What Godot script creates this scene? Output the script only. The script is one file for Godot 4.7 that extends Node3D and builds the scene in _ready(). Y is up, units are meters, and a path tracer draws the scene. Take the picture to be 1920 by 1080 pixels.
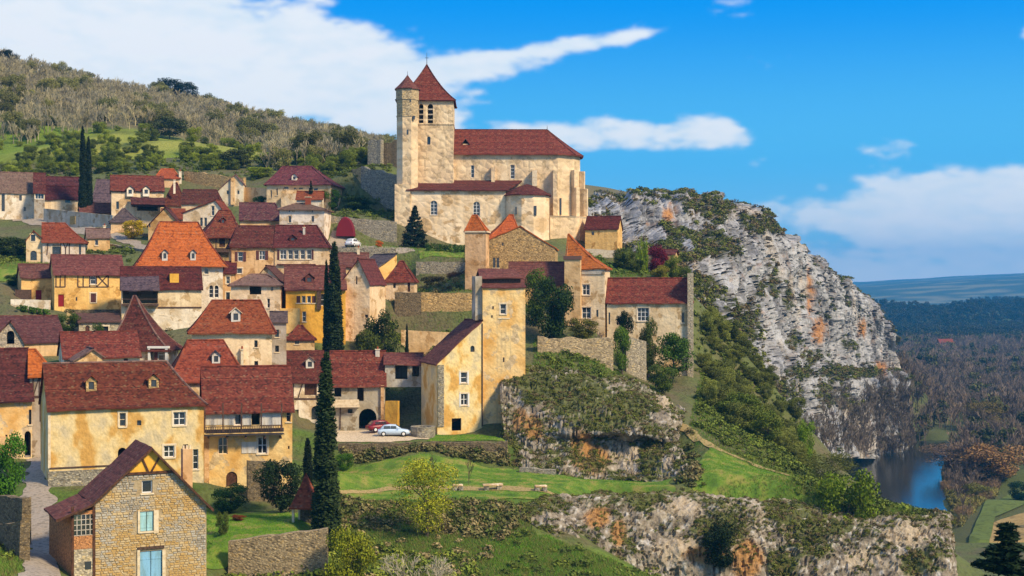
extends Node3D
# A hillside village below a church, with a limestone cliff and a river valley. Eye level is y = 0, metres, y up.
const FP := 2637.0
const SUN_DIR := Vector3(0.64, 0.70, 0.46)      # towards the sun
const EXPOSURE := 1.18
const WATER := -65.0
var rng := RandomNumberGenerator.new()
var M := {}
var used := {}
var n1 := FastNoiseLite.new()
var n2 := FastNoiseLite.new()
var n3 := FastNoiseLite.new()
var nr := FastNoiseLite.new()
var HS := []          # houses waiting to be built
var gp := []          # terrain control points, world

func _ready() -> void:
	rng.seed = 7
	noises()
	camera_and_light()
	materials()
	list_houses()
	terrain()
	rocks()
	valley()
	for h in HS:
		house(h)
	church()
	special_buildings()
	walls_and_yards()
	plants()
	small_things()

func noises() -> void:
	n1.seed = 11; n1.frequency = 0.02; n1.fractal_octaves = 4
	n2.seed = 23; n2.frequency = 0.11; n2.fractal_octaves = 4
	n3.seed = 37; n3.frequency = 0.5; n3.fractal_octaves = 3
	nr.seed = 5; nr.frequency = 0.035; nr.fractal_octaves = 5; nr.fractal_type = FastNoiseLite.FRACTAL_RIDGED

# ---------------------------------------------------------------- camera, sky, sun
func camera_and_light() -> void:
	var cam := Camera3D.new()
	cam.name = "camera"
	cam.fov = rad_to_deg(2.0 * atan(540.0 / FP))
	cam.near = 1.0
	cam.far = 20000.0
	add_child(cam)
	cam.current = true
	var env := Environment.new()
	env.tonemap_mode = Environment.TONE_MAPPER_LINEAR
	env.tonemap_exposure = EXPOSURE
	env.background_mode = Environment.BG_SKY
	env.sdfgi_enabled = true
	env.ssao_enabled = true
	env.ssil_enabled = true
	env.fog_enabled = true
	env.fog_density = 0.00013
	env.fog_light_color = Color(0.24, 0.66, 0.92)
	var sm := PanoramaSkyMaterial.new()
	sm.energy_multiplier = 0.86
	sm.panorama = ImageTexture.create_from_image(sky_image())
	var sky := Sky.new()
	sky.sky_material = sm
	env.sky = sky
	var we := WorldEnvironment.new()
	we.name = "environment"
	we.environment = env
	add_child(we)
	var sun := DirectionalLight3D.new()
	sun.name = "sun"
	sun.light_energy = 1.55
	sun.light_color = Color(1.0, 0.92, 0.77)
	sun.light_angular_distance = 10.0
	sun.shadow_enabled = true
	sun.look_at_from_position(SUN_DIR * 100.0, Vector3.ZERO, Vector3.UP)
	add_child(sun)

func blob(x: float, y: float, cx: float, cy: float, rx: float, ry: float) -> float:
	var q := Vector2((x - cx) / rx, (y - cy) / ry).length()
	return 1.0 - smoothstep(0.35, 1.25, q)

func sky_image() -> Image:
	# clouds and air only: a deep azure that pales to the horizon, broken white cloud all round
	var w := 4096
	var h := 2048
	var im := Image.create(w, h, false, Image.FORMAT_RGB8)
	var c1 := FastNoiseLite.new()
	c1.seed = 91; c1.frequency = 0.0042; c1.fractal_octaves = 6; c1.fractal_gain = 0.55
	var c2 := FastNoiseLite.new()
	c2.seed = 17; c2.frequency = 0.0016; c2.fractal_octaves = 3
	var c3 := FastNoiseLite.new()
	c3.seed = 44; c3.frequency = 0.016; c3.fractal_octaves = 4
	var zen := Color(0.0, 0.20, 0.86)
	im.fill(Color(0.62, 0.70, 0.76))
	var row := 0
	while row < h / 2 + 8:
		var el := (0.5 - (row + 0.5) / h) * PI
		var step := 1 if el < 0.24 else (4 if el < 0.6 else 16)
		var ty := tan(clampf(el, -0.05, 1.45)) * FP
		var col := -step
		var wide := step
		while col + wide < w:
			col += wide
			# the first column looks along -Z; wider samples where the cloud is far from any edge of detail
			wide = step if step > 1 or col < 320 or col >= w - 320 else 4
			var az := wrapf((col + 0.5) / w * TAU, -PI, PI)
			var x := az * FP
			var y := ty                                   # height above the horizon, in photo pixels
			# air
			var t := clampf(y / 560.0, 0.0, 1.0)
			var air := Color(0.36, 0.70, 0.92).lerp(Color(0.10, 0.53, 0.96), smoothstep(0.0, 0.45, t)).lerp(Color(0.0, 0.32, 0.94), smoothstep(0.45, 1.0, t))
			air = air.lerp(zen, smoothstep(0.2, 1.2, el))
			# cloud: cylinder coordinates so that the seam closes
			var k := 1.0 / (1.0 + maxf(0.0, y - 700.0) / 1500.0)
			var rad := FP
			var cx := sin(az) * rad
			var cz := cos(az) * rad
			var f := c1.get_noise_3d(cx * k, y * 2.3 * k, cz * k)
			var g := c2.get_noise_3d(cx * k + 900.0, y * 1.9 * k, cz * k)
			var m := 0.0
			# the masses of this sky; others of the same kind go on round the horizon
			m += 1.0 * blob(x, y, -760.0, 420.0, 520.0, 190.0)
			m += 0.9 * blob(x, y, -420.0, 415.0, 460.0, 85.0)
			m += 0.75 * blob(x, y, -900.0, 560.0, 480.0, 150.0)
			m += 0.55 * blob(x, y, -330.0, 330.0, 260.0, 70.0)
			m += 0.60 * blob(x, y, -20.0, 428.0 + x * 0.14, 330.0, 32.0)
			m += 0.62 * blob(x, y, 150.0, 462.0 + (x - 150.0) * 0.12, 170.0, 20.0)
			m += 0.72 * blob(x, y, 240.0, 285.0, 330.0, 42.0)
			m += 1.1 * blob(x, y, 820.0, 140.0, 400.0, 74.0)
			m += 0.70 * blob(x, y, 1060.0, 175.0, 340.0, 70.0)
			m += 0.62 * blob(x, y, 700.0, 40.0, 640.0, 44.0)
			m += 0.7 * blob(x, y, 960.0, 452.0, 60.0, 26.0)
			m += 0.42 * blob(x, y, -180.0, 300.0, 100.0, 60.0)
			var out_side := smoothstep(1050.0, 1700.0, absf(x)) if y < 700.0 else 1.0
			out_side = maxf(out_side, smoothstep(560.0, 800.0, y))
			m += out_side * clampf(0.42 + 1.5 * g, 0.0, 1.0)
			m += 0.52 * smoothstep(210.0, 0.0, y)
			var e := c3.get_noise_3d(cx * k, y * 3.2 * k, cz * k)
			var d := smoothstep(0.34, 0.86, m + f * 0.86 + e * 0.26)
			d = clampf(d, 0.0, 1.0)
			var lit := clampf(0.80 + 0.42 * f + 0.2 * e + 0.16 * (m - 0.6), 0.0, 1.0)
			var cl := Color(0.46, 0.74, 0.93).lerp(Color(0.96, 0.985, 1.0), lit)
			var c := air.lerp(cl, d * 0.95)
			c = Color(c.r, c.g, c.b).linear_to_srgb()
			if wide == 1:
				im.set_pixel(col, row, c)
			else:
				im.fill_rect(Rect2i(col, row, wide, step), c)
		row += step
	return im

# ---------------------------------------------------------------- small helpers
func P(px: float, py: float, d: float) -> Vector3:
	return Vector3((px - 960.0) / FP * d, (540.0 - py) / FP * d, -d)

func numbered(called: String) -> String:
	if not used.has(called):
		used[called] = 0
		return called
	used[called] += 1
	return "%s_%03d" % [called, used[called]]

func tag(o: Node, label: String, category: String, group := "") -> Node:
	o.set_meta("label", label)
	o.set_meta("category", category)
	if group != "":
		o.set_meta("group", group)
	return o

func thing(called: String, label: String, category: String, xf: Transform3D, group := "") -> Node3D:
	var o := Node3D.new()
	o.name = numbered(called)
	add_child(o)
	o.transform = xf
	tag(o, label, category, group)
	return o

func obj(called: String, mesh: Mesh, m: Material, parent: Node = null, xf := Transform3D()) -> MeshInstance3D:
	var o := MeshInstance3D.new()
	o.mesh = mesh
	o.material_override = m
	o.transform = xf
	if parent == null:
		o.name = numbered(called)
		add_child(o)
	else:
		o.name = called
		parent.add_child(o, true)
	return o

func ground_obj(called: String, mesh: Mesh, m: Material) -> MeshInstance3D:
	var o := obj(called, mesh, m)
	o.set_meta("kind", "structure")
	return o

func ms() -> SurfaceTool:
	var st := SurfaceTool.new()
	st.begin(Mesh.PRIMITIVE_TRIANGLES)
	st.set_smooth_group(-1)
	return st

func fin(st: SurfaceTool) -> ArrayMesh:
	st.generate_normals()
	return st.commit()

func q(st: SurfaceTool, a: Vector3, b: Vector3, c: Vector3, d: Vector3) -> void:
	for v in [a, b, c, a, c, d]:
		st.add_vertex(v)

func tri(st: SurfaceTool, a: Vector3, b: Vector3, c: Vector3) -> void:
	st.add_vertex(a); st.add_vertex(b); st.add_vertex(c)

func bx(st: SurfaceTool, lo: Vector3, hi: Vector3) -> void:
	var a := Vector3(minf(lo.x, hi.x), minf(lo.y, hi.y), minf(lo.z, hi.z))
	var b := Vector3(maxf(lo.x, hi.x), maxf(lo.y, hi.y), maxf(lo.z, hi.z))
	var p := []
	for i in 8:
		p.append(Vector3(b.x if i & 1 else a.x, b.y if i & 2 else a.y, b.z if i & 4 else a.z))
	q(st, p[4], p[6], p[7], p[5])
	q(st, p[1], p[3], p[2], p[0])
	q(st, p[0], p[2], p[6], p[4])
	q(st, p[5], p[7], p[3], p[1])
	q(st, p[2], p[3], p[7], p[6])
	q(st, p[0], p[4], p[5], p[1])

func box(lo: Vector3, hi: Vector3) -> ArrayMesh:
	var st := ms()
	bx(st, lo, hi)
	return fin(st)

# a bar of rectangular section between two points lying in a facade
func bar(st: SurfaceTool, a: Vector3, b: Vector3, w: float, t: float, out := Vector3(0, 0, 1)) -> void:
	var s := (b - a).normalized().cross(out).normalized() * w * 0.5
	var o := out * t
	var p := [a - s, a + s, b + s, b - s]
	q(st, p[0] + o, p[1] + o, p[2] + o, p[3] + o)
	q(st, p[3], p[2], p[1], p[0])
	for i in 4:
		var j := (i + 1) % 4
		q(st, p[i], p[j], p[j] + o, p[i] + o)

func tube(st: SurfaceTool, a: Vector3, b: Vector3, ra: float, rb: float, n := 5) -> void:
	var ax := (b - a).normalized()
	var s := ax.cross(Vector3.UP if absf(ax.y) < 0.9 else Vector3.RIGHT).normalized()
	var u := s.cross(ax)
	for i in n:
		var t0 := TAU * i / n
		var t1 := TAU * (i + 1) / n
		var d0 := s * cos(t0) + u * sin(t0)
		var d1 := s * cos(t1) + u * sin(t1)
		q(st, a + d0 * ra, b + d0 * rb, b + d1 * rb, a + d1 * ra)

# a prism standing on a polygon of x, z
func prism(st: SurfaceTool, poly: Array, y0: float, y1: float, top := true, grow := 1.0) -> void:
	var c := Vector3.ZERO
	for p in poly:
		c += p
	c /= poly.size()
	for i in poly.size():
		var a: Vector3 = poly[i]
		var b: Vector3 = poly[(i + 1) % poly.size()]
		var at: Vector3 = c + (a - c) * grow
		var bt: Vector3 = c + (b - c) * grow
		q(st, Vector3(a.x, y0, a.z), Vector3(at.x, y1, at.z), Vector3(bt.x, y1, bt.z), Vector3(b.x, y0, b.z))
		if top:
			tri(st, Vector3(c.x, y1, c.z), Vector3(bt.x, y1, bt.z), Vector3(at.x, y1, at.z))

# ---------------------------------------------------------------- materials (all base colours linear)
func srgb(c: Color) -> Color:
	return c.linear_to_srgb()

func L(r: float, g: float, b: float) -> Color:
	return Color(r, g, b).linear_to_srgb()

func noise_bytes(size: int, sd: int, freq: float, oct: int, kind := FastNoiseLite.TYPE_SIMPLEX_SMOOTH, cell := 0) -> PackedByteArray:
	var n := FastNoiseLite.new()
	n.seed = sd
	n.frequency = freq
	n.fractal_octaves = oct
	n.noise_type = kind
	if kind == FastNoiseLite.TYPE_CELLULAR:
		n.cellular_return_type = cell
	var im := n.get_seamless_image(size, size, false, false, 0.15)
	im.convert(Image.FORMAT_L8)
	return im.get_data()

# colour picked along a ramp by a coarse noise, varied by a fine one
func ramp_tex(size: int, sd: int, freq: float, ramp: Array, fine_freq: float, fine: float, contrast := 1.6) -> ImageTexture:
	var a := noise_bytes(size, sd, freq, 5)
	var b := noise_bytes(size, sd + 1, fine_freq, 3)
	var out := PackedByteArray()
	out.resize(size * size * 3)
	var lut := []
	for i in 256:
		var t := clampf((i / 255.0 - 0.5) * contrast + 0.5, 0.0, 1.0) * (ramp.size() - 1)
		var k := mini(int(t), ramp.size() - 2)
		var c: Color = ramp[k].lerp(ramp[k + 1], t - k)
		lut.append(c)
	var gam := PackedByteArray()
	gam.resize(2048)
	for i in 2048:
		gam[i] = int(clampf(pow(i / 2047.0, 1.0 / 2.2), 0, 1) * 255.0)
	for i in size * size:
		var c: Color = lut[a[i]]
		var m := 1.0 + (b[i] / 127.5 - 1.0) * fine
		out[i * 3] = gam[int(clampf(c.r * m, 0, 1) * 2047)]
		out[i * 3 + 1] = gam[int(clampf(c.g * m, 0, 1) * 2047)]
		out[i * 3 + 2] = gam[int(clampf(c.b * m, 0, 1) * 2047)]
	return ImageTexture.create_from_image(Image.create_from_data(size, size, false, Image.FORMAT_RGB8, out))

func bump_tex(size: int, sd: int, freq: float, oct: int, strength: float, kind := FastNoiseLite.TYPE_SIMPLEX_SMOOTH, cell := 0) -> ImageTexture:
	var d := noise_bytes(size, sd, freq, oct, kind, cell)
	var im := Image.create_from_data(size, size, false, Image.FORMAT_L8, d)
	im.convert(Image.FORMAT_RGBA8)
	im.bump_map_to_normal_map(strength)
	return ImageTexture.create_from_image(im)

# plaster that has come away in places and shows the rubble behind it, with faint run marks
func worn_tex(size: int, sd: int, ramp: Array, thr: float, runs: float) -> ImageTexture:
	var a := noise_bytes(size, sd, 0.006, 5)
	var b := noise_bytes(size, sd + 1, 0.07, 3)
	var w := noise_bytes(size, sd + 2, 0.010, 5)
	var v := noise_bytes(size, sd + 3, 0.045, 1, FastNoiseLite.TYPE_CELLULAR, FastNoiseLite.RETURN_CELL_VALUE)
	var e := noise_bytes(size, sd + 3, 0.045, 1, FastNoiseLite.TYPE_CELLULAR, FastNoiseLite.RETURN_DISTANCE2_SUB)
	var col := noise_bytes(size, sd + 4, 0.03, 4)
	var out := PackedByteArray()
	out.resize(size * size * 3)
	var gam := PackedByteArray()
	gam.resize(2048)
	for i in 2048:
		gam[i] = int(clampf(pow(i / 2047.0, 1.0 / 2.2), 0, 1) * 255.0)
	for i in size * size:
		var t := clampf((a[i] / 255.0 - 0.5) * 1.5 + 0.5, 0, 0.999) * (ramp.size() - 1)
		var k := int(t)
		var c: Color = ramp[k].lerp(ramp[k + 1], t - k)
		var m := 1.0 + (b[i] / 127.5 - 1.0) * 0.10
		# run marks: one row of noise drawn out downwards, broken up by another
		var run := smoothstep(0.58, 0.78, col[i % size + size * 7] / 255.0) * smoothstep(0.42, 0.62, b[(i / size) * size + 9] / 255.0 * 0.35 + a[i] / 255.0 * 0.65)
		c = c.lerp(Color(0.42, 0.34, 0.24), run * runs)
		var lost := smoothstep(thr, thr + 0.05, w[i] / 255.0 + (b[i] / 255.0 - 0.5) * 0.10)
		var s := Color(0.46, 0.36, 0.23).lerp(Color(0.72, 0.60, 0.43), v[i] / 255.0) * (0.75 + 0.25 * smoothstep(8.0, 40.0, e[i]))
		c = c.lerp(s, lost * 0.8)
		out[i * 3] = gam[int(clampf(c.r * m, 0, 1) * 2047)]
		out[i * 3 + 1] = gam[int(clampf(c.g * m, 0, 1) * 2047)]
		out[i * 3 + 2] = gam[int(clampf(c.b * m, 0, 1) * 2047)]
	return ImageTexture.create_from_image(Image.create_from_data(size, size, false, Image.FORMAT_RGB8, out))

# coursed or rubble stone: every stone its own tone
func stone_tex(size: int, sd: int, freq: float, cols: Array, joint: Color, spread: float) -> ImageTexture:
	var v := noise_bytes(size, sd, freq, 1, FastNoiseLite.TYPE_CELLULAR, FastNoiseLite.RETURN_CELL_VALUE)
	var e := noise_bytes(size, sd, freq, 1, FastNoiseLite.TYPE_CELLULAR, FastNoiseLite.RETURN_DISTANCE2_SUB)
	var g := noise_bytes(size, sd + 3, 0.012, 4)
	var im := Image.create(size, size, false, Image.FORMAT_RGB8)
	for i in size * size:
		var t := clampf(v[i] / 255.0 * 0.6 + (g[i] / 255.0 - 0.5) * 1.3 + 0.2, 0, 0.999) * (cols.size() - 1)
		var k := int(t)
		var c: Color = cols[k].lerp(cols[k + 1], t - k)
		c = c * (1.0 + (float((v[i] * 37) % 256) / 127.5 - 1.0) * spread)
		c = joint.lerp(c, smoothstep(10.0, 46.0, e[i]))
		im.set_pixel(i % size, i / size, Color(c.r, c.g, c.b).linear_to_srgb())
	return ImageTexture.create_from_image(im)

# flat clay tiles in courses; 1 texture = 5 m
func tile_tex(sd: int, cols: Array, spread: float) -> ImageTexture:
	var size := 768
	var g := noise_bytes(size, sd, 0.007, 5)
	var im := Image.create(size, size, false, Image.FORMAT_RGB8)
	var rows := 30
	var per := 24
	var r := RandomNumberGenerator.new()
	r.seed = sd
	var tone := []
	for i in rows * per:
		tone.append(1.0 + r.randfn(0.0, 1.0) * spread * 0.8)
	var lich := []
	for i in rows * per:
		lich.append(r.randf())
	var course := []
	for i in rows:
		course.append(1.0 + r.randfn(0.0, 1.0) * spread * 0.5)
	for y in size:
		var rw := y * rows / size
		for x in size:
			var xx := (x + (size / per / 2 if rw % 2 else 0)) % size
			var cl := xx * per / size
			var k: float = tone[rw * per + cl] * course[rw]
			var t := clampf((g[y * size + x] / 255.0 - 0.5) * 1.1 + 0.5 + (k - 1.0) * 0.5, 0, 0.999) * (cols.size() - 1)
			var i := int(t)
			var c: Color = cols[i].lerp(cols[i + 1], t - i) * clampf(k, 0.45, 1.7)
			if lich[rw * per + cl] > 0.97:
				c = c.lerp(Color(0.24, 0.17, 0.11), 0.4)
			im.set_pixel(x, y, Color(clampf(c.r, 0, 1), clampf(c.g, 0, 1), clampf(c.b, 0, 1)).linear_to_srgb())
	return ImageTexture.create_from_image(im)

func tile_bump() -> ImageTexture:
	var size := 768
	var im := Image.create(size, size, false, Image.FORMAT_RGBA8)
	for y in size:
		var fy := fmod(y * 30.0 / size, 1.0)
		var rw := y * 30 / size
		for x in size:
			var fx := fmod((x + (16 if rw % 2 else 0)) * 24.0 / size, 1.0)
			var v := fy * 0.8 * (0.6 if fx < 0.08 else 1.0)
			im.set_pixel(x, y, Color(v, v, v))
	im.bump_map_to_normal_map(3.0)
	return ImageTexture.create_from_image(im)

func mat(tex: Texture2D, tint := Color.WHITE, scale := Vector3(0.1, 0.1, 0.1), rough := 0.9, bump: Texture2D = null, bump_scale := 1.0, world := false) -> StandardMaterial3D:
	var m := StandardMaterial3D.new()
	m.albedo_color = tint
	m.albedo_texture = tex
	m.roughness = rough
	m.metallic_specular = 0.3
	m.uv1_triplanar = true
	m.uv1_world_triplanar = world
	m.uv1_scale = scale
	if bump:
		m.normal_enabled = true
		m.normal_texture = bump
		m.normal_scale = bump_scale
	return m

func uvmat(tex: Texture2D, scale: float, bump: Texture2D) -> StandardMaterial3D:
	var m := StandardMaterial3D.new()
	m.albedo_texture = tex
	m.roughness = 0.85
	m.metallic_specular = 0.25
	m.uv1_scale = Vector3(scale, scale, scale)
	if bump:
		m.normal_enabled = true
		m.normal_texture = bump
		m.normal_scale = 0.8
	return m

func flat(c: Color, rough := 0.8) -> StandardMaterial3D:
	var m := StandardMaterial3D.new()
	m.albedo_color = c
	m.roughness = rough
	m.metallic_specular = 0.3
	return m

func leafy(rough := 0.7) -> StandardMaterial3D:
	var m := StandardMaterial3D.new()
	m.vertex_color_use_as_albedo = true
	m.roughness = rough
	m.metallic_specular = 0.2
	return m

func materials() -> void:
	var pb := bump_tex(512, 61, 0.03, 4, 5.0)
	var sb := bump_tex(512, 71, 0.03, 1, 8.0, FastNoiseLite.TYPE_CELLULAR, FastNoiseLite.RETURN_DISTANCE2_SUB)
	var plaster := ramp_tex(512, 101, 0.008, [Color(0.76, 0.68, 0.57), Color(0.87, 0.83, 0.77), Color(0.94, 0.92, 0.89), Color(0.99, 0.98, 0.97)], 0.07, 0.10, 1.3)
	var ochre := ramp_tex(512, 111, 0.006, [Color(0.66, 0.52, 0.31), Color(0.80, 0.60, 0.31), Color(0.83, 0.62, 0.31), Color(0.80, 0.56, 0.24), Color(0.70, 0.40, 0.11), Color(0.66, 0.36, 0.09)], 0.06, 0.12, 1.9)
	var S := Vector3(0.085, 0.06, 0.085)
	var S2 := Vector3(0.07, 0.07, 0.07)
	var worn := worn_tex(512, 113, [Color(0.74, 0.66, 0.55), Color(0.87, 0.83, 0.77), Color(0.94, 0.92, 0.89), Color(0.99, 0.98, 0.97)], 0.67, 0.30)
	var worn2 := worn_tex(512, 213, [Color(0.70, 0.62, 0.50), Color(0.84, 0.79, 0.72), Color(0.93, 0.91, 0.88), Color(0.97, 0.95, 0.92)], 0.63, 0.38)
	var ochre2 := worn_tex(512, 313, [Color(0.68, 0.40, 0.12), Color(0.78, 0.52, 0.21), Color(0.83, 0.61, 0.30), Color(0.84, 0.66, 0.36)], 0.60, 0.4)
	M.ochre = mat(ochre, L(0.98, 0.98, 0.98), S, 0.92, pb, 0.5)
	M.ochre2 = mat(ochre2, L(1.0, 0.95, 0.86), S2, 0.92, pb, 0.5)
	M.ochre2.uv1_offset = Vector3(0.37, 0.21, 0.0)
	M.gold = mat(plaster, L(0.86, 0.48, 0.07), S, 0.9, pb, 0.4)
	M.apricot = mat(worn, L(0.92, 0.58, 0.20), S2, 0.9, pb, 0.4)
	M.cream = mat(worn, L(0.90, 0.69, 0.43), S2, 0.92, pb, 0.4)
	M.sand = mat(worn2, L(0.82, 0.56, 0.29), S2, 0.92, pb, 0.4)
	M.sand.uv1_offset = Vector3(0.5, 0.2, 0.1)
	M.white = mat(worn2, L(0.90, 0.79, 0.62), S2, 0.92, pb, 0.4)
	M.white.uv1_offset = Vector3(0.2, 0.7, 0.4)
	M.beige = mat(worn2, L(0.74, 0.48, 0.25), S2, 0.92, pb, 0.4)
	M.greyplaster = mat(worn2, L(0.50, 0.45, 0.38), S2, 0.92, pb, 0.4)
	M.boards = mat(plaster, L(0.66, 0.62, 0.56), Vector3(0.9, 0.06, 0.9), 0.9, pb, 0.4)
	var rub := stone_tex(512, 131, 0.05, [Color(0.24, 0.20, 0.14), Color(0.44, 0.35, 0.22), Color(0.54, 0.46, 0.33), Color(0.60, 0.44, 0.21)], Color(0.30, 0.25, 0.18), 0.42)
	M.rubble = mat(rub, L(1, 1, 1), Vector3(0.2, 0.3, 0.2), 0.95, sb, 0.8)
	M.rubblegold = mat(rub, L(1.0, 0.80, 0.50), Vector3(0.16, 0.26, 0.16), 0.95, sb, 0.7)
	M.rubblesand = mat(rub, L(1.0, 0.92, 0.78), Vector3(0.14, 0.3, 0.14), 0.95, sb, 0.7)
	M.rubblewall = mat(rub, L(0.66, 0.60, 0.50), Vector3(0.2, 0.3, 0.2), 0.95, sb, 1.0)
	M.rubblegrey = mat(rub, L(0.62, 0.66, 0.72), Vector3(0.18, 0.26, 0.18), 0.95, sb, 0.9)
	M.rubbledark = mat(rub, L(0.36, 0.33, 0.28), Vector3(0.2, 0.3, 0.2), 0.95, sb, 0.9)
	var ash := stone_tex(512, 141, 0.042, [Color(0.54, 0.39, 0.23), Color(0.63, 0.46, 0.28), Color(0.68, 0.51, 0.32), Color(0.74, 0.60, 0.42)], Color(0.58, 0.43, 0.27), 0.08)
	var church_wall := worn_tex(768, 413, [Color(0.56, 0.46, 0.34), Color(0.72, 0.58, 0.41), Color(0.79, 0.65, 0.46), Color(0.85, 0.73, 0.55)], 0.60, 0.5)
	M.ashlar = mat(church_wall, L(0.97, 0.88, 0.74), Vector3(0.05, 0.05, 0.05), 0.93, sb, 0.5)
	M.ashlarwhite = mat(worn2, L(0.95, 0.74, 0.49), Vector3(0.045, 0.055, 0.045), 0.93, sb, 0.4)
	M.trim = mat(plaster, L(0.80, 0.66, 0.46), Vector3(0.4, 0.4, 0.4), 0.9, pb, 0.3)
	var sto := ramp_tex(256, 161, 0.02, [Color(0.72, 0.70, 0.68), Color(1, 1, 1), Color(0.88, 0.86, 0.82)], 0.12, 0.2)
	var sc := [L(0.56, 0.36, 0.13), L(0.62, 0.46, 0.24), L(0.52, 0.42, 0.28), L(0.50, 0.45, 0.37), L(0.36, 0.32, 0.26)]
	for i in 5:
		M["stone%d" % i] = mat(sto, sc[i], Vector3(0.7, 0.7, 0.7), 0.95, null, 1.0, true)
	M.mortar = mat(plaster, L(0.46, 0.36, 0.22), Vector3(0.3, 0.3, 0.3), 0.95, pb, 0.8)
	M.brickpanel = mat(rub, L(1.0, 0.55, 0.32), Vector3(0.5, 0.5, 0.5), 0.95, sb, 0.6)
	var tb := tile_bump()
	M.tile = uvmat(tile_tex(201, [Color(0.065, 0.022, 0.016), Color(0.120, 0.028, 0.018), Color(0.155, 0.035, 0.021), Color(0.14, 0.052, 0.030)], 0.20), 0.2, tb)
	M.tiledark = uvmat(tile_tex(211, [Color(0.046, 0.019, 0.016), Color(0.085, 0.023, 0.018), Color(0.110, 0.028, 0.021), Color(0.080, 0.038, 0.027)], 0.20), 0.2, tb)
	M.tilebrown = uvmat(tile_tex(221, [Color(0.075, 0.032, 0.026), Color(0.120, 0.040, 0.030), Color(0.150, 0.052, 0.038), Color(0.11, 0.055, 0.040)], 0.15), 0.2, tb)
	M.tileorange = uvmat(tile_tex(231, [Color(0.20, 0.045, 0.014), Color(0.33, 0.080, 0.018), Color(0.42, 0.105, 0.022), Color(0.28, 0.08, 0.027)], 0.16), 0.2, tb)
	M.tilerust = uvmat(tile_tex(241, [Color(0.10, 0.028, 0.015), Color(0.18, 0.040, 0.018), Color(0.23, 0.055, 0.022), Color(0.14, 0.045, 0.025)], 0.20), 0.2, tb)
	M.tilemauve = uvmat(tile_tex(251, [Color(0.055, 0.022, 0.030), Color(0.10, 0.030, 0.036), Color(0.14, 0.038, 0.040), Color(0.09, 0.045, 0.05)], 0.24), 0.2, tb)
	M.slate = uvmat(tile_tex(261, [Color(0.050, 0.040, 0.044), Color(0.085, 0.062, 0.062), Color(0.11, 0.082, 0.078), Color(0.07, 0.055, 0.05)], 0.2), 0.2, tb)
	M.tilegrey = uvmat(tile_tex(271, [Color(0.10, 0.055, 0.042), Color(0.15, 0.080, 0.062), Color(0.19, 0.105, 0.08), Color(0.12, 0.08, 0.06)], 0.2), 0.2, tb)
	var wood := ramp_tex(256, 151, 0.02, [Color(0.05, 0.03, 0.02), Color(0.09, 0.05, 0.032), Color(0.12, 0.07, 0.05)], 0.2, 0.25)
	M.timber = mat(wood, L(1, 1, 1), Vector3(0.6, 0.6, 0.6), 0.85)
	M.wood = mat(wood, L(1.0, 0.75, 0.55), Vector3(0.6, 0.6, 0.6), 0.85)
	M.oldwood = mat(wood, L(1.0, 1.0, 1.0), Vector3(0.8, 0.2, 0.8), 0.9)
	M.oldwood.albedo_color = Color(1, 1, 1)
	M.reddoor = flat(L(0.26, 0.012, 0.014), 0.6)
	M.blue = mat(plaster, L(0.25, 0.50, 0.72), Vector3(0.5, 0.1, 0.5), 0.7)
	M.bluepale = mat(plaster, L(0.36, 0.62, 0.68), Vector3(0.5, 0.1, 0.5), 0.7)
	M.redcloth = flat(L(0.16, 0.012, 0.022), 0.8)
	M.brownshut = flat(L(0.10, 0.035, 0.03), 0.7)
	M.slats = flat(L(0.05, 0.045, 0.05), 0.8)
	M.frame = flat(L(0.72, 0.70, 0.66), 0.6)
	M.metal = flat(L(0.10, 0.10, 0.11), 0.45)
	M.metal.metallic = 0.7
	# window glass one can look through, and a dark opaque gloss with interior shade in its colour
	var glass := flat(L(0.05, 0.06, 0.07), 0.05)
	glass.metallic_specular = 0.6
	glass.transparency = BaseMaterial3D.TRANSPARENCY_ALPHA
	glass.albedo_color.a = 0.38
	M.glass = glass
	M.darkgloss = flat(L(0.045, 0.05, 0.055), 0.18)
	M.darkgloss.metallic_specular = 0.6
	# rock, earth, grass: multiplied by vertex colours
	var rk := ramp_tex(1024, 171, 0.010, [Color(0.40, 0.38, 0.36), Color(0.85, 0.84, 0.83), Color(1, 1, 1), Color(0.72, 0.69, 0.66)], 0.07, 0.28, 2.2)
	M.rock = mat(rk, Color.WHITE, Vector3(0.055, 0.026, 0.055), 0.95, bump_tex(1024, 173, 0.016, 6, 14.0), 1.2, true)
	M.rock.vertex_color_use_as_albedo = true
	M.nearrock = mat(rk, Color.WHITE, Vector3(0.11, 0.08, 0.11), 0.95, bump_tex(512, 174, 0.02, 5, 12.0), 1.2, true)
	M.nearrock.vertex_color_use_as_albedo = true
	var ea := ramp_tex(1024, 181, 0.012, [Color(0.52, 0.50, 0.46), Color(0.82, 0.82, 0.80), Color(1, 1, 1), Color(0.80, 0.74, 0.66)], 0.10, 0.35, 1.9)
	M.earth = mat(ea, Color.WHITE, Vector3(0.09, 0.09, 0.09), 0.97, bump_tex(512, 183, 0.04, 4, 8.0), 1.0, true)
	M.earth.vertex_color_use_as_albedo = true
	var gt := ramp_tex(1024, 191, 0.008, [Color(0.045, 0.105, 0.012), Color(0.075, 0.17, 0.014), Color(0.115, 0.225, 0.018), Color(0.19, 0.26, 0.03), Color(0.27, 0.25, 0.06)], 0.10, 0.35, 1.7)
	M.lawn = mat(gt, L(1.0, 0.86, 0.9), Vector3(0.045, 0.045, 0.045), 0.95, null, 1.0, true)
	M.road = mat(ea, L(0.36, 0.30, 0.235), Vector3(0.12, 0.12, 0.12), 0.9, null, 1.0, true)
	M.gravel = mat(ea, L(0.66, 0.52, 0.34), Vector3(0.2, 0.2, 0.2), 0.95, null, 1.0, true)
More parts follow.
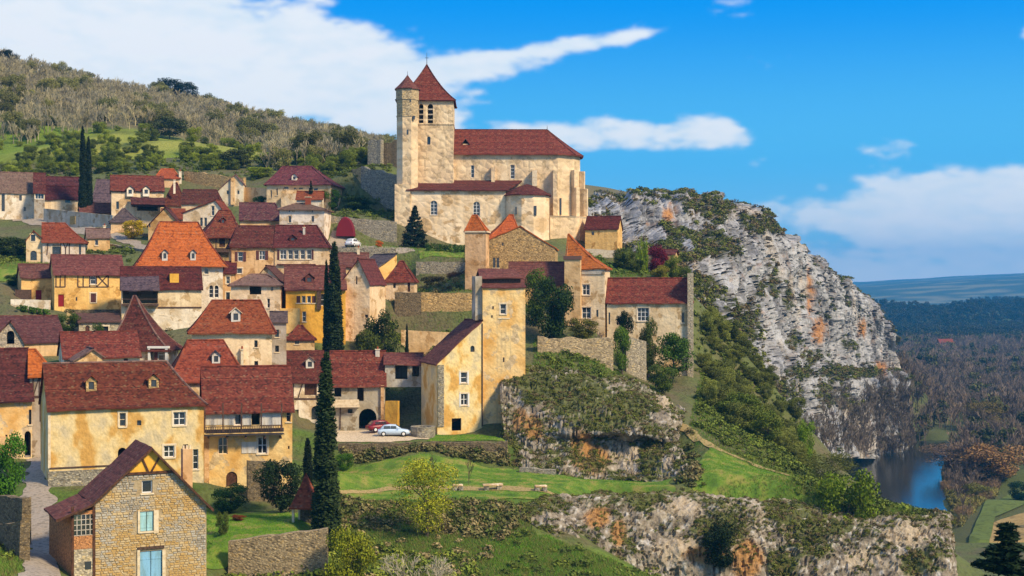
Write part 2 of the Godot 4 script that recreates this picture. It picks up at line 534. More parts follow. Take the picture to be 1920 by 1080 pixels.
	M.path = mat(ea, L(0.40, 0.29, 0.12), Vector3(0.2, 0.2, 0.2), 0.95, null, 1.0, true)
	M.leaf = leafy()
	M.leaf.backlight_enabled = true
	M.leaf.backlight = L(0.10, 0.12, 0.02)
	M.twig = leafy(0.9)
	M.bark = flat(L(0.10, 0.075, 0.055), 0.95)

# ---------------------------------------------------------------- houses
# p = [left px, right px, base py, eave py] of the facade, d its depth, t its turn from facing the viewer
func frame_of(pl: float, pr: float, pyb: float, d: float, t: float) -> Dictionary:
	var c := P((pl + pr) * 0.5, pyb, d)
	var away := Vector3(c.x, 0, c.z).normalized()
	var nrm := (-away).rotated(Vector3.UP, deg_to_rad(t))
	var u := Vector3.UP.cross(nrm).normalized()
	var f := {u = u, n = nrm, o = c}
	var a := hit(f, pl, pyb, 0.0)
	var b := hit(f, pr, pyb, 0.0)
	f.o = c + u * a.x
	f.w = b.x - a.x
	f.xf = Transform3D(Basis(u, Vector3.UP, nrm), f.o)
	return f

# where the line of sight through a pixel meets the plane z of a facade, in its own axes
func hit(f: Dictionary, px: float, py: float, z: float) -> Vector3:
	var r := Vector3((px - 960.0) / FP, (540.0 - py) / FP, -1.0)
	var o: Vector3 = f.o + f.n * z
	var k: float = f.n.dot(o) / f.n.dot(r)
	var v: Vector3 = r * k - f.o
	return Vector3(f.u.dot(v), v.y, z)

func add_house(h: Dictionary) -> void:
	var p: Array = h.p
	h.f = frame_of(p[0], p[1], p[2], h.d, h.get("t", 0.0))
	HS.append(h)
	if h.get("ctl", true):
		for k in [0.0, 0.5, 1.0]:
			gp.append(h.f.o + h.f.u * h.f.w * k + h.f.n * 0.6 + Vector3(0, -0.25, 0))
		var back: float = h.get("dep", 8.0)
		for k in [0.15, 0.85]:
			gp.append(h.f.o + h.f.u * h.f.w * k - h.f.n * back * 0.7 + Vector3(0, h.get("rise", 0.8), 0))

# wall face of any outline with openings; holes are [x0, y0, x1, y1, arch]
func facade(st: SurfaceTool, outline: PackedVector2Array, holes: Array, reveal := 0.25) -> void:
	var xs := []
	var ys := []
	for v in outline:
		xs.append(v.x); ys.append(v.y)
	for h in holes:
		xs.append(h[0]); xs.append(h[2]); ys.append(h[1]); ys.append(h[3])
	xs.sort(); ys.sort()
	for i in xs.size() - 1:
		if xs[i + 1] - xs[i] < 0.002:
			continue
		for j in ys.size() - 1:
			if ys[j + 1] - ys[j] < 0.002:
				continue
			var c := Vector2((xs[i] + xs[i + 1]) * 0.5, (ys[j] + ys[j + 1]) * 0.5)
			var open := false
			for h in holes:
				if c.x > h[0] and c.x < h[2] and c.y > h[1] and c.y < h[3]:
					open = true
			if open:
				continue
			var cell := PackedVector2Array([Vector2(xs[i], ys[j]), Vector2(xs[i + 1], ys[j]), Vector2(xs[i + 1], ys[j + 1]), Vector2(xs[i], ys[j + 1])])
			for part in Geometry2D.intersect_polygons(cell, outline):
				var ids := Geometry2D.triangulate_polygon(part)
				for k in range(0, ids.size(), 3):
					var a: Vector2 = part[ids[k]]
					var b: Vector2 = part[ids[k + 1]]
					var e: Vector2 = part[ids[k + 2]]
					if (b - a).cross(e - a) > 0:
						var s := b
						b = e
						e = s
					tri(st, Vector3(a.x, a.y, 0), Vector3(b.x, b.y, 0), Vector3(e.x, e.y, 0))
	for h in holes:
		var z := -reveal
		var x0: float = h[0]
		var x1: float = h[2]
		var y0: float = h[1]
		var y1: float = h[3]
		var spring := y1
		if h[4]:
			var r := (x1 - x0) * 0.5
			var rise := minf(r * (1.35 if h[4] is String else 1.0), (y1 - y0) * 0.7)
			spring = y1 - rise
			var n := 8
			for i in n:
				var t0 := PI * i / n
				var t1 := PI * (i + 1) / n
				var cx := (x0 + x1) * 0.5
				var a := Vector2(cx - cos(t0) * r, spring + sin(t0) * rise)
				var b := Vector2(cx - cos(t1) * r, spring + sin(t1) * rise)
				q(st, Vector3(a.x, a.y, 0), Vector3(a.x, y1, 0), Vector3(b.x, y1, 0), Vector3(b.x, b.y, 0))
				q(st, Vector3(a.x, a.y, 0), Vector3(b.x, b.y, 0), Vector3(b.x, b.y, z), Vector3(a.x, a.y, z))
		else:
			q(st, Vector3(x0, y1, 0), Vector3(x1, y1, 0), Vector3(x1, y1, z), Vector3(x0, y1, z))
		q(st, Vector3(x0, y0, 0), Vector3(x0, spring, 0), Vector3(x0, spring, z), Vector3(x0, y0, z))
		q(st, Vector3(x1, y0, z), Vector3(x1, spring, z), Vector3(x1, spring, 0), Vector3(x1, y0, 0))
		q(st, Vector3(x0, y0, z), Vector3(x1, y0, z), Vector3(x1, y0, 0), Vector3(x0, y0, 0))

# one roof slope as a slab: eave e0-e1, ridge r0-r1; kick > 0 sags towards the eave
func slope(st: SurfaceTool, e0: Vector3, e1: Vector3, r0: Vector3, r1: Vector3, kick := 0.0, sd := 0.0, thick := 0.16, sag := 0.11) -> void:
	var lenu := maxf((e1 - e0).length(), (r1 - r0).length())
	var lenv := (((r0 + r1) - (e0 + e1)) * 0.5).length()
	var nu := clampi(int(lenu / 0.9), 2, 26)
	var nv := clampi(int(lenv / 0.8), 3, 14)
	var du := (e1 - e0).normalized()
	var grid := []
	for j in nv + 1:
		var s := float(j) / nv
		var g := lerpf(s, s * s, kick)
		var a := e0.lerp(r0, s)
		var b := e1.lerp(r1, s)
		a.y = lerpf(e0.y, r0.y, g)
		b.y = lerpf(e1.y, r1.y, g)
		var row := []
		for i in nu + 1:
			var v := a.lerp(b, float(i) / nu)
			var w := v * 2.4 + Vector3(sd * 31.0, 0, sd * 17.0)
			v.y += n2.get_noise_3dv(w) * sag * 1.6 + n3.get_noise_3dv(w * 0.8) * sag * 0.35
			row.append([v, Vector2((v - e0).dot(du) + sd * 3.7, -s * lenv + sd * 1.9)])
		grid.append(row)
	var down := Vector3(0, -thick, 0)
	for j in nv:
		for i in nu:
			var c := [grid[j][i], grid[j + 1][i], grid[j + 1][i + 1], grid[j][i + 1]]
			for k in [0, 1, 2, 0, 2, 3]:
				st.set_uv(c[k][1])
				st.add_vertex(c[k][0])
			for k in [0, 2, 1, 0, 3, 2]:
				st.set_uv(c[k][1])
				st.add_vertex(c[k][0] + down)
	for i in nu:
		for j in [0, nv]:
			var a: Array = grid[j][i]
			var b: Array = grid[j][i + 1]
			st.set_uv(a[1])
			q(st, a[0], b[0], b[0] + down, a[0] + down)
	for j in nv:
		for i in [0, nu]:
			var a: Array = grid[j][i]
			var b: Array = grid[j + 1][i]
			st.set_uv(a[1])
			q(st, a[0], b[0], b[0] + down, a[0] + down)

# a run of ridge or hip tiles
func caps(st: SurfaceTool, a: Vector3, b: Vector3, kick := 0.0, r := 0.13) -> void:
	var n := maxi(1, int((b - a).length() / 0.42))
	for i in n:
		var s0 := float(i) / n
		var s1 := float(i + 1) / n
		var p0 := a.lerp(b, s0)
		var p1 := a.lerp(b, s1)
		p0.y = lerpf(a.y, b.y, lerpf(s0, s0 * s0, kick)) + 0.03
		p1.y = lerpf(a.y, b.y, lerpf(s1, s1 * s1, kick)) + 0.03
		st.set_uv(Vector2(i * 0.4, rng.randf() * 4.0))
		tube(st, p0 + Vector3(0, -0.05, 0), p1 + Vector3(0, -0.03, 0), r, r * 0.86, 6)

func house(h: Dictionary) -> Node3D:
	var f: Dictionary = h.f
	var p: Array = h.p
	var W: float = f.w
	var pc: float = (p[0] + p[1]) * 0.5
	var dep: float = h.get("dep", 8.0)
	var he: float = hit(f, pc, p[3], 0.0).y
	var under: float = h.get("under", 3.0)
	var t := thing(h.n, h.l, h.get("c", "house"), f.xf, h.get("g", ""))
	var wm: StandardMaterial3D = M[h.get("w", "cream")]
	var rm: StandardMaterial3D = M[h.get("rm", "tile")].duplicate()
	# each roof was fired and has weathered in its own way
	var rt := rng.randf_range(0.74, 1.12)
	rm.albedo_color = L(minf(1.0, rt * rng.randf_range(0.88, 1.12)), minf(1.0, rt * rng.randf_range(0.80, 1.35)), minf(1.0, rt * rng.randf_range(0.75, 1.25)))
	var wt: StandardMaterial3D = wm.duplicate()
	wt.uv1_offset = Vector3(rng.randf(), rng.randf(), rng.randf())
	if not wt.albedo_texture:
		wt = wm
	var wk := rng.randf_range(0.88, 1.0)
	var wc := wt.albedo_color.srgb_to_linear() * wk
	wt.albedo_color = L(wc.r, wc.g * rng.randf_range(0.96, 1.02), wc.b * rng.randf_range(0.92, 1.06))
	if h.get("w", "") == "tilebrown" or h.get("w", "") == "timber":
		wt = wm
	wm = wt
	var kind: String = h.get("rk", "hip")
	var ov: float = h.get("ov", 0.4)
	var kick: float = h.get("kick", 0.0)
	var sd := rng.randf() * 10.0
	# openings
	var holes := []
	var wins: Array = h.get("win", [])
	for w in wins:
		var a := hit(f, w[0], w[3], 0.0)
		var b := hit(f, w[2], w[1], 0.0)
		var arch = false
		if w[4].contains("a"):
			arch = true
		if w[4].contains("g"):
			arch = "pointed"
		holes.append([a.x, a.y, b.x, b.y, arch])
	var st := ms()
	var rs := ms()
	var cs := ms()
	if kind == "gz":
		# gable towards the viewer
		var ap := hit(f, h.ap[0], h.ap[1], 0.0)
		var yl: float = hit(f, p[0], h.get("el", p[3]), 0.0).y
		var yr: float = hit(f, p[1], h.get("er", p[3]), 0.0).y
		facade(st, PackedVector2Array([Vector2(0, -under), Vector2(W, -under), Vector2(W, yr), Vector2(ap.x, ap.y), Vector2(0, yl)]), holes)
		q(st, Vector3(0, -under, -dep), Vector3(0, yl, -dep), Vector3(0, yl, 0), Vector3(0, -under, 0))
		q(st, Vector3(W, -under, 0), Vector3(W, yr, 0), Vector3(W, yr, -dep), Vector3(W, -under, -dep))
		q(st, Vector3(W, -under, -dep), Vector3(W, yr, -dep), Vector3(0, yl, -dep), Vector3(0, -under, -dep))
		tri(st, Vector3(W, yr, -dep), Vector3(ap.x, ap.y, -dep), Vector3(0, yl, -dep))
		var fo: float = h.get("fo", 0.3)
		for s in [-1, 1]:
			var ex := 0.0 if s < 0 else W
			var ey := yl if s < 0 else yr
			var dirx := Vector2(ex - ap.x, ey - ap.y)
			if absf(dirx.x) < 0.3:
				continue
			var k: float = 1.0 + ov / maxf(0.5, dirx.length())
			var e := Vector2(ap.x, ap.y) + dirx * k
			var lift := 0.17
			if s < 0:
				slope(rs, Vector3(e.x, e.y + lift, -dep - 0.2), Vector3(e.x, e.y + lift, fo), Vector3(ap.x, ap.y + lift, -dep - 0.2), Vector3(ap.x, ap.y + lift, fo), kick, sd)
			else:
				slope(rs, Vector3(e.x, e.y + lift, fo), Vector3(e.x, e.y + lift, -dep - 0.2), Vector3(ap.x, ap.y + lift, fo), Vector3(ap.x, ap.y + lift, -dep - 0.2), kick, sd + 2.0)
		caps(cs, Vector3(ap.x, ap.y + 0.2, fo), Vector3(ap.x, ap.y + 0.2, -dep - 0.2))
		h.front_a = Vector3(0, he, 0.0)
		h.front_n = Vector3(0, 0, 1)
	elif kind == "shed":
		var hr: float = -(h.r - 540.0) / FP * (h.d + dep) - f.o.y
		facade(st, PackedVector2Array([Vector2(0, -under), Vector2(W, -under), Vector2(W, he), Vector2(0, he)]), holes)
		for x in [0.0, W]:
			q(st, Vector3(x, -under, -dep), Vector3(x, hr, -dep), Vector3(x, he, 0), Vector3(x, -under, 0))
		q(st, Vector3(W, -under, -dep), Vector3(W, hr, -dep), Vector3(0, hr, -dep), Vector3(0, -under, -dep))
		var sl := (hr - he) / dep
		slope(rs, Vector3(-ov * 0.6, he - ov * sl + 0.17, ov), Vector3(W + ov * 0.6, he - ov * sl + 0.17, ov), Vector3(-ov * 0.6, hr + 0.17, -dep), Vector3(W + ov * 0.6, hr + 0.17, -dep), kick, sd)
		h.front_a = Vector3(0, he, 0)
		h.front_n = Vector3(0, dep, hr - he).normalized()
	else:
		# ridge along the facade, hipped (hl, hr > 0) or gabled (0)
		var mid: float = h.get("mid", 0.5)
		var hr: float = -(h.r - 540.0) / FP * (h.d + dep * mid) - f.o.y
		var hl: float = h.get("hl", 0.0)
		var hr2: float = h.get("hr", 0.0)
		if h.has("rx"):
			hl = clampf(hit(f, h.rx[0], h.r, -dep * mid).x, 0.0, W)
			hr2 = clampf(W - hit(f, h.rx[1], h.r, -dep * mid).x, 0.0, W - hl)
		facade(st, PackedVector2Array([Vector2(0, -under), Vector2(W, -under), Vector2(W, he), Vector2(0, he)]), holes)
		for x in [0.0, W]:
			q(st, Vector3(x, -under, -dep), Vector3(x, he, -dep), Vector3(x, he, 0), Vector3(x, -under, 0))
		q(st, Vector3(W, -under, -dep), Vector3(W, he, -dep), Vector3(0, he, -dep), Vector3(0, -under, -dep))
		var gk := lerpf(0.5, 0.25, kick)
		if hl <= 0.0:
			tri(st, Vector3(0, he, 0), Vector3(0, he, -dep), Vector3(0, hr - 0.1, -dep * mid))
		if hr2 <= 0.0:
			tri(st, Vector3(W, he, 0), Vector3(W, he, -dep), Vector3(W, hr - 0.1, -dep * mid))
		var sl := (hr - he) / (dep * mid) * (1.0 - kick)
		var ye := he - ov * sl + 0.16
		var x0 := -ov if hl > 0.0 else -0.22
		var x1 := W + ov if hr2 > 0.0 else W + 0.22
		var R1 := Vector3(hl if hl > 0.0 else x0, hr + 0.16, -dep * mid)
		var R2 := Vector3(W - hr2 if hr2 > 0.0 else x1, hr + 0.16, -dep * mid)
		var E := [Vector3(x0, ye, ov), Vector3(x1, ye, ov), Vector3(x1, ye, -dep - ov), Vector3(x0, ye, -dep - ov)]
		slope(rs, E[0], E[1], R1, R2, kick, sd)
		slope(rs, E[2], E[3], R2, R1, kick, sd + 3.0)
		if hr2 > 0.0:
			slope(rs, E[1], E[2], R2, R2, kick, sd + 5.0)
			caps(cs, E[1], R2, kick)
			caps(cs, E[2], R2, kick)
		if hl > 0.0:
			slope(rs, E[3], E[0], R1, R1, kick, sd + 7.0)
			caps(cs, E[0], R1, kick)
			caps(cs, E[3], R1, kick)
		if (R2 - R1).length() > 0.5:
			caps(cs, R1, R2)
		h.front_a = E[0]
		h.front_n = Vector3(0, dep * mid, hr - he).normalized()
		h.e0 = E[0]; h.hr = hr; h.zr = -dep * mid; h.kick = kick
	obj("wall", fin(st), wm, t)
	for w in wins:
		if w[4].contains("x"):
			obj("floor", box(Vector3(0.05, -0.25, -dep + 0.05), Vector3(W - 0.05, 0.03, -0.02)), M.road, t)
			break
	var roof := obj("roof", fin(rs), rm, t)
	if kind != "shed":
		obj("ridge_tiles", fin(cs), M[h.get("cm", h.get("rm", "tile"))], roof)
	for i in wins.size():
		window(t, holes[i], wins[i][4], h)
	for b in h.get("beams", []):
		var bs := ms()
		var a := hit(f, b[0], b[1], 0.0)
		var e := hit(f, b[2], b[3], 0.0)
		bar(bs, a, e, b[4] if b.size() > 4 else 0.16, 0.05)
		obj("timber_beam", fin(bs), M.timber, t)
	for x in h.get("ex", []):
		# [name, x0, y0, x1, y1, back z, front z, material]
		var a := hit(f, x[1], x[4], 0.0)
		var e := hit(f, x[3], x[2], 0.0)
		obj(x[0], box(Vector3(a.x, a.y, x[5]), Vector3(e.x, e.y, x[6])), M[x[7]], t)
	for x in h.get("dor", []):
		dormer(t, h, roof, x)
	for x in h.get("ch", []):
		# chimney: [px, top py, width px, height px, z, material]
		var a := hit(f, x[0] - x[2] * 0.5, x[1] + x[3], x[4])
		var e := hit(f, x[0] + x[2] * 0.5, x[1], x[4])
		var w := e.x - a.x
		var cst := ms()
		bx(cst, Vector3(a.x, a.y - 1.2, x[4] - w * 0.7), Vector3(e.x, e.y, x[4]))
		var c := obj("chimney", fin(cst), M[x[5]], t)
		obj("cap", box(Vector3(a.x - 0.08, e.y, x[4] - w * 0.7 - 0.08), Vector3(e.x + 0.08, e.y + 0.12, x[4] + 0.08)), M.trim, c)
		var pot := ms()
		for k in maxi(1, int(w / 0.5)):
			var ctr := Vector3(a.x + w * (k + 0.5) / maxi(1, int(w / 0.5)), e.y + 0.12, x[4] - w * 0.35)
			tube(pot, ctr, ctr + Vector3(0, 0.35, 0), 0.13, 0.10, 7)
		obj("pot", fin(pot), M.tilerust, c)
	return t

# kinds: d dark opening, w white framed panes, f dark framed, s closed shutters, o open shutters, r red door, p plank door, b blue shutters, a arched, g pointed, i sill
func window(t: Node3D, r: Array, kind: String, h: Dictionary) -> void:
	var x0: float = r[0]
	var y0: float = r[1]
	var x1: float = r[2]
	var y1: float = r[3]
	var w := x1 - x0
	var hh := y1 - y0
	if kind.contains("r") or kind.contains("p"):
		var m: Material = M.reddoor if kind.contains("r") else M.wood
		var door := obj("door", box(Vector3(x0 - 0.01, y0, -0.20), Vector3(x1 + 0.01, y1, -0.14)), m, t)
		var ds := ms()
		for k in 3:
			bx(ds, Vector3(x0 + w * (k + 0.12) / 3.0, y0 + 0.08, -0.14), Vector3(x0 + w * (k + 0.88) / 3.0, y1 - 0.08, -0.115))
		obj("panel", fin(ds), m, door)
		obj("handle", box(Vector3(x0 + w * 0.62, y0 + hh * 0.45, -0.115), Vector3(x0 + w * 0.66, y0 + hh * 0.45 + 0.14, -0.06)), M.metal, door)
		return
	if kind.contains("s") or kind.contains("b") or kind.contains("t"):
		var m: Material = M.blue if kind.contains("b") else (M.bluepale if kind.contains("t") else M.brownshut)
		var node := obj("window", box(Vector3(x0, y0, -0.22), Vector3(x1, y1, -0.20)), M.darkgloss, t)
		for k in 2:
			var a := x0 + 0.02 + k * w * 0.5
			var ss := ms()
			bx(ss, Vector3(a, y0 + 0.02, -0.12), Vector3(a + w * 0.5 - 0.05, y1 - 0.02, -0.07))
			for j in 2:
				var yy := y0 + hh * (0.2 + 0.6 * j)
				bx(ss, Vector3(a + 0.02, yy - 0.05, -0.07), Vector3(a + w * 0.5 - 0.07, yy + 0.05, -0.05))
			obj("shutter", fin(ss), m, node)
		surround(node, x0, y0, x1, y1, h)
		return
	if kind.contains("x"):
		return      # an open bay: one looks into the building
	var pane := obj("window", box(Vector3(x0 - 0.02, y0 - 0.02, -0.235), Vector3(x1 + 0.02, y1 + 0.02, -0.22)), M.glass, t)
	if kind.contains("w") or kind.contains("f") or kind.contains("o"):
		var fs := ms()
		var b := minf(0.09, w * 0.1)
		var z0 := -0.22
		var z1 := -0.15
		bx(fs, Vector3(x0, y0, z0), Vector3(x0 + b, y1, z1))
		bx(fs, Vector3(x1 - b, y0, z0), Vector3(x1, y1, z1))
		bx(fs, Vector3(x0 + b, y0, z0), Vector3(x1 - b, y0 + b, z1))
		bx(fs, Vector3(x0 + b, y1 - b, z0), Vector3(x1 - b, y1, z1))
		var nx := maxi(1, int(round(w / 0.62)))
		for k in range(1, nx):
			var cx := x0 + w * k / nx
			bx(fs, Vector3(cx - b * 0.5, y0 + b, z0), Vector3(cx + b * 0.5, y1 - b, z1 - 0.01))
		var ny := maxi(1, int(round(hh / 0.75)))
		for k in range(1, ny):
			var cy := y0 + hh * k / ny
			bx(fs, Vector3(x0 + b, cy - b * 0.4, z0), Vector3(x1 - b, cy + b * 0.4, z1 - 0.02))
		obj("frame", fin(fs), M.frame if not kind.contains("f") else M.trim, pane)
	if kind.contains("o"):
		for k in [-1, 1]:
			var a := x0 - w * 0.5 - 0.03 if k < 0 else x1 + 0.03
			obj("shutter", box(Vector3(a, y0, 0.01), Vector3(a + w * 0.5, y1, 0.06)), M.brownshut, pane)
	if not kind.contains("n") and not kind.contains("a") and not kind.contains("g") and not kind.contains("o"):
		surround(pane, x0, y0, x1, y1, h)

# stone sill and, on rendered walls, jambs and lintel standing a little proud
func surround(node: Node, x0: float, y0: float, x1: float, y1: float, h: Dictionary) -> void:
	obj("sill", box(Vector3(x0 - 0.12, y0 - 0.13, -0.1), Vector3(x1 + 0.12, y0 - 0.003, 0.09)), M.trim, node)
	if x1 - x0 > 0.55 and y1 - y0 > 0.8 and h.get("w", "") != "":
		var st := ms()
		bx(st, Vector3(x0 - 0.17, y0 - 0.003, -0.1), Vector3(x0 - 0.003, y1 + 0.003, 0.035))
		bx(st, Vector3(x1 + 0.003, y0 - 0.003, -0.1), Vector3(x1 + 0.17, y1 + 0.003, 0.035))
		bx(st, Vector3(x0 - 0.2, y1 + 0.004, -0.1), Vector3(x1 + 0.2, y1 + 0.2, 0.045))
		obj("surround", fin(st), M.trim, node)

func dormer(t: Node3D, h: Dictionary, roof: Node, x: Array) -> void:
	# [px, base py, width px, height px, wall, roof material]
	var f: Dictionary = h.f
	# march along the line of sight to the roof slope
	var z := 0.0
	var v := hit(f, x[0], x[1], 0.0)
	if h.has("e0"):
		for i in 160:
			z = 0.4 - i * 0.05
			v = hit(f, x[0], x[1], z)
			var s := clampf((z - h.e0.z) / (h.zr - h.e0.z), 0, 1)
			var ry: float = lerpf(h.e0.y, h.hr, lerpf(s, s * s, h.kick))
			if v.y < ry:
				break
	var k: float = h.d / FP
	var w: float = x[2] * k
	var hh: float = x[3] * k
	var st := ms()
	facade(st, PackedVector2Array([Vector2(-w * 0.5, -0.35), Vector2(w * 0.5, -0.35), Vector2(w * 0.5, hh), Vector2(0, hh + w * 0.35), Vector2(-w * 0.5, hh)]), [[-w * 0.26, hh * 0.16, w * 0.26, hh * 0.86, false]], 0.12)
	for s in [-0.5, 0.5]:
		q(st, Vector3(w * s, -0.35, 0), Vector3(w * s, hh, 0), Vector3(w * s, hh, -2.6), Vector3(w * s, -0.35, -2.6))
	var d := obj("dormer", fin(st), M[x[4]], t, Transform3D(Basis(), v + Vector3(0, 0, 0.12)))
	var rs := ms()
	var up := hh + w * 0.42
	slope(rs, Vector3(-w * 0.72, hh - 0.1, -2.6), Vector3(-w * 0.72, hh - 0.1, 0.18), Vector3(0, up + 0.12, -2.6), Vector3(0, up + 0.12, 0.18), 0.0, x[0] * 0.01, 0.09, 0.02)
	slope(rs, Vector3(w * 0.72, hh - 0.1, 0.18), Vector3(w * 0.72, hh - 0.1, -2.6), Vector3(0, up + 0.12, 0.18), Vector3(0, up + 0.12, -2.6), 0.0, x[0] * 0.013, 0.09, 0.02)
	obj("roof", fin(rs), M[x[5]], d)
	obj("window", box(Vector3(-w * 0.27, hh * 0.15, -0.17), Vector3(w * 0.27, hh * 0.87, -0.11)), M.darkgloss, d)

func list_houses() -> void:
	# ---- nearest rows
	add_house({n="ochre_townhouse", l="large ochre house with peeling plaster, two stone dormers and a long tile roof", p=[92, 382, 905, 762], d=138.0, t=8.0, dep=9.0, w="ochre", rm="tile", r=681, rx=[40, 312], kick=0.25, ov=0.35, rise=1.0, cm="tilegrey",
		win=[[224, 774, 236, 800, "f"], [257, 788, 265, 798, "dn"], [325, 772, 348, 798, "w"], [221, 839, 238, 872, "xa"], [307, 835, 327, 858, "w"], [343, 833, 353, 880, "p"], [362, 842, 372, 880, "w"], [136, 887, 150, 902, "d"]],
		dor=[[171, 733, 19, 20, "rubblegold", "tilerust"], [288, 728, 19, 19, "rubblegold", "tilerust"]],
		ex=[["plinth", 90, 878, 215, 930, -0.3, 0.09, "rubblegrey"], ["string_course", 93, 874, 216, 877, -0.1, 0.06, "timber"], ["quoin", 90, 765, 95, 878, -0.3, 0.05, "trim"]]})
	add_house({n="balcony_house", l="ochre house under a broad red roof with a dark wooden balcony and whitewashed boards", p=[383, 548, 912, 765], d=146.0, t=4.0, dep=8.0, w="ochre2", rm="tile", r=689, ov=0.5, rise=1.0,
		win=[[409, 819, 427, 852, "fa"], [483, 819, 501, 851, "w"], [424, 884, 445, 912, "pa"], [440, 777, 453, 797, "w"], [472, 770, 487, 797, "x"], [537, 768, 545, 791, "f"], [540, 836, 543, 842, "dn"]],
		ex=[["white_boards", 384, 767, 420, 797, 0.0, 0.06, "boards"], ["white_boards", 420.5, 767, 439, 797, 0.0, 0.05, "boards"], ["white_boards", 454, 767, 471, 797, 0.0, 0.06, "boards"], ["white_boards", 488, 767, 529, 797, 0.0, 0.05, "boards"], ["balcony_floor", 383, 811, 531, 816, 0.0, 1.35, "slats"], ["balcony_panel", 384, 800, 530, 811, 1.18, 1.23, "slats"], ["shutter", 453, 828, 482, 850, 0.0, 0.06, "boards"], ["corner_strip", 383, 816, 392, 912, 0.0, 0.05, "beige"]]})
	add_house({n="hipped_house", l="house whose steep rust red hipped roof rises behind the balcony house", p=[322, 462, 745, 712], d=153.0, t=4.0, dep=9.0, w="cream", rm="tilerust", r=640, rx=[352, 418], kick=0.15, ctl=false, under=8.0,
		dor=[[405, 681, 15, 16, "boards", "slate"]]})
	add_house({n="orange_hip_house", l="ochre house with dark tiles and a bright orange hip beside the steep lane", p=[-60, 60, 858, 748], d=151.0, t=6.0, dep=9.0, w="ochre2", rm="tiledark", r=656, hl=0.0, hr=0.0, kick=0.2, ov=0.5, rise=1.5,
		win=[[54, 768, 59, 796, "d"], [46, 808, 58, 858, "xg"], [10, 815, 14, 829, "dn"]],
		ex=[["plinth", -60, 818, 12, 858, 0.0, 0.1, "beige"]]})
	add_house({n="timbered_gatehouse", l="narrow half-timbered bay with grey posts between ochre houses", p=[56, 96, 856, 702], d=154.0, t=0.0, dep=6.0, w="greyplaster", rm="tileorange", r=657, rx=[40, 66], ov=0.45, rise=1.5,
		win=[[76, 790, 90, 852, "p"]],
		beams=[[58, 706, 92, 706], [58, 744, 92, 744, 0.25], [62, 706, 62, 745], [74, 706, 74, 745], [88, 706, 88, 745], [62, 744, 73, 708, 0.12], [76, 708, 88, 744, 0.12], [88, 708, 76, 744, 0.12], [76, 745, 76, 790], [90, 745, 90, 790]]})
	# ---- second row, left
	add_house({n="long_red_roof_house", l="low house with a long red tile roof and white end gable below the pyramid roof", p=[120, 262, 700, 668], d=172.0, t=6.0, dep=8.0, w="white", rm="tile", r=624, ov=0.4, rise=1.5,
		win=[[232, 672, 240, 682, "dn"]]})
	add_house({n="small_gabled_annex", l="small low annex with a grey-brown gable tucked under the long red roof", p=[142, 192, 705, 672], d=168.0, t=10.0, dep=4.0, w="sand", rm="tilegrey", rk="gz", ap=[174, 656], el=676, er=668, ov=0.4, ctl=false})
	add_house({n="pyramid_roof_house", l="house under a tall sweeping pyramid roof with a blind ochre dormer", p=[205, 312, 700, 650], d=182.0, t=-14.0, dep=7.0, w="white", rm="tiledark", r=556, rx=[250, 254], kick=0.45, ov=0.6, rise=1.0, cm="tilegrey",
		win=[[283, 654, 292, 690, "d"], [296, 655, 308, 676, "o"]],
		ex=[["porch_post", 279, 652, 283, 684, 0.0, 0.5, "frame"], ["porch_post", 311, 652, 316, 686, -0.2, 0.5, "frame"], ["porch_beam", 278, 649, 318, 653, -0.2, 0.55, "frame"]]})
	add_house({n="arched_barn", l="brown roofed barn with a round-arched gable opening below the white garden wall", p=[-12, 122, 668, 642], d=190.0, t=14.0, dep=9.0, w="sand", rm="tilebrown", r=594, ov=0.3, rise=1.5,
		ex=[["skylight", 68, 640, 70, 642, 0.0, 0.02, "metal"]]})
	add_house({n="arched_gable_house", l="pale gable with a dark round-headed opening at the end of the brown barn", p=[-14, 46, 672, 640], d=186.0, t=0.0, dep=3.0, w="rubble", rm="tilebrown", rk="gz", ap=[20, 604], el=636, er=645, ov=0.2, ctl=false, win=[[13, 620, 27, 645, "xa"]]})
	# ---- second row, middle
	add_house({n="dormer_house", l="cream house under a rust red hipped roof with a single white-gabled dormer", p=[360, 510, 790, 621], d=178.0, t=2.0, dep=9.0, w="cream", rm="tilerust", r=565, rx=[398, 488], kick=0.2, ov=0.55, rise=1.0,
		win=[[477, 638, 483, 651, "d"], [477, 677, 484, 686, "d"]],
		dor=[[442, 603, 17, 18, "boards", "trim"]],
		ch=[[454, 656, 5, 24, 0.5, "trim"]]})
	add_house({n="stable_row_house", l="brown roofed row house with two gabled dormers behind the tallest cypress", p=[492, 606, 802, 714], d=190.0, t=0.0, dep=9.0, w="white", rm="tiledark", r=660, ov=0.45, rise=1.0,
		win=[[571, 716, 592, 741, "p"], [584, 761, 600, 787, "da"], [552, 768, 560, 782, "dn"]],
		beams=[[550, 716, 550, 746], [568, 716, 559, 746, 0.14], [593, 716, 593, 746], [548, 748, 604, 748, 0.24]],
		dor=[[526, 690, 17, 14, "boards", "tilegrey"], [581, 690, 15, 14, "boards", "tilegrey"]]})
	add_house({n="garage_house", l="grey house with an arched garage mouth and small balcony beside the parked cars", p=[620, 722, 806, 722], d=190.0, t=0.0, dep=8.0, w="greyplaster", rm="tile", r=660, kick=0.25, ov=0.4, rise=-0.3,
		win=[[673, 766, 706, 806, "xa"], [627, 727, 640, 744, "x"], [670, 727, 682, 752, "x"], [652, 767, 661, 775, "d"]],
		ex=[["balcony_floor", 620, 760, 674, 763, 0.0, 1.0, "trim"], ["balcony_panel", 620, 748, 673, 760, 0.9, 1.0, "trim"], ["drain_pipe", 637, 764, 639, 804, 0.0, 0.12, "timber"], ["corner_pillar", 714, 722, 720, 806, 0.0, 0.35, "beige"]],
		ch=[[708, 656, 8, 22, -3.4, "boards"]]})
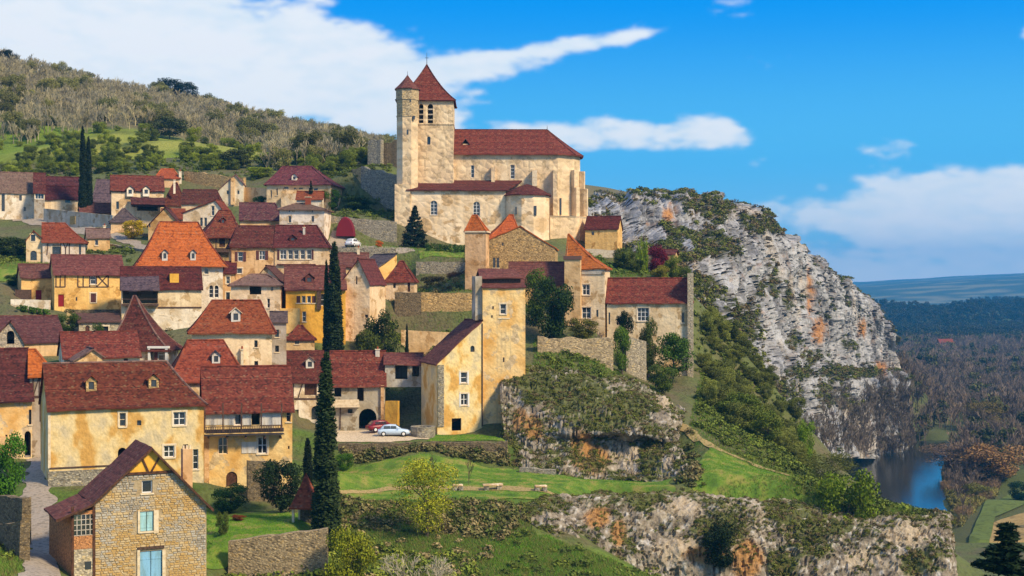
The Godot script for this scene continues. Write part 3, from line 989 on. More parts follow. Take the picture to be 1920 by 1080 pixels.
	add_house({n="open_shed", l="low tiled shed with dark open bays linking the grey house to the yellow tower house", p=[722, 792, 712, 683], d=192.0, t=0.0, dep=5.0, w="greyplaster", rm="tilebrown", r=664, ov=0.3, ctl=false, under=1.0,
		win=[[741, 685, 764, 711, "xn"], [773, 686, 786, 706, "xn"]]})
	# ---- third row
	add_house({n="timbered_yellow_house", l="long apricot house with dark timbers, red doors and a brown roof", p=[102, 232, 588, 514], d=212.0, t=6.0, dep=8.0, w="apricot", rm="tilebrown", r=480, ov=0.35, rise=1.5,
		win=[[109, 552, 120, 575, "r"], [169, 516, 180, 533, "w"], [170, 550, 180, 567, "s"], [142, 557, 145, 564, "dn"], [160, 586, 169, 600, "da"], [190, 586, 204, 600, "d"]],
		beams=[[103, 538, 122, 538], [146, 538, 203, 538], [105, 515, 105, 538], [113, 515, 113, 538], [122, 515, 122, 538], [146, 515, 146, 538], [156, 515, 156, 538], [168, 515, 168, 538], [181, 515, 181, 538], [203, 515, 203, 538], [182, 516, 202, 537], [202, 516, 182, 537]],
		ex=[["rough_footing", 122, 580, 226, 604, -0.2, 0.12, "rubbledark"]]})
	add_house({n="apricot_wing", l="small apricot wing with a dark panel standing for its shaded garage mouth beside the timbered house", p=[40, 98, 566, 520], d=214.0, t=6.0, dep=6.0, w="apricot", rm="tilebrown", r=497, ov=0.3, rise=1.5, win=[[67, 544, 78, 562, "r"]],
		ex=[["garage_door", 28, 543, 59, 563, 0.0, 0.15, "timber"]]})  # dark panel stands for the shade inside the open garage mouth
	add_house({n="gallery_house", l="cream house with a red roof, boxed ochre dormer and a dark open gallery", p=[228, 378, 632, 541], d=206.0, t=2.0, dep=8.0, w="cream", rm="tiledark", r=502, ov=0.35, rise=1.5,
		win=[[301, 579, 308, 590, "d"], [230, 545, 296, 569, "xn"]],
		ex=[["blind_dormer", 319, 513, 336, 536, -3.0, -0.9, "gold"], ["gallery_floor", 228, 569, 297, 573, 0.0, 1.1, "timber"], ["gallery_rail", 228, 560, 297, 561.5, 1.0, 1.1, "timber"], ["ledge", 296, 575, 378, 578, 0.0, 0.1, "timber"], ["lower_wall", 270, 579, 378, 632, 0.0, 0.06, "white"]]})
	add_house({n="gallery_canopy", l="grey tiled lean-to canopy over the dark open gallery", c="canopy", p=[228, 297, 560, 543], d=204.5, t=2.0, dep=2.2, w="tilebrown", rm="slate", rk="shed", r=520, ov=0.3, ctl=false, under=-1.2})
	add_house({n="gothic_window_house", l="tall white house under a huge orange hipped roof with a pointed twin window", p=[262, 418, 610, 492], d=222.0, t=4.0, dep=9.0, w="white", rm="tileorange", r=418, rx=[299, 371], kick=0.3, ov=0.75, rise=1.5, cm="tilerust",
		win=[[392, 535, 400, 558, "wg"], [402, 535, 410, 558, "wg"], [383, 502, 391, 514, "w"]],
		dor=[[309, 487, 10, 14, "boards", "slate"], [362, 487, 10, 14, "boards", "slate"]]})
	add_house({n="beige_corner_house", l="beige house with a low brown hip roof and a dark loggia opening", p=[433, 526, 592, 535], d=202.0, t=-6.0, dep=7.0, w="cream", rm="tilegrey", r=516, rx=[470, 500], ov=0.4, rise=1.5,
		win=[[468, 536, 490, 552, "xn"], [501, 560, 506, 577, "w"], [508, 538, 512, 545, "dn"]]})
	add_house({n="yellow_gold_house", l="golden yellow house with four narrow shuttered windows beside the twin-stemmed cypress", p=[536, 648, 640, 541], d=204.0, t=2.0, dep=8.0, w="gold", rm="tilebrown", r=500, ov=0.4, rise=1.5,
		win=[[556, 555, 563, 568, "s"], [566, 555, 573, 568, "w"], [576, 555, 583, 568, "w"], [585, 555, 592, 568, "s"], [567, 584, 574, 603, "w"], [600, 551, 610, 573, "o"]],
		dor=[[580, 530, 15, 11, "tilebrown", "tilebrown"]],
		ex=[["niche_wall", 524, 578, 562, 625, 0.0, 0.9, "apricot"], ["balcony_panel", 594, 545, 602, 580, 0.0, 0.3, "timber"]]})
	add_house({n="brown_gable_front", l="narrow cream gable behind the beige corner house", p=[478, 536, 560, 536], d=210.0, t=-10.0, dep=8.0, w="cream", rm="tilebrown", rk="gz", ap=[499, 500], el=525, er=535, ctl=false, ov=0.5})
	add_house({n="tall_cream_gable", l="tall cream gable house with a steep brown roof right of the cypress", p=[640, 693, 640, 540], d=206.0, t=-16.0, dep=9.0, w="cream", rm="tilebrown", rk="gz", ap=[672, 487], el=531, er=531, ov=0.4, rise=1.5,
		win=[[667, 518, 670, 533, "dn"], [684, 590, 690, 596, "dn"]]})
	add_house({n="small_pavilion_roof", l="little house with a red pyramid roof and one dark hatch below the golden house", p=[534, 590, 668, 637], d=199.0, under=0.5, t=0.0, dep=4.0, w="sand", rm="tile", r=611, rx=[560, 566], kick=0.3, ov=0.25, win=[[553, 636, 561, 645, "d"]], ctl=false})
	# ---- fourth row
	add_house({n="wide_window_house", l="cream house with a row of five white windows and mauve shutters", p=[515, 614, 530, 461], d=232.0, t=-4.0, dep=8.0, w="cream", rm="tiledark", r=424, hl=0.0, hr=2.0, ov=0.4, rise=1.5,
		win=[[525, 468, 537, 486, "w"], [540, 468, 549, 486, "w"], [551, 468, 560, 486, "w"], [563, 468, 572, 486, "w"], [575, 468, 584, 486, "w"]],
		ex=[["shutter", 520, 468, 524, 487, 0.0, 0.06, "brownshut"], ["shutter", 584.5, 468, 588, 487, 0.0, 0.06, "brownshut"], ["lower_ledge", 520, 495, 592, 497, 0.0, 0.4, "tiledark"]],
		ch=[[570, 427, 4, 14, -2.0, "boards"]], dor=[[549, 452, 12, 7, "tiledark", "tiledark"]]})
	add_house({n="rose_house", l="rose-beige house with two shuttered windows under a plum red hip roof", p=[434, 516, 530, 461], d=231.0, t=4.0, dep=8.0, w="beige", rm="tiledark", r=425, hl=1.2, hr=0.0, ov=0.4, rise=1.5,
		win=[[446, 472, 456, 490, "o"], [486, 470, 497, 487, "o"], [444, 503, 454, 513, "w"]]})
	add_house({n="bell_roof_house", l="half-timbered house with a steep red bell roof and overhanging gallery", p=[384, 452, 500, 440], d=242.0, t=10.0, dep=7.0, w="rubblegold", rm="tile", r=396, rx=[411, 432], kick=0.4, ov=0.9, rise=1.5,
		win=[[411, 443, 422, 463, "p"]],
		beams=[[405, 442, 405, 470], [430, 442, 430, 470], [440, 442, 440, 470], [395, 466, 452, 466, 0.2]],
		dor=[[418, 419, 9, 8, "tile", "tilegrey"]], ex=[["gallery_floor", 402, 468, 434, 473, 0.0, 0.9, "timber"]]})
	add_house({n="white_tower_house", l="square white house with small windows and a flat tiled hip roof", p=[524, 608, 460, 393], d=254.0, t=-10.0, dep=8.0, w="white", rm="tilegrey", r=383, rx=[554, 572], ov=0.45, rise=2.0,
		win=[[541, 405, 546, 417, "d"], [584, 405, 589, 416, "d"], [541, 394, 544, 398, "dn"], [584, 394, 587, 398, "dn"], [590, 430, 596, 441, "d"]],
		ch=[[577, 370, 10, 10, -3.0, "tilerust"]]})
	add_house({n="mottled_roof_house", l="low cream house with a mottled mauve and rust roof", p=[450, 528, 436, 411], d=258.0, t=0.0, dep=7.0, w="sand", rm="tilemauve", r=382, hl=0.0, hr=1.2, ov=0.4, rise=1.5, win=[[488, 424, 494, 434, "d"]]})
	add_house({n="grey_gable_house", l="pale grey house with paired windows and a lopsided orange roof", p=[343, 424, 446, 402], d=262.0, t=-12.0, dep=8.0, w="white", rm="tilerust", rk="gz", ap=[404, 376], el=400, er=404, ov=0.3, rise=1.5,
		win=[[375, 408, 380, 424, "d"], [383, 408, 388, 424, "d"], [396, 386, 402, 404, "w"]]})
	add_house({n="timbered_cottage", l="round-gabled white cottage with brown timbers and a rust red roof above the yellow house", p=[80, 160, 492, 453], d=238.0, t=0.0, dep=7.0, w="white", rm="tilerust", r=420, rx=[78, 122], kick=0.3, ov=0.5, rise=1.5,
		win=[[98, 462, 114, 478, "d"], [148, 458, 152, 477, "d"]],
		beams=[[90, 453, 88, 478], [114, 453, 114, 479], [118, 454, 123, 466], [128, 454, 123, 466], [123, 466, 123, 479], [130, 453, 130, 479], [98, 460, 114, 460], [84, 453, 130, 455, 0.14]]})
	add_house({n="cottage_gable", l="narrow pale gable with an arched doorway at the end of the timbered cottage", p=[49, 82, 492, 450], d=237.0, t=0.0, dep=6.0, w="cream", rm="tilerust", rk="gz", ap=[63, 434], el=452, er=450, ov=0.15, ctl=false,
		win=[[58, 440, 66, 452, "d"], [57, 470, 69, 488, "da"]]})
	# ---- top row, left
	add_house({n="lichen_roof_barn", l="old cream barn with a lichen brown roof at the top of the lane", p=[-50, 64, 412, 360], d=286.0, t=2.0, dep=9.0, w="white", rm="tilegrey", r=324, ov=0.3, rise=2.0, win=[[36, 366, 41, 376, "dn"], [44, 388, 49, 396, "dn"], [3, 360, 9, 396, "dn"]]})
	add_house({n="glazed_porch_house", l="narrow red roofed house with a glazed upper porch beside the old barn", p=[64, 84, 414, 362], d=285.0, t=0.0, dep=8.0, w="greyplaster", rm="tiledark", r=326, ov=0.2, ctl=false, win=[[66, 363, 82, 373, "w"]]})
	add_house({n="double_roof_house", l="low cream house with two stepped dark red roofs next to the paired cypresses", p=[84, 152, 405, 373], d=288.0, t=0.0, dep=6.0, w="cream", rm="tiledark", r=350, ov=0.3, rise=2.0, win=[[122, 375, 132, 380, "dn"]]})
	add_house({n="upper_red_house", l="long dark red roof with a white wall strip just above the double roof house", p=[86, 152, 374, 357], d=296.0, t=0.0, dep=6.0, w="white", rm="tiledark", r=333, ov=0.2, rise=2.0})
	add_house({n="slate_house", l="cream house with a purple-grey slate roof between cypresses and white dormer house", p=[174, 208, 395, 378], d=292.0, t=0.0, dep=9.0, w="sand", rm="slate", r=338, hl=0.8, hr=0.0, ov=0.3, rise=2.0})
	add_house({n="white_dormer_house", l="white house with two blue-shuttered dormers and a dark lean-to porch", p=[209, 307, 425, 358], d=280.0, t=2.0, dep=8.0, w="cream", rm="tile", r=331, ov=0.3, rise=2.0, win=[[218, 378, 223, 392, "d"], [257, 383, 296, 395, "xn"]],
		dor=[[244, 365, 12, 11, "white", "slate"], [274, 365, 12, 11, "white", "slate"]]})
	add_house({n="porch_lean_to", l="brown lean-to roof over the dark porch of the white dormer house", c="lean-to", p=[247, 308, 392, 383], d=278.0, t=2.0, dep=1.9, w="timber", rm="tiledark", rk="shed", r=372, ov=0.3, ctl=false, under=-0.5})
	add_house({n="orange_top_house", l="small house with a rounded bright orange roof on the upper slope", p=[292, 336, 352, 334], d=300.0, t=0.0, dep=7.0, w="sand", rm="tileorange", r=318, rx=[303, 325], ov=0.3, rise=2.0, ch=[[338, 322, 5, 12, 0.0, "white"]]})
	add_house({n="jumbled_roof_house", l="house with a plum hip roof and white chimneys in the packed upper rows", p=[306, 348, 402, 384], d=284.0, t=0.0, dep=8.0, w="cream", rm="tiledark", r=344, rx=[326, 332], ov=0.3, rise=2.0, ch=[[327, 338, 4, 14, 0.0, "white"]]})
	add_house({n="long_plum_roof_house", l="house with a long low plum roof below the ochre bank", p=[340, 412, 400, 381], d=276.0, t=-6.0, dep=8.0, w="cream", rm="tiledark", r=357, hl=0.0, hr=1.0, ov=0.3, rise=2.0})
	add_house({n="curved_gable_house", l="small white house with a half roof of brown tiles against the ochre bank", p=[407, 456, 388, 350], d=288.0, t=-6.0, dep=6.0, w="white", rm="tilegrey", rk="gz", ap=[441, 328], el=360, er=345, ov=0.2, rise=2.0,
		win=[[425, 357, 429, 364, "dn"], [445, 357, 449, 364, "dn"]], ex=[["chimney_breast", 433, 334, 440, 384, 0.0, 0.5, "sand"]]})
	add_house({n="manor_house", l="broad cream manor with a hipped mauve roof patched bright orange", p=[500, 620, 395, 345], d=276.0, t=-14.0, dep=11.0, w="cream", rm="tilemauve", r=313, rx=[530, 584], kick=0.15, ov=0.5, rise=2.0,
		win=[[507, 357, 510, 371, "d"], [518, 354, 521, 366, "d"], [532, 350, 541, 354, "dn"], [551, 352, 555, 355, "dn"], [560, 352, 568, 355, "dn"], [588, 353, 596, 357, "dn"]],
		dor=[[552, 338, 10, 8, "white", "tilemauve"]],
		ex=[["low_wing", 532, 364, 570, 400, 0.0, 2.0, "cream"]]})
	add_house({n="ochre_gable_cottage", l="small ochre gable cottage with a dark steep roof beside the yellow shrub", p=[278, 330, 450, 413], d=256.0, t=-8.0, dep=7.0, w="beige", rm="tiledark", rk="gz", ap=[310, 390], el=424, er=414, ov=0.3, rise=1.5, win=[[279, 418, 282, 426, "dn"]]})
	add_house({n="conical_hut", l="low hut with a conical slate roof behind the yellow shrub", p=[207, 262, 436, 416], d=263.0, t=0.0, dep=6.0, w="sand", rm="slate", r=392, rx=[230, 234], kick=0.3, ov=0.3, rise=1.5, win=[[202, 420, 208, 432, "dn"]]})
	# ---- centre
	add_house({n="garden_pavilion", l="small square pavilion with a red pyramid roof at the end of the golden terrace wall", p=[723, 777, 580, 527], d=221.0, t=-6.0, dep=4.6, w="cream", rm="tile", r=491, rx=[750, 756], kick=0.15, ov=0.25, rise=1.0, win=[[764, 529, 769, 547, "p"], [737, 531, 742, 540, "dn"]]})
	add_house({n="shadowed_ochre_house", l="ochre house with a steep grey roof edge just behind the pavilion", p=[693, 744, 585, 512], d=228.0, t=30.0, dep=7.0, w="apricot", rm="slate", rk="gz", ap=[742, 478], el=512, er=480, ov=0.3, rise=1.5})
	add_house({n="orange_capped_turret", l="square stone turret with an orange cap standing beside the stone gable house", c="turret", p=[872, 911, 548, 434], d=222.0, t=-10.0, dep=3.2, w="beige", rm="tileorange", r=405, rx=[886, 894], kick=0.1, ov=0.12, rise=1.0, ex=[["drip_course", 869, 433, 914, 436, -3.2, 0.15, "trim"]]})
	add_house({n="stone_gable_house", l="weathered stone gable house with paired windows below the round chapel", p=[898, 1041, 515, 462], d=226.0, t=-4.0, dep=10.0, w="rubblegold", rm="tileorange", rk="gz", ap=[975, 426], el=458, er=466, ov=0.25, fo=0.1, rise=2.0, win=[[924, 483, 929, 502, "d"], [931, 483, 936, 502, "d"], [941, 455, 944, 461, "dn"]],
		ex=[["corbel", 902, 484, 916, 487, 0.0, 0.5, "rubble"]]})
	add_house({n="orange_slope_roof", l="house with a swept orange roof peaking beside the chapel behind the stone gable", p=[914, 978, 470, 447], d=238.0, t=10.0, dep=7.0, w="sand", rm="tileorange", r=404, rx=[955, 962], kick=0.45, ov=0.4, ctl=false})
	add_house({n="brown_link_house", l="low house with a brown roof between the yellow tower and the chimney tower", p=[955, 1062, 570, 533], d=216.0, t=0.0, dep=8.0, w="apricot", rm="tilebrown", r=493, ov=0.3, rise=1.0})
	add_house({n="chimney_tower_house", l="cream house with a tall square chimney tower and a sweeping orange roof", p=[1060, 1134, 610, 503], d=213.0, t=-6.0, dep=9.0, w="cream", rm="tileorange", r=440, rx=[1040, 1062], kick=0.35, ov=0.3, rise=1.0,
		win=[[1092, 533, 1106, 553, "w"], [1091, 576, 1108, 597, "w"], [1118, 581, 1122, 594, "dn"]],
		ex=[["stair_tower", 1060, 487, 1090, 610, 0.02, 1.2, "sand"], ["tower_cap", 1058, 480, 1091, 487, -0.2, 1.35, "tilegrey"], ["cornice", 1090.5, 507, 1134, 514, 0.0, 0.15, "greyplaster"]]})
	add_house({n="buttressed_house", l="long cream house with a red roof and tall stone buttress above the cliff", p=[1138, 1296, 700, 567], d=212.0, t=-2.0, dep=9.0, w="cream", rm="tile", r=523, hl=0.0, hr=0.6, ov=0.3, rise=1.5, ov2=0.2,
		win=[[1195, 577, 1217, 602, "w"], [1278, 586, 1283, 605, "d"], [1141, 586, 1144, 608, "dn"]],
		ex=[["buttress", 1289, 512, 1300, 720, -6.0, 0.5, "rubble"]]})
	add_house({n="church_annex", l="small ochre annex with a red roof on the slope right of the church apse", p=[1097, 1158, 468, 430], d=268.0, t=-8.0, dep=7.0, w="apricot", rm="tiledark", r=407, ov=0.2, rise=1.0, win=[[1109, 434, 1114, 441, "dn"]]})
	add_house({n="vine_ruin", l="roofless pink stone ruin overgrown with a crimson vine above the red roof", c="ruin", p=[1216, 1264, 512, 478], d=243.0, t=-8.0, dep=5.0, w="sand", rm="tiledark", r=470, ov=0.1, rise=0.5, win=[[1232, 482, 1238, 500, "x"], [1246, 484, 1252, 502, "x"]]})
	# small houses that fill the gaps between the rows
	add_house({n="hidden_brown_house", l="low brown roofed house tucked behind the tall cream gable", p=[630, 690, 530, 500], d=215.0, t=0.0, dep=7.0, w="sand", rm="tilebrown", r=476, ov=0.3, rise=1.0, ch=[[672, 466, 5, 14, -3.0, "trim"]]})
	add_house({n="narrow_beige_house", l="narrow beige house squeezed between the orange hipped roof and the rose-beige house", p=[408, 442, 585, 512], d=227.0, t=0.0, dep=7.0, w="beige", rm="tiledark", r=492, ov=0.3, rise=1.0, win=[[424, 518, 431, 532, "w"], [424, 548, 431, 562, "d"]]})
	add_house({n="cellar_house", l="low rubble cellar house with a brown lean-to roof in the yard below the timbered house", p=[148, 226, 634, 604], d=200.0, t=4.0, dep=5.0, w="rubble", rm="tilebrown", rk="shed", r=588, ov=0.3, rise=0.8, win=[[160, 610, 168, 632, "pa"], [192, 612, 203, 624, "d"]]})
	add_house({n="grey_stair_house", l="narrow grey house with a slate roof between the dormer house and the niche wall", p=[508, 537, 690, 604], d=189.0, t=0.0, dep=6.0, w="greyplaster", rm="slate", r=586, ov=0.25, rise=0.8, win=[[516, 618, 523, 632, "d"], [516, 648, 523, 660, "d"]]})
	add_house({n="plum_gap_house", l="small cream house with a plum roof right of the ochre gable cottage", p=[304, 346, 446, 410], d=268.0, t=0.0, dep=6.0, w="cream", rm="tilerust", r=393, ov=0.3, rise=1.0, win=[[316, 416, 322, 428, "d"]]})
	add_house({n="red_roof_cottage", l="little cottage with a rust red roof in front of the manor house", p=[556, 604, 392, 374], d=266.0, t=-4.0, dep=6.0, w="white", rm="tilerust", r=360, ov=0.3, rise=1.0, ctl=false})
	add_house({n="lane_corner_house", l="small sandy house with a grey-brown roof at the bend of the upper lane", p=[164, 206, 470, 446], d=250.0, t=4.0, dep=6.0, w="sand", rm="tilegrey", r=430, ov=0.3, rise=1.0, win=[[178, 450, 184, 460, "w"]], ch=[[196, 424, 5, 10, -3.0, "trim"]]})
	add_house({n="brown_roof_annex", l="brown roofed annex left of the white dormer house porch", p=[150, 206, 414, 398], d=283.0, t=0.0, dep=5.0, w="sand", rm="tilebrown", r=382, ov=0.3, rise=1.5, ctl=false})
	add_house({n="garden_store", l="small stone store with a rusty roof between the pavilion and the grey rubble wall", p=[690, 722, 590, 556], d=219.0, t=6.0, dep=4.0, w="rubble", rm="tilerust", rk="shed", r=540, ov=0.2, rise=0.5, win=[[702, 562, 709, 578, "p"]]})
	# yellow tower house: gabled block and its tower are one building
	add_house({n="tower_house_block", l="ochre block with a steep lopsided brown roof leaning against the tall yellow tower", p=[820, 906, 810, 682], d=185.0, t=20.0, dep=6.6, w="ochre", rm="tilebrown", rk="gz", ap=[904, 603], el=682, er=604, ov=0.35, fo=0.12, rise=-0.3,
		win=[[864, 698, 876, 718, "w"], [864, 738, 877, 760, "w"], [882, 648, 890, 660, "da"], [847, 784, 865, 808, "x"]],
		ex=[["window_surround", 861, 695, 864, 721, 0.0, 0.04, "frame"], ["window_surround", 876, 695, 879, 721, 0.0, 0.04, "frame"], ["window_surround", 861, 735, 864, 763, 0.0, 0.04, "frame"], ["window_surround", 877, 735, 880, 763, 0.0, 0.04, "frame"], ["drain_pipe", 903, 606, 905, 800, 0.0, 0.1, "timber"], ["corner_buttress", 821, 684, 832, 800, 0.0, 0.12, "rubblegrey"]]})
	add_house({n="yellow_tower", l="tall square yellow tower with a two-tiered brown roof and one small window", c="tower", p=[905, 985, 800, 540], d=187.0, t=9.0, dep=5.2, w="ochre2", rm="tilebrown", rk="shed", r=522, ov=0.2, rise=4.0,
		win=[[938, 570, 949, 589, "w"], [943, 670, 946, 679, "dn"], [923, 574, 926, 580, "dn"], [921, 591, 924, 596, "dn"]],
		ex=[["sill_band", 934, 596, 956, 598, 0.0, 0.08, "trim"]]})

# ---------------------------------------------------------------- ground
class Grid:
	var x0: float
	var z0: float
	var s: float
	var nx: int
	var nz: int
	var h: PackedFloat32Array
	func _init(ax: float, az: float, step: float, cx: int, cz: int) -> void:
		x0 = ax; z0 = az; s = step; nx = cx; nz = cz
		h.resize(nx * nz)
		h.fill(-64.0)
	func has(x: float, z: float) -> bool:
		return x > x0 and z > z0 and x < x0 + (nx - 1) * s and z < z0 + (nz - 1) * s
	func at(x: float, z: float) -> float:
		var fx := clampf((x - x0) / s, 0.0, nx - 1.001)
		var fz := clampf((z - z0) / s, 0.0, nz - 1.001)
		var i := int(fx)
		var j := int(fz)
		var a := fx - i
		var b := fz - j
		var k := j * nx + i
		# same diagonal as the mesh
		if a + b < 1.0:
			return h[k] + (h[k + 1] - h[k]) * a + (h[k + nx] - h[k]) * b
		return h[k + nx + 1] + (h[k + nx] - h[k + nx + 1]) * (1.0 - a) + (h[k + 1] - h[k + nx + 1]) * (1.0 - b)
	func smooth() -> void:
		var o := h.duplicate()
		for j in range(1, nz - 1):
			for i in range(1, nx - 1):
				var k := j * nx + i
				o[k] = h[k] * 0.4 + (h[k - 1] + h[k + 1] + h[k - nx] + h[k + nx]) * 0.15
		h = o

var GA: Grid
var GB: Grid
var river_line := [Vector2(60, -250), Vector2(84, -320), Vector2(108, -400), Vector2(126, -470), Vector2(150, -540), Vector2(186, -585), Vector2(240, -606), Vector2(330, -600), Vector2(520, -560), Vector2(1000, -520)]

func raster(g: Grid, pts: PackedVector2Array, hs: PackedFloat32Array, ids: PackedInt32Array) -> void:
	for t in range(0, ids.size(), 3):
		var a := pts[ids[t]]
		var b := pts[ids[t + 1]]
		var c := pts[ids[t + 2]]
		var det := (b - a).cross(c - a)
		if absf(det) < 1e-6:
			continue
		var i0 := clampi(int(ceil((minf(a.x, minf(b.x, c.x)) - g.x0) / g.s)), 0, g.nx)
		var i1 := clampi(int(floor((maxf(a.x, maxf(b.x, c.x)) - g.x0) / g.s)), -1, g.nx - 1)
		var j0 := clampi(int(ceil((minf(a.y, minf(b.y, c.y)) - g.z0) / g.s)), 0, g.nz)
		var j1 := clampi(int(floor((maxf(a.y, maxf(b.y, c.y)) - g.z0) / g.s)), -1, g.nz - 1)
		for j in range(j0, j1 + 1):
			for i in range(i0, i1 + 1):
				var p := Vector2(g.x0 + i * g.s, g.z0 + j * g.s)
				var u := (p - a).cross(c - a) / det
				var v := (b - a).cross(p - a) / det
				if u >= -1e-4 and v >= -1e-4 and u + v <= 1.0002:
					g.h[j * g.nx + i] = hs[ids[t]] * (1.0 - u - v) + hs[ids[t + 1]] * u + hs[ids[t + 2]] * v

func height(x: float, z: float) -> float:
	if GA.has(x, z):
		return GA.at(x, z)
	return GB.at(x, z)

# where the line of sight through a pixel meets the ground
func ground_at(px: float, d: float) -> Vector3:
	var x := (px - 960.0) / FP * d
	return Vector3(x, height(x, -d), -d)

func river_dist(p: Vector2) -> float:
	var best := 1e9
	for i in river_line.size() - 1:
		best = minf(best, p.distance_to(Geometry2D.get_closest_point_to_segment(p, river_line[i], river_line[i + 1])))
	return best

func terrain() -> void:
	for c in [
		# lane and left foreground
		[-200, 1090, 90], [-40, 1085, 100], [75, 1085, 103], [150, 1130, 104], [20, 1010, 117], [75, 1003, 118], [112, 1003, 118], [40, 925, 132], [75, 905, 136], [90, 868, 147], [-60, 940, 132], [-200, 940, 140], [-300, 800, 170], [-300, 600, 210], [-300, 1100, 80],
		[75, 1250, 80], [300, 1300, 80], [600, 1350, 80], [900, 1400, 80], [1200, 1450, 80],
		[170, 1090, 111], [390, 1120, 111], [400, 1045, 119], [398, 990, 128], [550, 985, 129], [565, 960, 135], [400, 955, 139], [480, 958, 139], [600, 955, 139],
		[428, 1012, 120.6], [600, 998, 121], [426, 1110, 118], [604, 1105, 118], [515, 1110, 118], [500, 1200, 100], [700, 1200, 105],
		# terrace meadow and bank below it
		[640, 936, 150], [640, 892, 168], [650, 884, 170.5], [945, 884, 170.5], [780, 900, 160], [950, 905, 160], [1100, 903, 164], [1245, 905, 165], [1255, 918, 158], [700, 950, 146], [850, 946, 147], [1000, 936, 150], [1250, 924, 154],
		[640, 1000, 140], [850, 1000, 141], [960, 975, 143], [1010, 1010, 141], [1100, 1050, 138], [850, 1085, 128], [640, 1095, 125], [1100, 1100, 131], [1200, 1085, 138], [1000, 1045, 136], [760, 1040, 133],
		[1000, 1300, 105], [1400, 1400, 110], [1750, 1400, 120],
		# wall, forecourt
		[640, 832, 173.6], [800, 830, 173.6], [950, 826, 174], [640, 816, 182], [780, 813, 182], [640, 808, 188], [735, 803, 188], [905, 817, 182], [950, 821, 178],
		[560, 810, 186], [600, 810, 186], [500, 812, 184], [730, 770, 196], [760, 720, 205], [720, 690, 204], [780, 690, 208],
		# outcrop
		[955, 694, 193], [1000, 702, 191], [1060, 700, 191], [1150, 718, 191], [1230, 752, 187], [1262, 784, 182.5], [958, 832, 177], [1000, 880, 171.5], [1100, 900, 169], [1240, 906, 167], [1000, 860, 180], [1060, 868, 182], [1120, 868, 182], [1180, 868, 181], [1230, 870, 179],
		# right shoulder
		[1330, 832, 176], [1400, 867, 172], [1480, 892, 168], [1320, 872, 166], [1400, 887, 163], [1450, 905, 160], [1300, 905, 160], [1300, 926, 158], [1450, 944, 159], [1600, 957, 160], [1700, 966, 160], [1778, 968, 161],
		[1250, 1085, 154], [1350, 1085, 155], [1450, 1090, 156], [1600, 1090, 157], [1765, 1090, 157], [1520, 905, 176], [1560, 960, 205], [1660, 985, 180],
		[1320, 775, 190], [1400, 795, 202], [1460, 845, 192], [1500, 868, 204], [1330, 690, 228],
		[1306, 700, 214], [1000, 640, 204], [1060, 634, 206], [1150, 520, 233], [1250, 512, 238], [1200, 470, 258], [1160, 445, 285],
		# centre slopes up to the church
		[700, 580, 214], [760, 640, 206], [850, 630, 207], [742, 619, 215.3], [815, 619, 215.4], [888, 619, 215.4], [742, 548, 217.0], [815, 548, 217.0], [888, 548, 217.0], [870, 543, 221], [790, 545, 230], [785, 538, 242.4], [872, 538, 242.4], [785, 489, 244.4], [872, 489, 244.4], [790, 468, 254], [870, 466, 254],
		[740, 474, 262], [860, 468, 262], [1040, 450, 262], [1085, 440, 275], [960, 440, 300], [760, 440, 300],
		[610, 530, 245.4], [650, 530, 245.4], [700, 536, 245.4], [745, 536, 245.6], [610, 466, 248], [700, 466, 248], [780, 468, 249], [640, 460, 257], [735, 462, 257], [640, 408, 263], [738, 415, 263], [650, 392, 272], [660, 400, 283], [740, 402, 283], [660, 318, 290], [745, 305, 296], [720, 296, 310],
		# upper left
		[20, 405, 288], [110, 430, 275], [200, 450, 262], [270, 470, 248], [0, 470, 250], [30, 505, 225], [-80, 505, 225], [-80, 420, 280], [0, 530, 212], [20, 575, 204], [95, 576, 207],
		[0, 335, 325], [100, 328, 320], [250, 326, 318], [400, 322, 318], [480, 322, 320], [620, 330, 305], [250, 252, 385], [120, 260, 380], [400, 275, 365], [470, 295, 350], [0, 275, 372], [560, 310, 330], [640, 305, 335],
		[-200, 300, 340], [-400, 250, 400], [-150, 85, 500], [-400, 20, 500], [0, 122, 520], [100, 140, 530], [200, 170, 540], [300, 190, 550], [380, 208, 560], [500, 243, 590], [600, 268, 620], [690, 288, 640], [850, 310, 580], [1000, 355, 480], [1080, 390, 380],
		[1090, 386, 405], [1200, 376, 450], [1300, 374, 480], [1390, 394, 510],
		# behind the cliff rim the plateau falls away
		[1400, 410, 560], [1500, 500, 630], [1590, 585, 690], [1640, 680, 710], [1650, 770, 730]]:
		gp.append(P(c[0], c[1], c[2]))
	for row in CLIFF_ROWS.slice(1):
		for c in row:
			gp.append(P(c[0], c[1], c[2]) + Vector3(0, -12.0, -22.0))
	# valley and far edges, world
	for w in [[22, -22, -60], [42, -25, -75], [90, -48, -80], [60, -45, -105], [30, -30, -105], [-40, -40, -60], [-120, -30, -60], [51, -45, -156], [55, -62, -158], [58, -60, -175], [55, -58, -130], [105, -63, -160], [75, -45, -230], [92, -62, -290], [60, -34, -240], [96, -60, -380], [100, -56, -470], [132, -60, -530], [185, -63, -600], [195, -63, -640], [215, -63, -690], [230, -63, -760],
		[700, -62, -80], [900, -61, -60], [900, -60, -700], [900, -55, -1500], [500, -60, -1500], [150, -62, -1000], [160, -62, -1500], [300, -63, -700], [250, -63, -400], [120, -63, -400], [400, -63, -1000], [190, -50, -900], [0, 30, -1000], [0, 20, -1500], [-300, 75, -900], [-700, 80, -900], [-700, 70, -1500], [-700, 85, -550], [-700, 40, -300], [-700, 0, -60], [100, 10, -720]]:
		gp.append(Vector3(w[0], w[1], w[2]))
	var pts := PackedVector2Array()
	var hs := PackedFloat32Array()
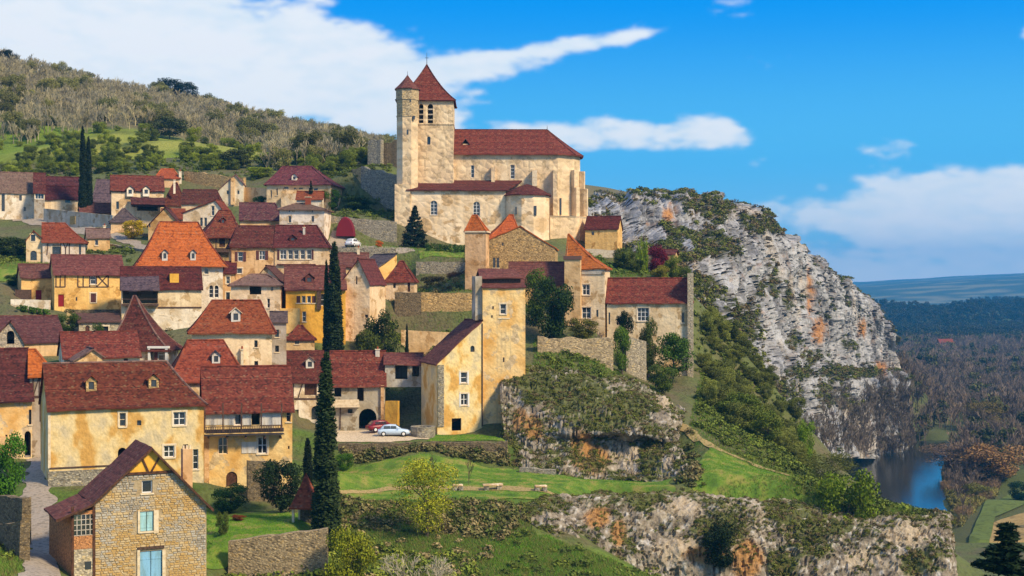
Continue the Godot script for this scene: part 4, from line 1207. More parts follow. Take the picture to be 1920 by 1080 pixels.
	for v in gp:
		pts.append(Vector2(v.x + sin(v.z * 7.0) * 0.002, v.z))
		hs.append(v.y)
	var ids := Geometry2D.triangulate_delaunay(pts)
	GB = Grid.new(-700, -1500, 8.0, 201, 181)
	raster(GB, pts, hs, ids)
	GA = Grid.new(-150, -345, 1.25, 241, 213)
	raster(GA, pts, hs, ids)
	GA.smooth()
	for j in GA.nz:
		for i in GA.nx:
			var x := GA.x0 + i * GA.s
			var z := GA.z0 + j * GA.s
			GA.h[j * GA.nx + i] += n2.get_noise_2d(x, z) * 0.22 + n3.get_noise_2d(x, z) * 0.08
	for j in GB.nz:
		for i in GB.nx:
			var x := GB.x0 + i * GB.s
			var z := GB.z0 + j * GB.s
			var k := j * GB.nx + i
			GB.h[k] += n1.get_noise_2d(x, z) * 1.6
			var r := river_dist(Vector2(x, z))
			if r < 60.0 and GB.h[k] < -40.0:
				GB.h[k] = minf(GB.h[k], lerpf(WATER - 2.5, -62.5, smoothstep(7.0, 24.0, r)))
			if x > GA.x0 + 4 and z > GA.z0 + 4 and x < GA.x0 + 296 and z < GA.z0 + 261:
				GB.h[k] = GA.at(x, z) - 6.0
	ground_mesh("village_ground", GA, near_color)
	ground_mesh("hills", GB, far_color)
	far_ground()
	drapes()

func ground_mesh(called: String, g: Grid, color: Callable) -> void:
	var v := PackedVector3Array()
	var n := PackedVector3Array()
	var c := PackedColorArray()
	var ix := PackedInt32Array()
	for j in g.nz:
		for i in g.nx:
			var k := j * g.nx + i
			var p := Vector3(g.x0 + i * g.s, g.h[k], g.z0 + j * g.s)
			v.append(p)
			var hx := g.h[j * g.nx + mini(i + 1, g.nx - 1)] - g.h[j * g.nx + maxi(i - 1, 0)]
			var hz := g.h[mini(j + 1, g.nz - 1) * g.nx + i] - g.h[maxi(j - 1, 0) * g.nx + i]
			var nn := Vector3(-hx, 2.0 * g.s, -hz).normalized()
			n.append(nn)
			c.append(color.call(p, nn))
			if i < g.nx - 1 and j < g.nz - 1:
				ix.append_array([k, k + 1, k + g.nx, k + 1, k + g.nx + 1, k + g.nx])
	ground_obj(called, arrays(v, n, c, ix), M.earth)

func arrays(v: PackedVector3Array, n: PackedVector3Array, c: PackedColorArray, ix: PackedInt32Array) -> ArrayMesh:
	var a := []
	a.resize(Mesh.ARRAY_MAX)
	a[Mesh.ARRAY_VERTEX] = v
	a[Mesh.ARRAY_NORMAL] = n
	if c.size():
		a[Mesh.ARRAY_COLOR] = c
	if ix.size():
		a[Mesh.ARRAY_INDEX] = ix
	var m := ArrayMesh.new()
	m.add_surface_from_arrays(Mesh.PRIMITIVE_TRIANGLES, a)
	return m

# earth, dry grass and green grass in patches
func near_color(p: Vector3, nn: Vector3) -> Color:
	var a := n2.get_noise_2d(p.x * 0.5, p.z * 0.5) * 0.5 + 0.5
	var b := n1.get_noise_2d(p.x * 1.7 + 300, p.z * 1.7) * 0.5 + 0.5
	var e := n3.get_noise_2d(p.x, p.z) * 0.5 + 0.5
	var c := Color(0.14, 0.115, 0.055).lerp(Color(0.10, 0.165, 0.022), smoothstep(0.28, 0.58, a * 0.7 + e * 0.3))
	c = c.lerp(Color(0.22, 0.18, 0.085), smoothstep(0.55, 0.8, b) * 0.6)
	c = c.lerp(Color(0.055, 0.075, 0.018), smoothstep(0.58, 0.8, e) * 0.7)
	if p.z < -178:
		c = c.lerp(Color(0.15, 0.125, 0.075), 0.45)
	# a greener sward on the bank under the meadow
	var sw := 1.0 - Vector2((p.x - 7.0) / 13.0, (p.z + 136.0) / 9.0).length()
	return c.lerp(Color(0.12, 0.23, 0.022).lerp(Color(0.20, 0.28, 0.035), e), smoothstep(-0.1, 0.5, sw + (a - 0.5) * 1.2))

func far_color(p: Vector3, nn: Vector3) -> Color:
	var a := n1.get_noise_2d(p.x, p.z) * 0.5 + 0.5
	var c := Color(0.085, 0.075, 0.040).lerp(Color(0.10, 0.12, 0.035), a)
	if p.x < 60 and p.z > -400:
		c = Color(0.17, 0.25, 0.026).lerp(Color(0.34, 0.34, 0.06), smoothstep(0.35, 0.75, a))
		c = c.lerp(Color(0.08, 0.11, 0.02), smoothstep(0.5, 0.8, n2.get_noise_2d(p.x * 0.6, p.z * 0.6) * 0.5 + 0.5))
	if p.z < -400 and p.y > 0:
		c = Color(0.20, 0.165, 0.09).lerp(Color(0.16, 0.15, 0.065), a)
	if p.y < -50:
		c = Color(0.11, 0.10, 0.045).lerp(Color(0.10, 0.14, 0.03), a)
	return c

func far_hill(x: float, z: float) -> float:
	var d := -z
	return 30.0 * smoothstep(1500.0, 2300.0, d) * clampf(n1.get_noise_2d(x * 0.11 + 40, z * 0.05) * 2.2 + 0.30, 0, 1) * (1.0 - smoothstep(3100.0, 3700.0, d))

func far_ground() -> void:
	# valley floor, wooded hills and the long blue ridge on the horizon, to 9 km
	var g := Grid.new(-2600, -9000, 75.0, 120, 104)
	for j in g.nz:
		for i in g.nx:
			var x := g.x0 + i * g.s
			var z := g.z0 + j * g.s
			var h := -62.0 + n1.get_noise_2d(x * 0.12, z * 0.12) * 3.0
			var d := -z
			# low wooded hills 1.8 to 3 km off
			h += far_hill(x, z)
			# the ridge
			var top := 62.0 + 2.0 + 0.052 * (x - 1480.0) + n1.get_noise_2d(x * 0.05, 7.0) * 9.0
			h += maxf(0.0, top) * smoothstep(4300.0, 6000.0, d)
			if d < 1500.0 and x > -720:
				h -= 14.0
			if x < 0 and d > 1400.0:
				h += 60.0 * smoothstep(0.0, -500.0, x)
			g.h[j * g.nx + i] = h
	ground_mesh("valley_ground", g, func(p, _n):
		var a := n1.get_noise_2d(p.x * 0.35, p.z * 0.35) * 0.5 + 0.5 + rng.randf_range(-0.25, 0.25)
		var c := Color(0.040, 0.065, 0.018).lerp(Color(0.085, 0.095, 0.028), clampf(a, 0, 1))
		if p.z < -4200 and n2.get_noise_2d(p.x * 0.02, p.z * 0.09) > 0.22:
			c = Color(0.25, 0.22, 0.09)
		return c)

# a sheet laid on the ground; outline given as [px, depth]
func drape(called: String, outline: Array, m: Material, lift := 0.07, cell := 1.25) -> void:
	var poly := PackedVector2Array()
	for o in outline:
		poly.append(Vector2((o[0] - 960.0) / FP * o[1], -o[1]))
	# wobble the outline so that it does not run ruler straight
	var soft := PackedVector2Array()
	for i in poly.size():
		var a := poly[i]
		var b := poly[(i + 1) % poly.size()]
		var n := maxi(1, int(a.distance_to(b) / 0.9))
		for k in n:
			var p := a.lerp(b, float(k) / n)
			soft.append(p + Vector2(n2.get_noise_2d(p.x * 2.0, p.y * 2.0), n2.get_noise_2d(p.y * 2.0, p.x * 2.0 + 50)) * 0.9)
	poly = soft
	var lo := poly[0]
	var hi := poly[0]
	for p in poly:
		lo = lo.min(p)
		hi = hi.max(p)
	var st := ms()
	st.set_smooth_group(0)
	for j in range(int((lo.y - GA.z0) / cell), int((hi.y - GA.z0) / cell) + 1):
		for i in range(int((lo.x - GA.x0) / cell), int((hi.x - GA.x0) / cell) + 1):
			var x := GA.x0 + i * cell
			var z := GA.z0 + j * cell
			for half in [PackedVector2Array([Vector2(x, z), Vector2(x + cell, z), Vector2(x, z + cell)]), PackedVector2Array([Vector2(x + cell, z), Vector2(x + cell, z + cell), Vector2(x, z + cell)])]:
				for part in Geometry2D.intersect_polygons(half, poly):
					var ids := Geometry2D.triangulate_polygon(part)
					for k in range(0, ids.size(), 3):
						var tr := []
						for e in 3:
							var p: Vector2 = part[ids[k + e]]
							tr.append(Vector3(p.x, GA.at(p.x, p.y) + lift, p.y))
						var up: Vector3 = (tr[1] - tr[0]).cross(tr[2] - tr[0])
						if up.y > 0:
							tri(st, tr[0], tr[2], tr[1])
						else:
							tri(st, tr[0], tr[1], tr[2])
	ground_obj(called, fin(st), m)

func drapes() -> void:
	drape("lane", [[43, 98], [112, 98], [118, 118], [90, 137], [92, 156], [60, 156], [42, 137], [40, 118]], M.road, 0.07)
	drape("meadow", [[600, 149], [700, 147.5], [850, 148], [1000, 151], [1240, 155], [1262, 158], [1255, 165], [1100, 168.5], [950, 170], [640, 170], [600, 168]], M.lawn, 0.08)
	drape("lawn", [[388, 117], [428, 119], [520, 122], [600, 122], [590, 131], [560, 135], [480, 138], [388, 134]], M.lawn, 0.08)
	drape("path", [[620, 150], [720, 153.5], [860, 155], [900, 154.5], [1000, 154.5], [1040, 154], [1040, 155.2], [1000, 156.5], [860, 156.8], [720, 155], [620, 151.5]], M.path, 0.12)
	drape("worn_path", [[630, 166], [655, 163], [680, 160], [690, 160.5], [660, 164], [634, 167.2]], M.path, 0.12)
	drape("forecourt", [[606, 175], [770, 174.5], [800, 178], [786, 184], [735, 189], [606, 189]], M.gravel, 0.07)
	drape("tower_lawn", [[800, 175], [950, 175.5], [955, 181], [905, 183.5], [815, 183]], M.lawn, 0.08)
	drape("shoulder_meadow", [[1300, 159], [1440, 157], [1480, 166], [1400, 171], [1330, 175.5], [1315, 166]], M.lawn, 0.09)
	drape("shoulder_path", [[1258, 182.5], [1330, 175.4], [1400, 171.4], [1480, 167], [1484, 168.6], [1402, 173], [1332, 177], [1262, 184]], M.path, 0.13)
	drape("upper_lane", [[10, 290], [30, 284], [110, 274], [200, 261], [262, 250], [275, 247], [282, 250], [262, 255], [200, 267], [110, 281], [30, 292]], M.road, 0.09)
	drape("upper_lawn", [[-40, 219], [38, 221], [42, 228], [-40, 228]], M.lawn, 0.09)
	drape("church_lawn", [[786, 246], [872, 246], [872, 257], [800, 257], [786, 252]], M.lawn, 0.09)
	drape("church_road", [[596, 247.5], [780, 249], [745, 258], [620, 260]], M.road, 0.09)
	drape("yard", [[120, 196], [200, 196], [205, 207], [125, 208]], M.path, 0.09)

# ---------------------------------------------------------------- rock faces
func cr(a: Vector3, b: Vector3, c: Vector3, d: Vector3, t: float) -> Vector3:
	return 0.5 * ((2.0 * b) + (c - a) * t + (2.0 * a - 5.0 * b + 4.0 * c - d) * t * t + (3.0 * b - a - 3.0 * c + d) * t * t * t)

var rock_points := {}
var ncell := FastNoiseLite.new()

func rock_sheet(called: String, rows: Array, nu: int, nv: int, amp: float, freq: float, tone: Callable, m: Material, zs := 0.0) -> void:
	var g := []
	for r in rows:
		var row := []
		for c in r:
			row.append(P(c[0], c[1], c[2]))
		g.append(row)
	var nr_ := g.size()
	var nc: int = g[0].size()
	var pos := []
	for j in nv + 1:
		var fj := float(j) / nv * (nr_ - 1)
		var j1 := mini(int(fj), nr_ - 2)
		var tj := fj - j1
		var line := []
		for i in nc:
			line.append(cr(g[maxi(j1 - 1, 0)][i], g[j1][i], g[j1 + 1][i], g[mini(j1 + 2, nr_ - 1)][i], tj))
		for i in nu + 1:
			var fi := float(i) / nu * (nc - 1)
			var i1 := mini(int(fi), nc - 2)
			pos.append(cr(line[maxi(i1 - 1, 0)], line[i1], line[i1 + 1], line[mini(i1 + 2, nc - 1)], fi - i1))
	var n := nu + 1
	var nor := normals_of(pos, n, nv + 1)
	var out := PackedVector3Array()
	for k in pos.size():
		var p: Vector3 = pos[k]
		# the joints of the cliff run down its face
		var w := Vector3(p.x, p.y, p.z) * freq
		if zs > 0.0:
			w = Vector3(float(k % n) / nu * zs + n1.get_noise_3dv(p) * 6.0, p.y, float(k / n) / nv * 6.0) * freq
			var fl: Vector3 = nor[k] * Vector3(1, 0.25, 1) + Vector3(0.1, 0, 0.35)
			nor[k] = fl.normalized()
		var a := nr.get_noise_3dv(w * Vector3(1.5, 0.35, 1.5)) * 0.50 + ncell.get_noise_3dv(w * Vector3(1.0, 0.55, 1.0)) * 0.55
		var crag := ncell.get_noise_3dv(w * Vector3(2.8, 1.7, 2.8)) * 0.26 + nr.get_noise_3dv(w * Vector3(5.0, 1.3, 5.0)) * 0.14 + n2.get_noise_3dv(w * Vector3(3.0, 1.6, 3.0)) * 0.14 + n3.get_noise_3dv(w * 2.2) * 0.045
		var crack := 1.0 - smoothstep(0.0, 0.055, absf(n2.get_noise_3dv(w * Vector3(1.5, 0.28, 1.5) + Vector3(31, 7, 3))))
		crack = maxf(crack, 0.7 - smoothstep(0.0, 0.05, absf(n2.get_noise_3dv(w * Vector3(2.6, 1.5, 2.6) + Vector3(3, 57, 13)))))
		var edge: float = minf(minf(float(k % n), float(nu - k % n)) / 3.0, 1.0)
		out.append(p + nor[k] * (a + crag + 0.34 - maxf(0.0, crack) * 0.34) * amp * lerpf(0.4, 1.0, edge))
	var fn := normals_of(Array(out), n, nv + 1)
	var cols := PackedColorArray()
	var ix := PackedInt32Array()
	var pts := []
	for k in out.size():
		var p := out[k]
		cols.append(tone.call(p, fn[k]))
		pts.append([p, fn[k]])
		var i := k % n
		var j := k / n
		if i < nu and j < nv:
			ix.append_array([k, k + 1, k + n, k + 1, k + n + 1, k + n])
	# facetted: each triangle with its own normal reads as broken stone
	var st := SurfaceTool.new()
	st.begin(Mesh.PRIMITIVE_TRIANGLES)
	st.set_smooth_group(-1)
	for k in ix:
		st.set_color(cols[k])
		st.add_vertex(out[k])
	st.generate_normals()
	ground_obj(called, st.commit(), m)
	rock_points[called] = pts

func normals_of(p: Array, n: int, rows: int) -> Array:
	var o := []
	for j in rows:
		for i in n:
			var dx: Vector3 = p[j * n + mini(i + 1, n - 1)] - p[j * n + maxi(i - 1, 0)]
			var dy: Vector3 = p[mini(j + 1, rows - 1) * n + i] - p[maxi(j - 1, 0) * n + i]
			var v := dy.cross(dx).normalized()
			if v.z < -0.2:
				v = -v
			o.append(v)
	return o

func spot(p: Vector3, list: Array) -> float:
	# how far a point lies inside any of some patches, given where they are seen
	var d := -p.z
	var x := 960.0 + p.x / d * FP
	var y := 540.0 - p.y / d * FP
	var m := 0.0
	for e in list:
		var r := Vector2((x - e[0]) / e[2], (y - e[1]) / e[3]).length()
		m = maxf(m, 1.0 - r)
	return m

const CLIFF_ROWS := [
		[[1080, 380, 430], [1160, 368, 430], [1240, 362, 445], [1320, 364, 470], [1400, 384, 505], [1480, 440, 560], [1550, 510, 610], [1610, 548, 640], [1652, 600, 665], [1672, 650, 690]],
		[[1080, 390, 345], [1160, 387, 368], [1240, 380, 388], [1320, 380, 412], [1395, 394, 448], [1470, 438, 502], [1545, 506, 552], [1605, 546, 592], [1648, 600, 617], [1664, 640, 642]],
		[[1080, 430, 335], [1160, 434, 350], [1240, 432, 372], [1320, 428, 395], [1400, 450, 430], [1475, 500, 492], [1545, 560, 548], [1605, 600, 592], [1648, 640, 615], [1664, 665, 638]],
		[[1100, 480, 300], [1160, 480, 308], [1240, 490, 325], [1320, 490, 352], [1400, 530, 405], [1475, 570, 480], [1545, 620, 545], [1605, 650, 590], [1648, 670, 612], [1666, 690, 635]],
		[[1130, 540, 275], [1180, 545, 280], [1260, 560, 295], [1330, 570, 322], [1400, 620, 375], [1475, 650, 460], [1545, 680, 530], [1605, 695, 580], [1650, 695, 605], [1668, 700, 625]],
		[[1150, 600, 255], [1200, 610, 258], [1270, 630, 268], [1340, 650, 290], [1405, 690, 340], [1475, 710, 420], [1545, 708, 500], [1610, 712, 560], [1665, 708, 585], [1694, 716, 600]],
		[[1170, 660, 240], [1220, 680, 240], [1290, 720, 248], [1350, 740, 270], [1410, 770, 320], [1480, 780, 405], [1550, 770, 490], [1620, 775, 555], [1670, 775, 575], [1688, 770, 590]],
		[[1200, 740, 235], [1250, 760, 232], [1310, 790, 236], [1370, 810, 255], [1420, 840, 300], [1490, 855, 380], [1560, 858, 470], [1630, 860, 540], [1680, 860, 560], [1702, 855, 580]]]

const CLIFF_GREEN := [[1260, 475, 70, 55], [1330, 400, 60, 30], [1420, 425, 70, 32], [1300, 540, 60, 55], [1390, 600, 42, 70], [1370, 680, 60, 60], [1400, 760, 80, 60], [1470, 730, 45, 30], [1500, 700, 40, 22], [1570, 700, 60, 16], [1340, 460, 60, 30], [1490, 640, 22, 26], [1545, 740, 30, 40], [1110, 440, 50, 60], [1180, 520, 60, 60], [1220, 600, 70, 70], [1620, 700, 40, 10], [1470, 800, 90, 30], [1450, 520, 14, 60], [1478, 560, 12, 40], [1425, 540, 16, 40], [1590, 650, 18, 14], [1520, 670, 26, 18], [1600, 760, 30, 20], [1655, 740, 24, 18]]
const CLIFF_BARE := [[1195, 402, 55, 34], [1312, 405, 36, 34], [1372, 428, 32, 34], [1250, 395, 50, 20], [1330, 505, 60, 26], [1355, 660, 20, 90], [1290, 460, 30, 20], [1440, 460, 60, 40], [1400, 540, 40, 50], [1240, 440, 26, 18]]
const CLIFF_RUST := [[1254, 408, 16, 34], [1518, 555, 9, 75], [1535, 622, 22, 34], [1617, 615, 13, 30], [1652, 690, 18, 24]]

func cliff_veg(p: Vector3, nn: Vector3) -> float:
	return spot(p, CLIFF_GREEN) * 1.2 - spot(p, CLIFF_BARE) * 0.8 + n2.get_noise_3dv(p * 0.55) * 0.55 + (nn.y - 0.62) * 0.6 + n1.get_noise_3dv(p * 0.6) * 0.35 + 0.02

func rocks() -> void:
	ncell.seed = 77
	ncell.noise_type = FastNoiseLite.TYPE_CELLULAR
	ncell.cellular_return_type = FastNoiseLite.RETURN_DISTANCE
	ncell.frequency = 0.07
	ncell.fractal_octaves = 2
	rock_sheet("cliff", CLIFF_ROWS,
		360, 250, 10.0, 0.80, func(p, nn):
			var a := n2.get_noise_3dv(Vector3(p.x, p.y * 0.25, p.z) * 0.8) * 0.5 + 0.5
			var b := n3.get_noise_3dv(Vector3(p.x, p.y * 0.4, p.z) * 0.7) * 0.5 + 0.5
			var c := Color(0.17, 0.168, 0.168).lerp(Color(0.47, 0.47, 0.468), smoothstep(0.30, 0.66, a * 0.6 + b * 0.4))
			c = c.lerp(Color(0.50, 0.43, 0.33), smoothstep(0.58, 0.75, n1.get_noise_3dv(p * 1.3) * 0.5 + 0.5) * 0.7)
			c = c.lerp(Color(0.46, 0.22, 0.075), smoothstep(0.1, 0.75, spot(p, CLIFF_RUST) + n3.get_noise_3dv(Vector3(p.x * 0.8, p.y * 0.2, p.z * 0.3)) * 0.6))
			return c.lerp(Color(0.075, 0.075, 0.032), smoothstep(0.15, 0.5, cliff_veg(p, nn)) * 0.92), M.rock, 210.0)
	rock_sheet("rock_outcrop", [
		[[940, 690, 195], [1000, 690, 196], [1060, 692, 197], [1120, 705, 197], [1180, 715, 196], [1240, 742, 192], [1285, 772, 188]],
		[[938, 705, 189], [1000, 700, 189], [1060, 705, 188], [1120, 718, 188], [1180, 735, 186], [1240, 762, 183], [1280, 788, 182]],
		[[938, 745, 184], [1000, 745, 183], [1060, 748, 182], [1120, 755, 181], [1180, 765, 180], [1235, 785, 179], [1275, 805, 180]],
		[[943, 790, 180], [1000, 800, 178], [1060, 805, 176], [1120, 808, 175], [1180, 810, 174], [1230, 815, 175], [1270, 830, 177]],
		[[948, 830, 177], [1000, 840, 175.5], [1060, 825, 176], [1120, 822, 177], [1180, 824, 177], [1230, 832, 176], [1280, 850, 174]],
		[[955, 865, 173], [1000, 870, 172], [1060, 870, 172], [1120, 870, 173], [1180, 870, 173], [1235, 872, 171], [1295, 880, 167]],
		[[960, 905, 169.5], [1000, 908, 168.5], [1060, 908, 167.5], [1120, 908, 167.5], [1180, 908, 167.5], [1240, 910, 165.5], [1320, 910, 160]]],
		150, 110, 1.7, 1.9, outcrop_tone, M.nearrock)
	rock_sheet("lower_rock_face", [
		[[940, 952, 149], [1040, 934, 152], [1120, 928, 155], [1210, 926, 156], [1310, 930, 157], [1400, 940, 157], [1475, 946, 157]],
		[[955, 962, 146], [1040, 945, 148.5], [1120, 942, 151], [1210, 942, 152], [1310, 945, 153], [1400, 952, 153], [1468, 958, 154]],
		[[1000, 985, 143.5], [1060, 975, 146], [1130, 985, 148], [1210, 990, 149], [1310, 985, 150], [1400, 990, 150], [1464, 995, 151]],
		[[1040, 1015, 142], [1090, 1020, 144], [1150, 1030, 146], [1220, 1035, 147], [1310, 1030, 148], [1400, 1035, 148], [1460, 1040, 149]],
		[[1095, 1080, 139], [1130, 1080, 141.5], [1180, 1090, 144.5], [1240, 1100, 146], [1310, 1100, 147], [1400, 1100, 147], [1460, 1100, 148]]],
		150, 80, 1.4, 2.0, outcrop_tone, M.nearrock)
	rock_sheet("corner_rocks", [
		[[1435, 940, 158], [1510, 950, 160], [1580, 958, 162], [1650, 965, 163], [1720, 966, 163], [1778, 968, 163], [1786, 972, 170]],
		[[1435, 960, 153], [1510, 965, 154], [1580, 972, 155], [1650, 975, 155], [1720, 972, 156], [1770, 974, 157], [1780, 982, 160]],
		[[1440, 1000, 151], [1510, 1005, 151], [1580, 1010, 152], [1650, 1010, 152], [1720, 1005, 153], [1772, 1000, 154], [1784, 1010, 158]],
		[[1445, 1045, 149], [1510, 1045, 149], [1580, 1050, 150], [1650, 1050, 150], [1720, 1045, 151], [1778, 1045, 152], [1790, 1050, 157]],
		[[1445, 1110, 147], [1510, 1110, 147], [1580, 1110, 148], [1650, 1110, 148], [1720, 1110, 149], [1784, 1110, 150], [1796, 1110, 156]]],
		130, 70, 1.5, 2.0, outcrop_tone, M.nearrock)

const ROCK_GREEN := [[1000, 720, 60, 45], [1080, 740, 80, 50], [1180, 760, 60, 40], [1130, 790, 90, 25], [1220, 850, 26, 60], [960, 860, 20, 50], [1205, 935, 40, 28], [1350, 990, 60, 40], [1480, 960, 60, 30], [1520, 1010, 50, 60], [1470, 1060, 40, 40], [1000, 950, 60, 18], [1560, 990, 40, 20], [1720, 1060, 40, 30]]
const ROCK_RUST := [[1110, 860, 44, 36], [1090, 840, 30, 40], [1000, 800, 26, 30], [1400, 1050, 40, 50], [1120, 970, 30, 26], [1320, 1040, 60, 20], [1160, 1000, 20, 30], [975, 790, 18, 30], [1470, 1060, 20, 30]]
const ROCK_PALE := [[1190, 850, 90, 26], [1245, 755, 20, 18], [1280, 950, 40, 22], [1030, 760, 14, 20], [1700, 1000, 60, 30], [1620, 1050, 50, 24], [1280, 1030, 70, 30], [1020, 890, 40, 10]]

func outcrop_veg(p: Vector3, nn: Vector3) -> float:
	return spot(p, ROCK_GREEN) * 1.3 + n2.get_noise_3dv(p * 1.6) * 0.5 + (nn.y - 0.45) * 0.8 - 0.02

func outcrop_tone(p: Vector3, nn: Vector3) -> Color:
	var a := n2.get_noise_3dv(p * 2.0) * 0.5 + 0.5
	var b := n3.get_noise_3dv(p * 1.8) * 0.5 + 0.5
	var c := Color(0.20, 0.165, 0.12).lerp(Color(0.42, 0.355, 0.26), smoothstep(0.30, 0.70, a * 0.5 + b * 0.5))
	c = c.lerp(Color(0.55, 0.52, 0.47), smoothstep(0.56, 0.74, b) * 0.8)
	c = c.lerp(Color(0.50, 0.40, 0.27), smoothstep(0.0, 0.5, spot(p, ROCK_PALE)) * 0.75)
	c = c.lerp(Color(0.42, 0.205, 0.055), smoothstep(0.05, 0.45, spot(p, ROCK_RUST) + n2.get_noise_3dv(p * 2.5) * 0.25) * 0.85)
	return c.lerp(Color(0.10, 0.115, 0.025), smoothstep(0.15, 0.45, outcrop_veg(p, nn)) * 0.9)

# ---------------------------------------------------------------- river and valley woods
func valley() -> void:
	var st := ms()
	st.set_smooth_group(0)
	var w := 17.0
	var prev := []
	var pts := []
	for i in river_line.size() - 1:
		for k in 10:
			var a: Vector2 = river_line[maxi(i - 1, 0)]
			var b: Vector2 = river_line[i]
			var c: Vector2 = river_line[i + 1]
			var d: Vector2 = river_line[mini(i + 2, river_line.size() - 1)]
			pts.append(b.cubic_interpolate(c, a, d, k / 10.0))
	for i in range(1, pts.size() - 1):
		var t: Vector2 = (pts[i + 1] - pts[i - 1]).normalized()
		var s := Vector2(-t.y, t.x) * w
		var p: Vector2 = pts[i]
		var cur := [Vector3(p.x - s.x, WATER, p.y - s.y), Vector3(p.x + s.x, WATER, p.y + s.y)]
		if prev:
			q(st, prev[0], prev[1], cur[1], cur[0])
		prev = cur
	var wm := flat(L(0.010, 0.016, 0.018), 0.07)
	wm.metallic_specular = 0.5
	wm.normal_enabled = true
	wm.normal_texture = bump_tex(512, 301, 0.02, 4, 3.0)
	wm.normal_scale = 0.25
	wm.uv1_triplanar = true
	wm.uv1_world_triplanar = true
	wm.uv1_scale = Vector3(0.08, 0.08, 0.08)
	ground_obj("river", fin(st), wm)
	# fields on the far bank
	field("field", [[1835, 1040], [1862, 975], [1930, 950], [1990, 950], [1990, 1100], [1840, 1100]], L(0.36, 0.25, 0.09), 0.3)
	field("grass_strip", [[1800, 1085], [1818, 1000], [1850, 930], [1895, 905], [1930, 902], [1930, 935], [1866, 965], [1838, 1085]], L(0.12, 0.16, 0.03), 0.5)

# flat ground on the valley floor outlined where it is seen
func field(called: String, outline: Array, c: Color, lift: float) -> void:
	var poly := PackedVector2Array()
	for o in outline:
		var d: float = 62.0 * FP / (o[1] - 540.0)
		poly.append(Vector2((o[0] - 960.0) / FP * d, -d))
	var st := ms()
	var lo := poly[0]
	var hi := poly[0]
	for p in poly:
		lo = lo.min(p)
		hi = hi.max(p)
	var s := 8.0
	for j in range(floori((lo.y + 1500) / s), ceili((hi.y + 1500) / s)):
		for i in range(floori((lo.x + 700) / s), ceili((hi.x + 700) / s)):
			var x := -700 + i * s
			var z := -1500 + j * s
			for half in [PackedVector2Array([Vector2(x, z), Vector2(x + s, z), Vector2(x, z + s)]), PackedVector2Array([Vector2(x + s, z), Vector2(x + s, z + s), Vector2(x, z + s)])]:
				for part in Geometry2D.intersect_polygons(half, poly):
					var ids := Geometry2D.triangulate_polygon(part)
					for k in range(0, ids.size(), 3):
						var t := []
						for e in 3:
							var p: Vector2 = part[ids[k + e]]
							t.append(Vector3(p.x, GB.at(p.x, p.y) + lift, p.y))
						tri(st, t[0], t[1], t[2])
	var m := mat(M.road.albedo_texture, c, Vector3(0.03, 0.03, 0.03), 0.95, null, 1.0, true)
	ground_obj(called, fin(st), m)

# ---------------------------------------------------------------- church
func shift(o: Node3D, z: float) -> Node3D:
	o.position.z += z
	return o

func wall_poly(holes: Array, x0: float, x1: float, y0: float, y1: float, depth: float) -> ArrayMesh:
	var st := ms()
	facade(st, PackedVector2Array([Vector2(x0, y0), Vector2(x1, y0), Vector2(x1, y1), Vector2(x0, y1)]), holes, 0.4)
	for x in [x0, x1]:
		q(st, Vector3(x, y0, -depth), Vector3(x, y1, -depth), Vector3(x, y1, 0), Vector3(x, y0, 0))
	q(st, Vector3(x1, y0, -depth), Vector3(x1, y1, -depth), Vector3(x0, y1, -depth), Vector3(x0, y0, -depth))
	q(st, Vector3(x0, y1, 0), Vector3(x1, y1, 0), Vector3(x1, y1, -depth), Vector3(x0, y1, -depth))
	return fin(st)

func hole(f: Dictionary, a: Array, z: float, arch) -> Array:
	var p := hit(f, a[0], a[3], z)
	var r := hit(f, a[2], a[1], z)
	return [p.x, p.y, r.x, r.y, arch]

func ngon(c: Vector3, r: float, n: int, turn := 0.0) -> Array:
	var o := []
	for i in n:
		var t := TAU * i / n + turn
		o.append(c + Vector3(cos(t) * r, 0, -sin(t) * r))
	return o

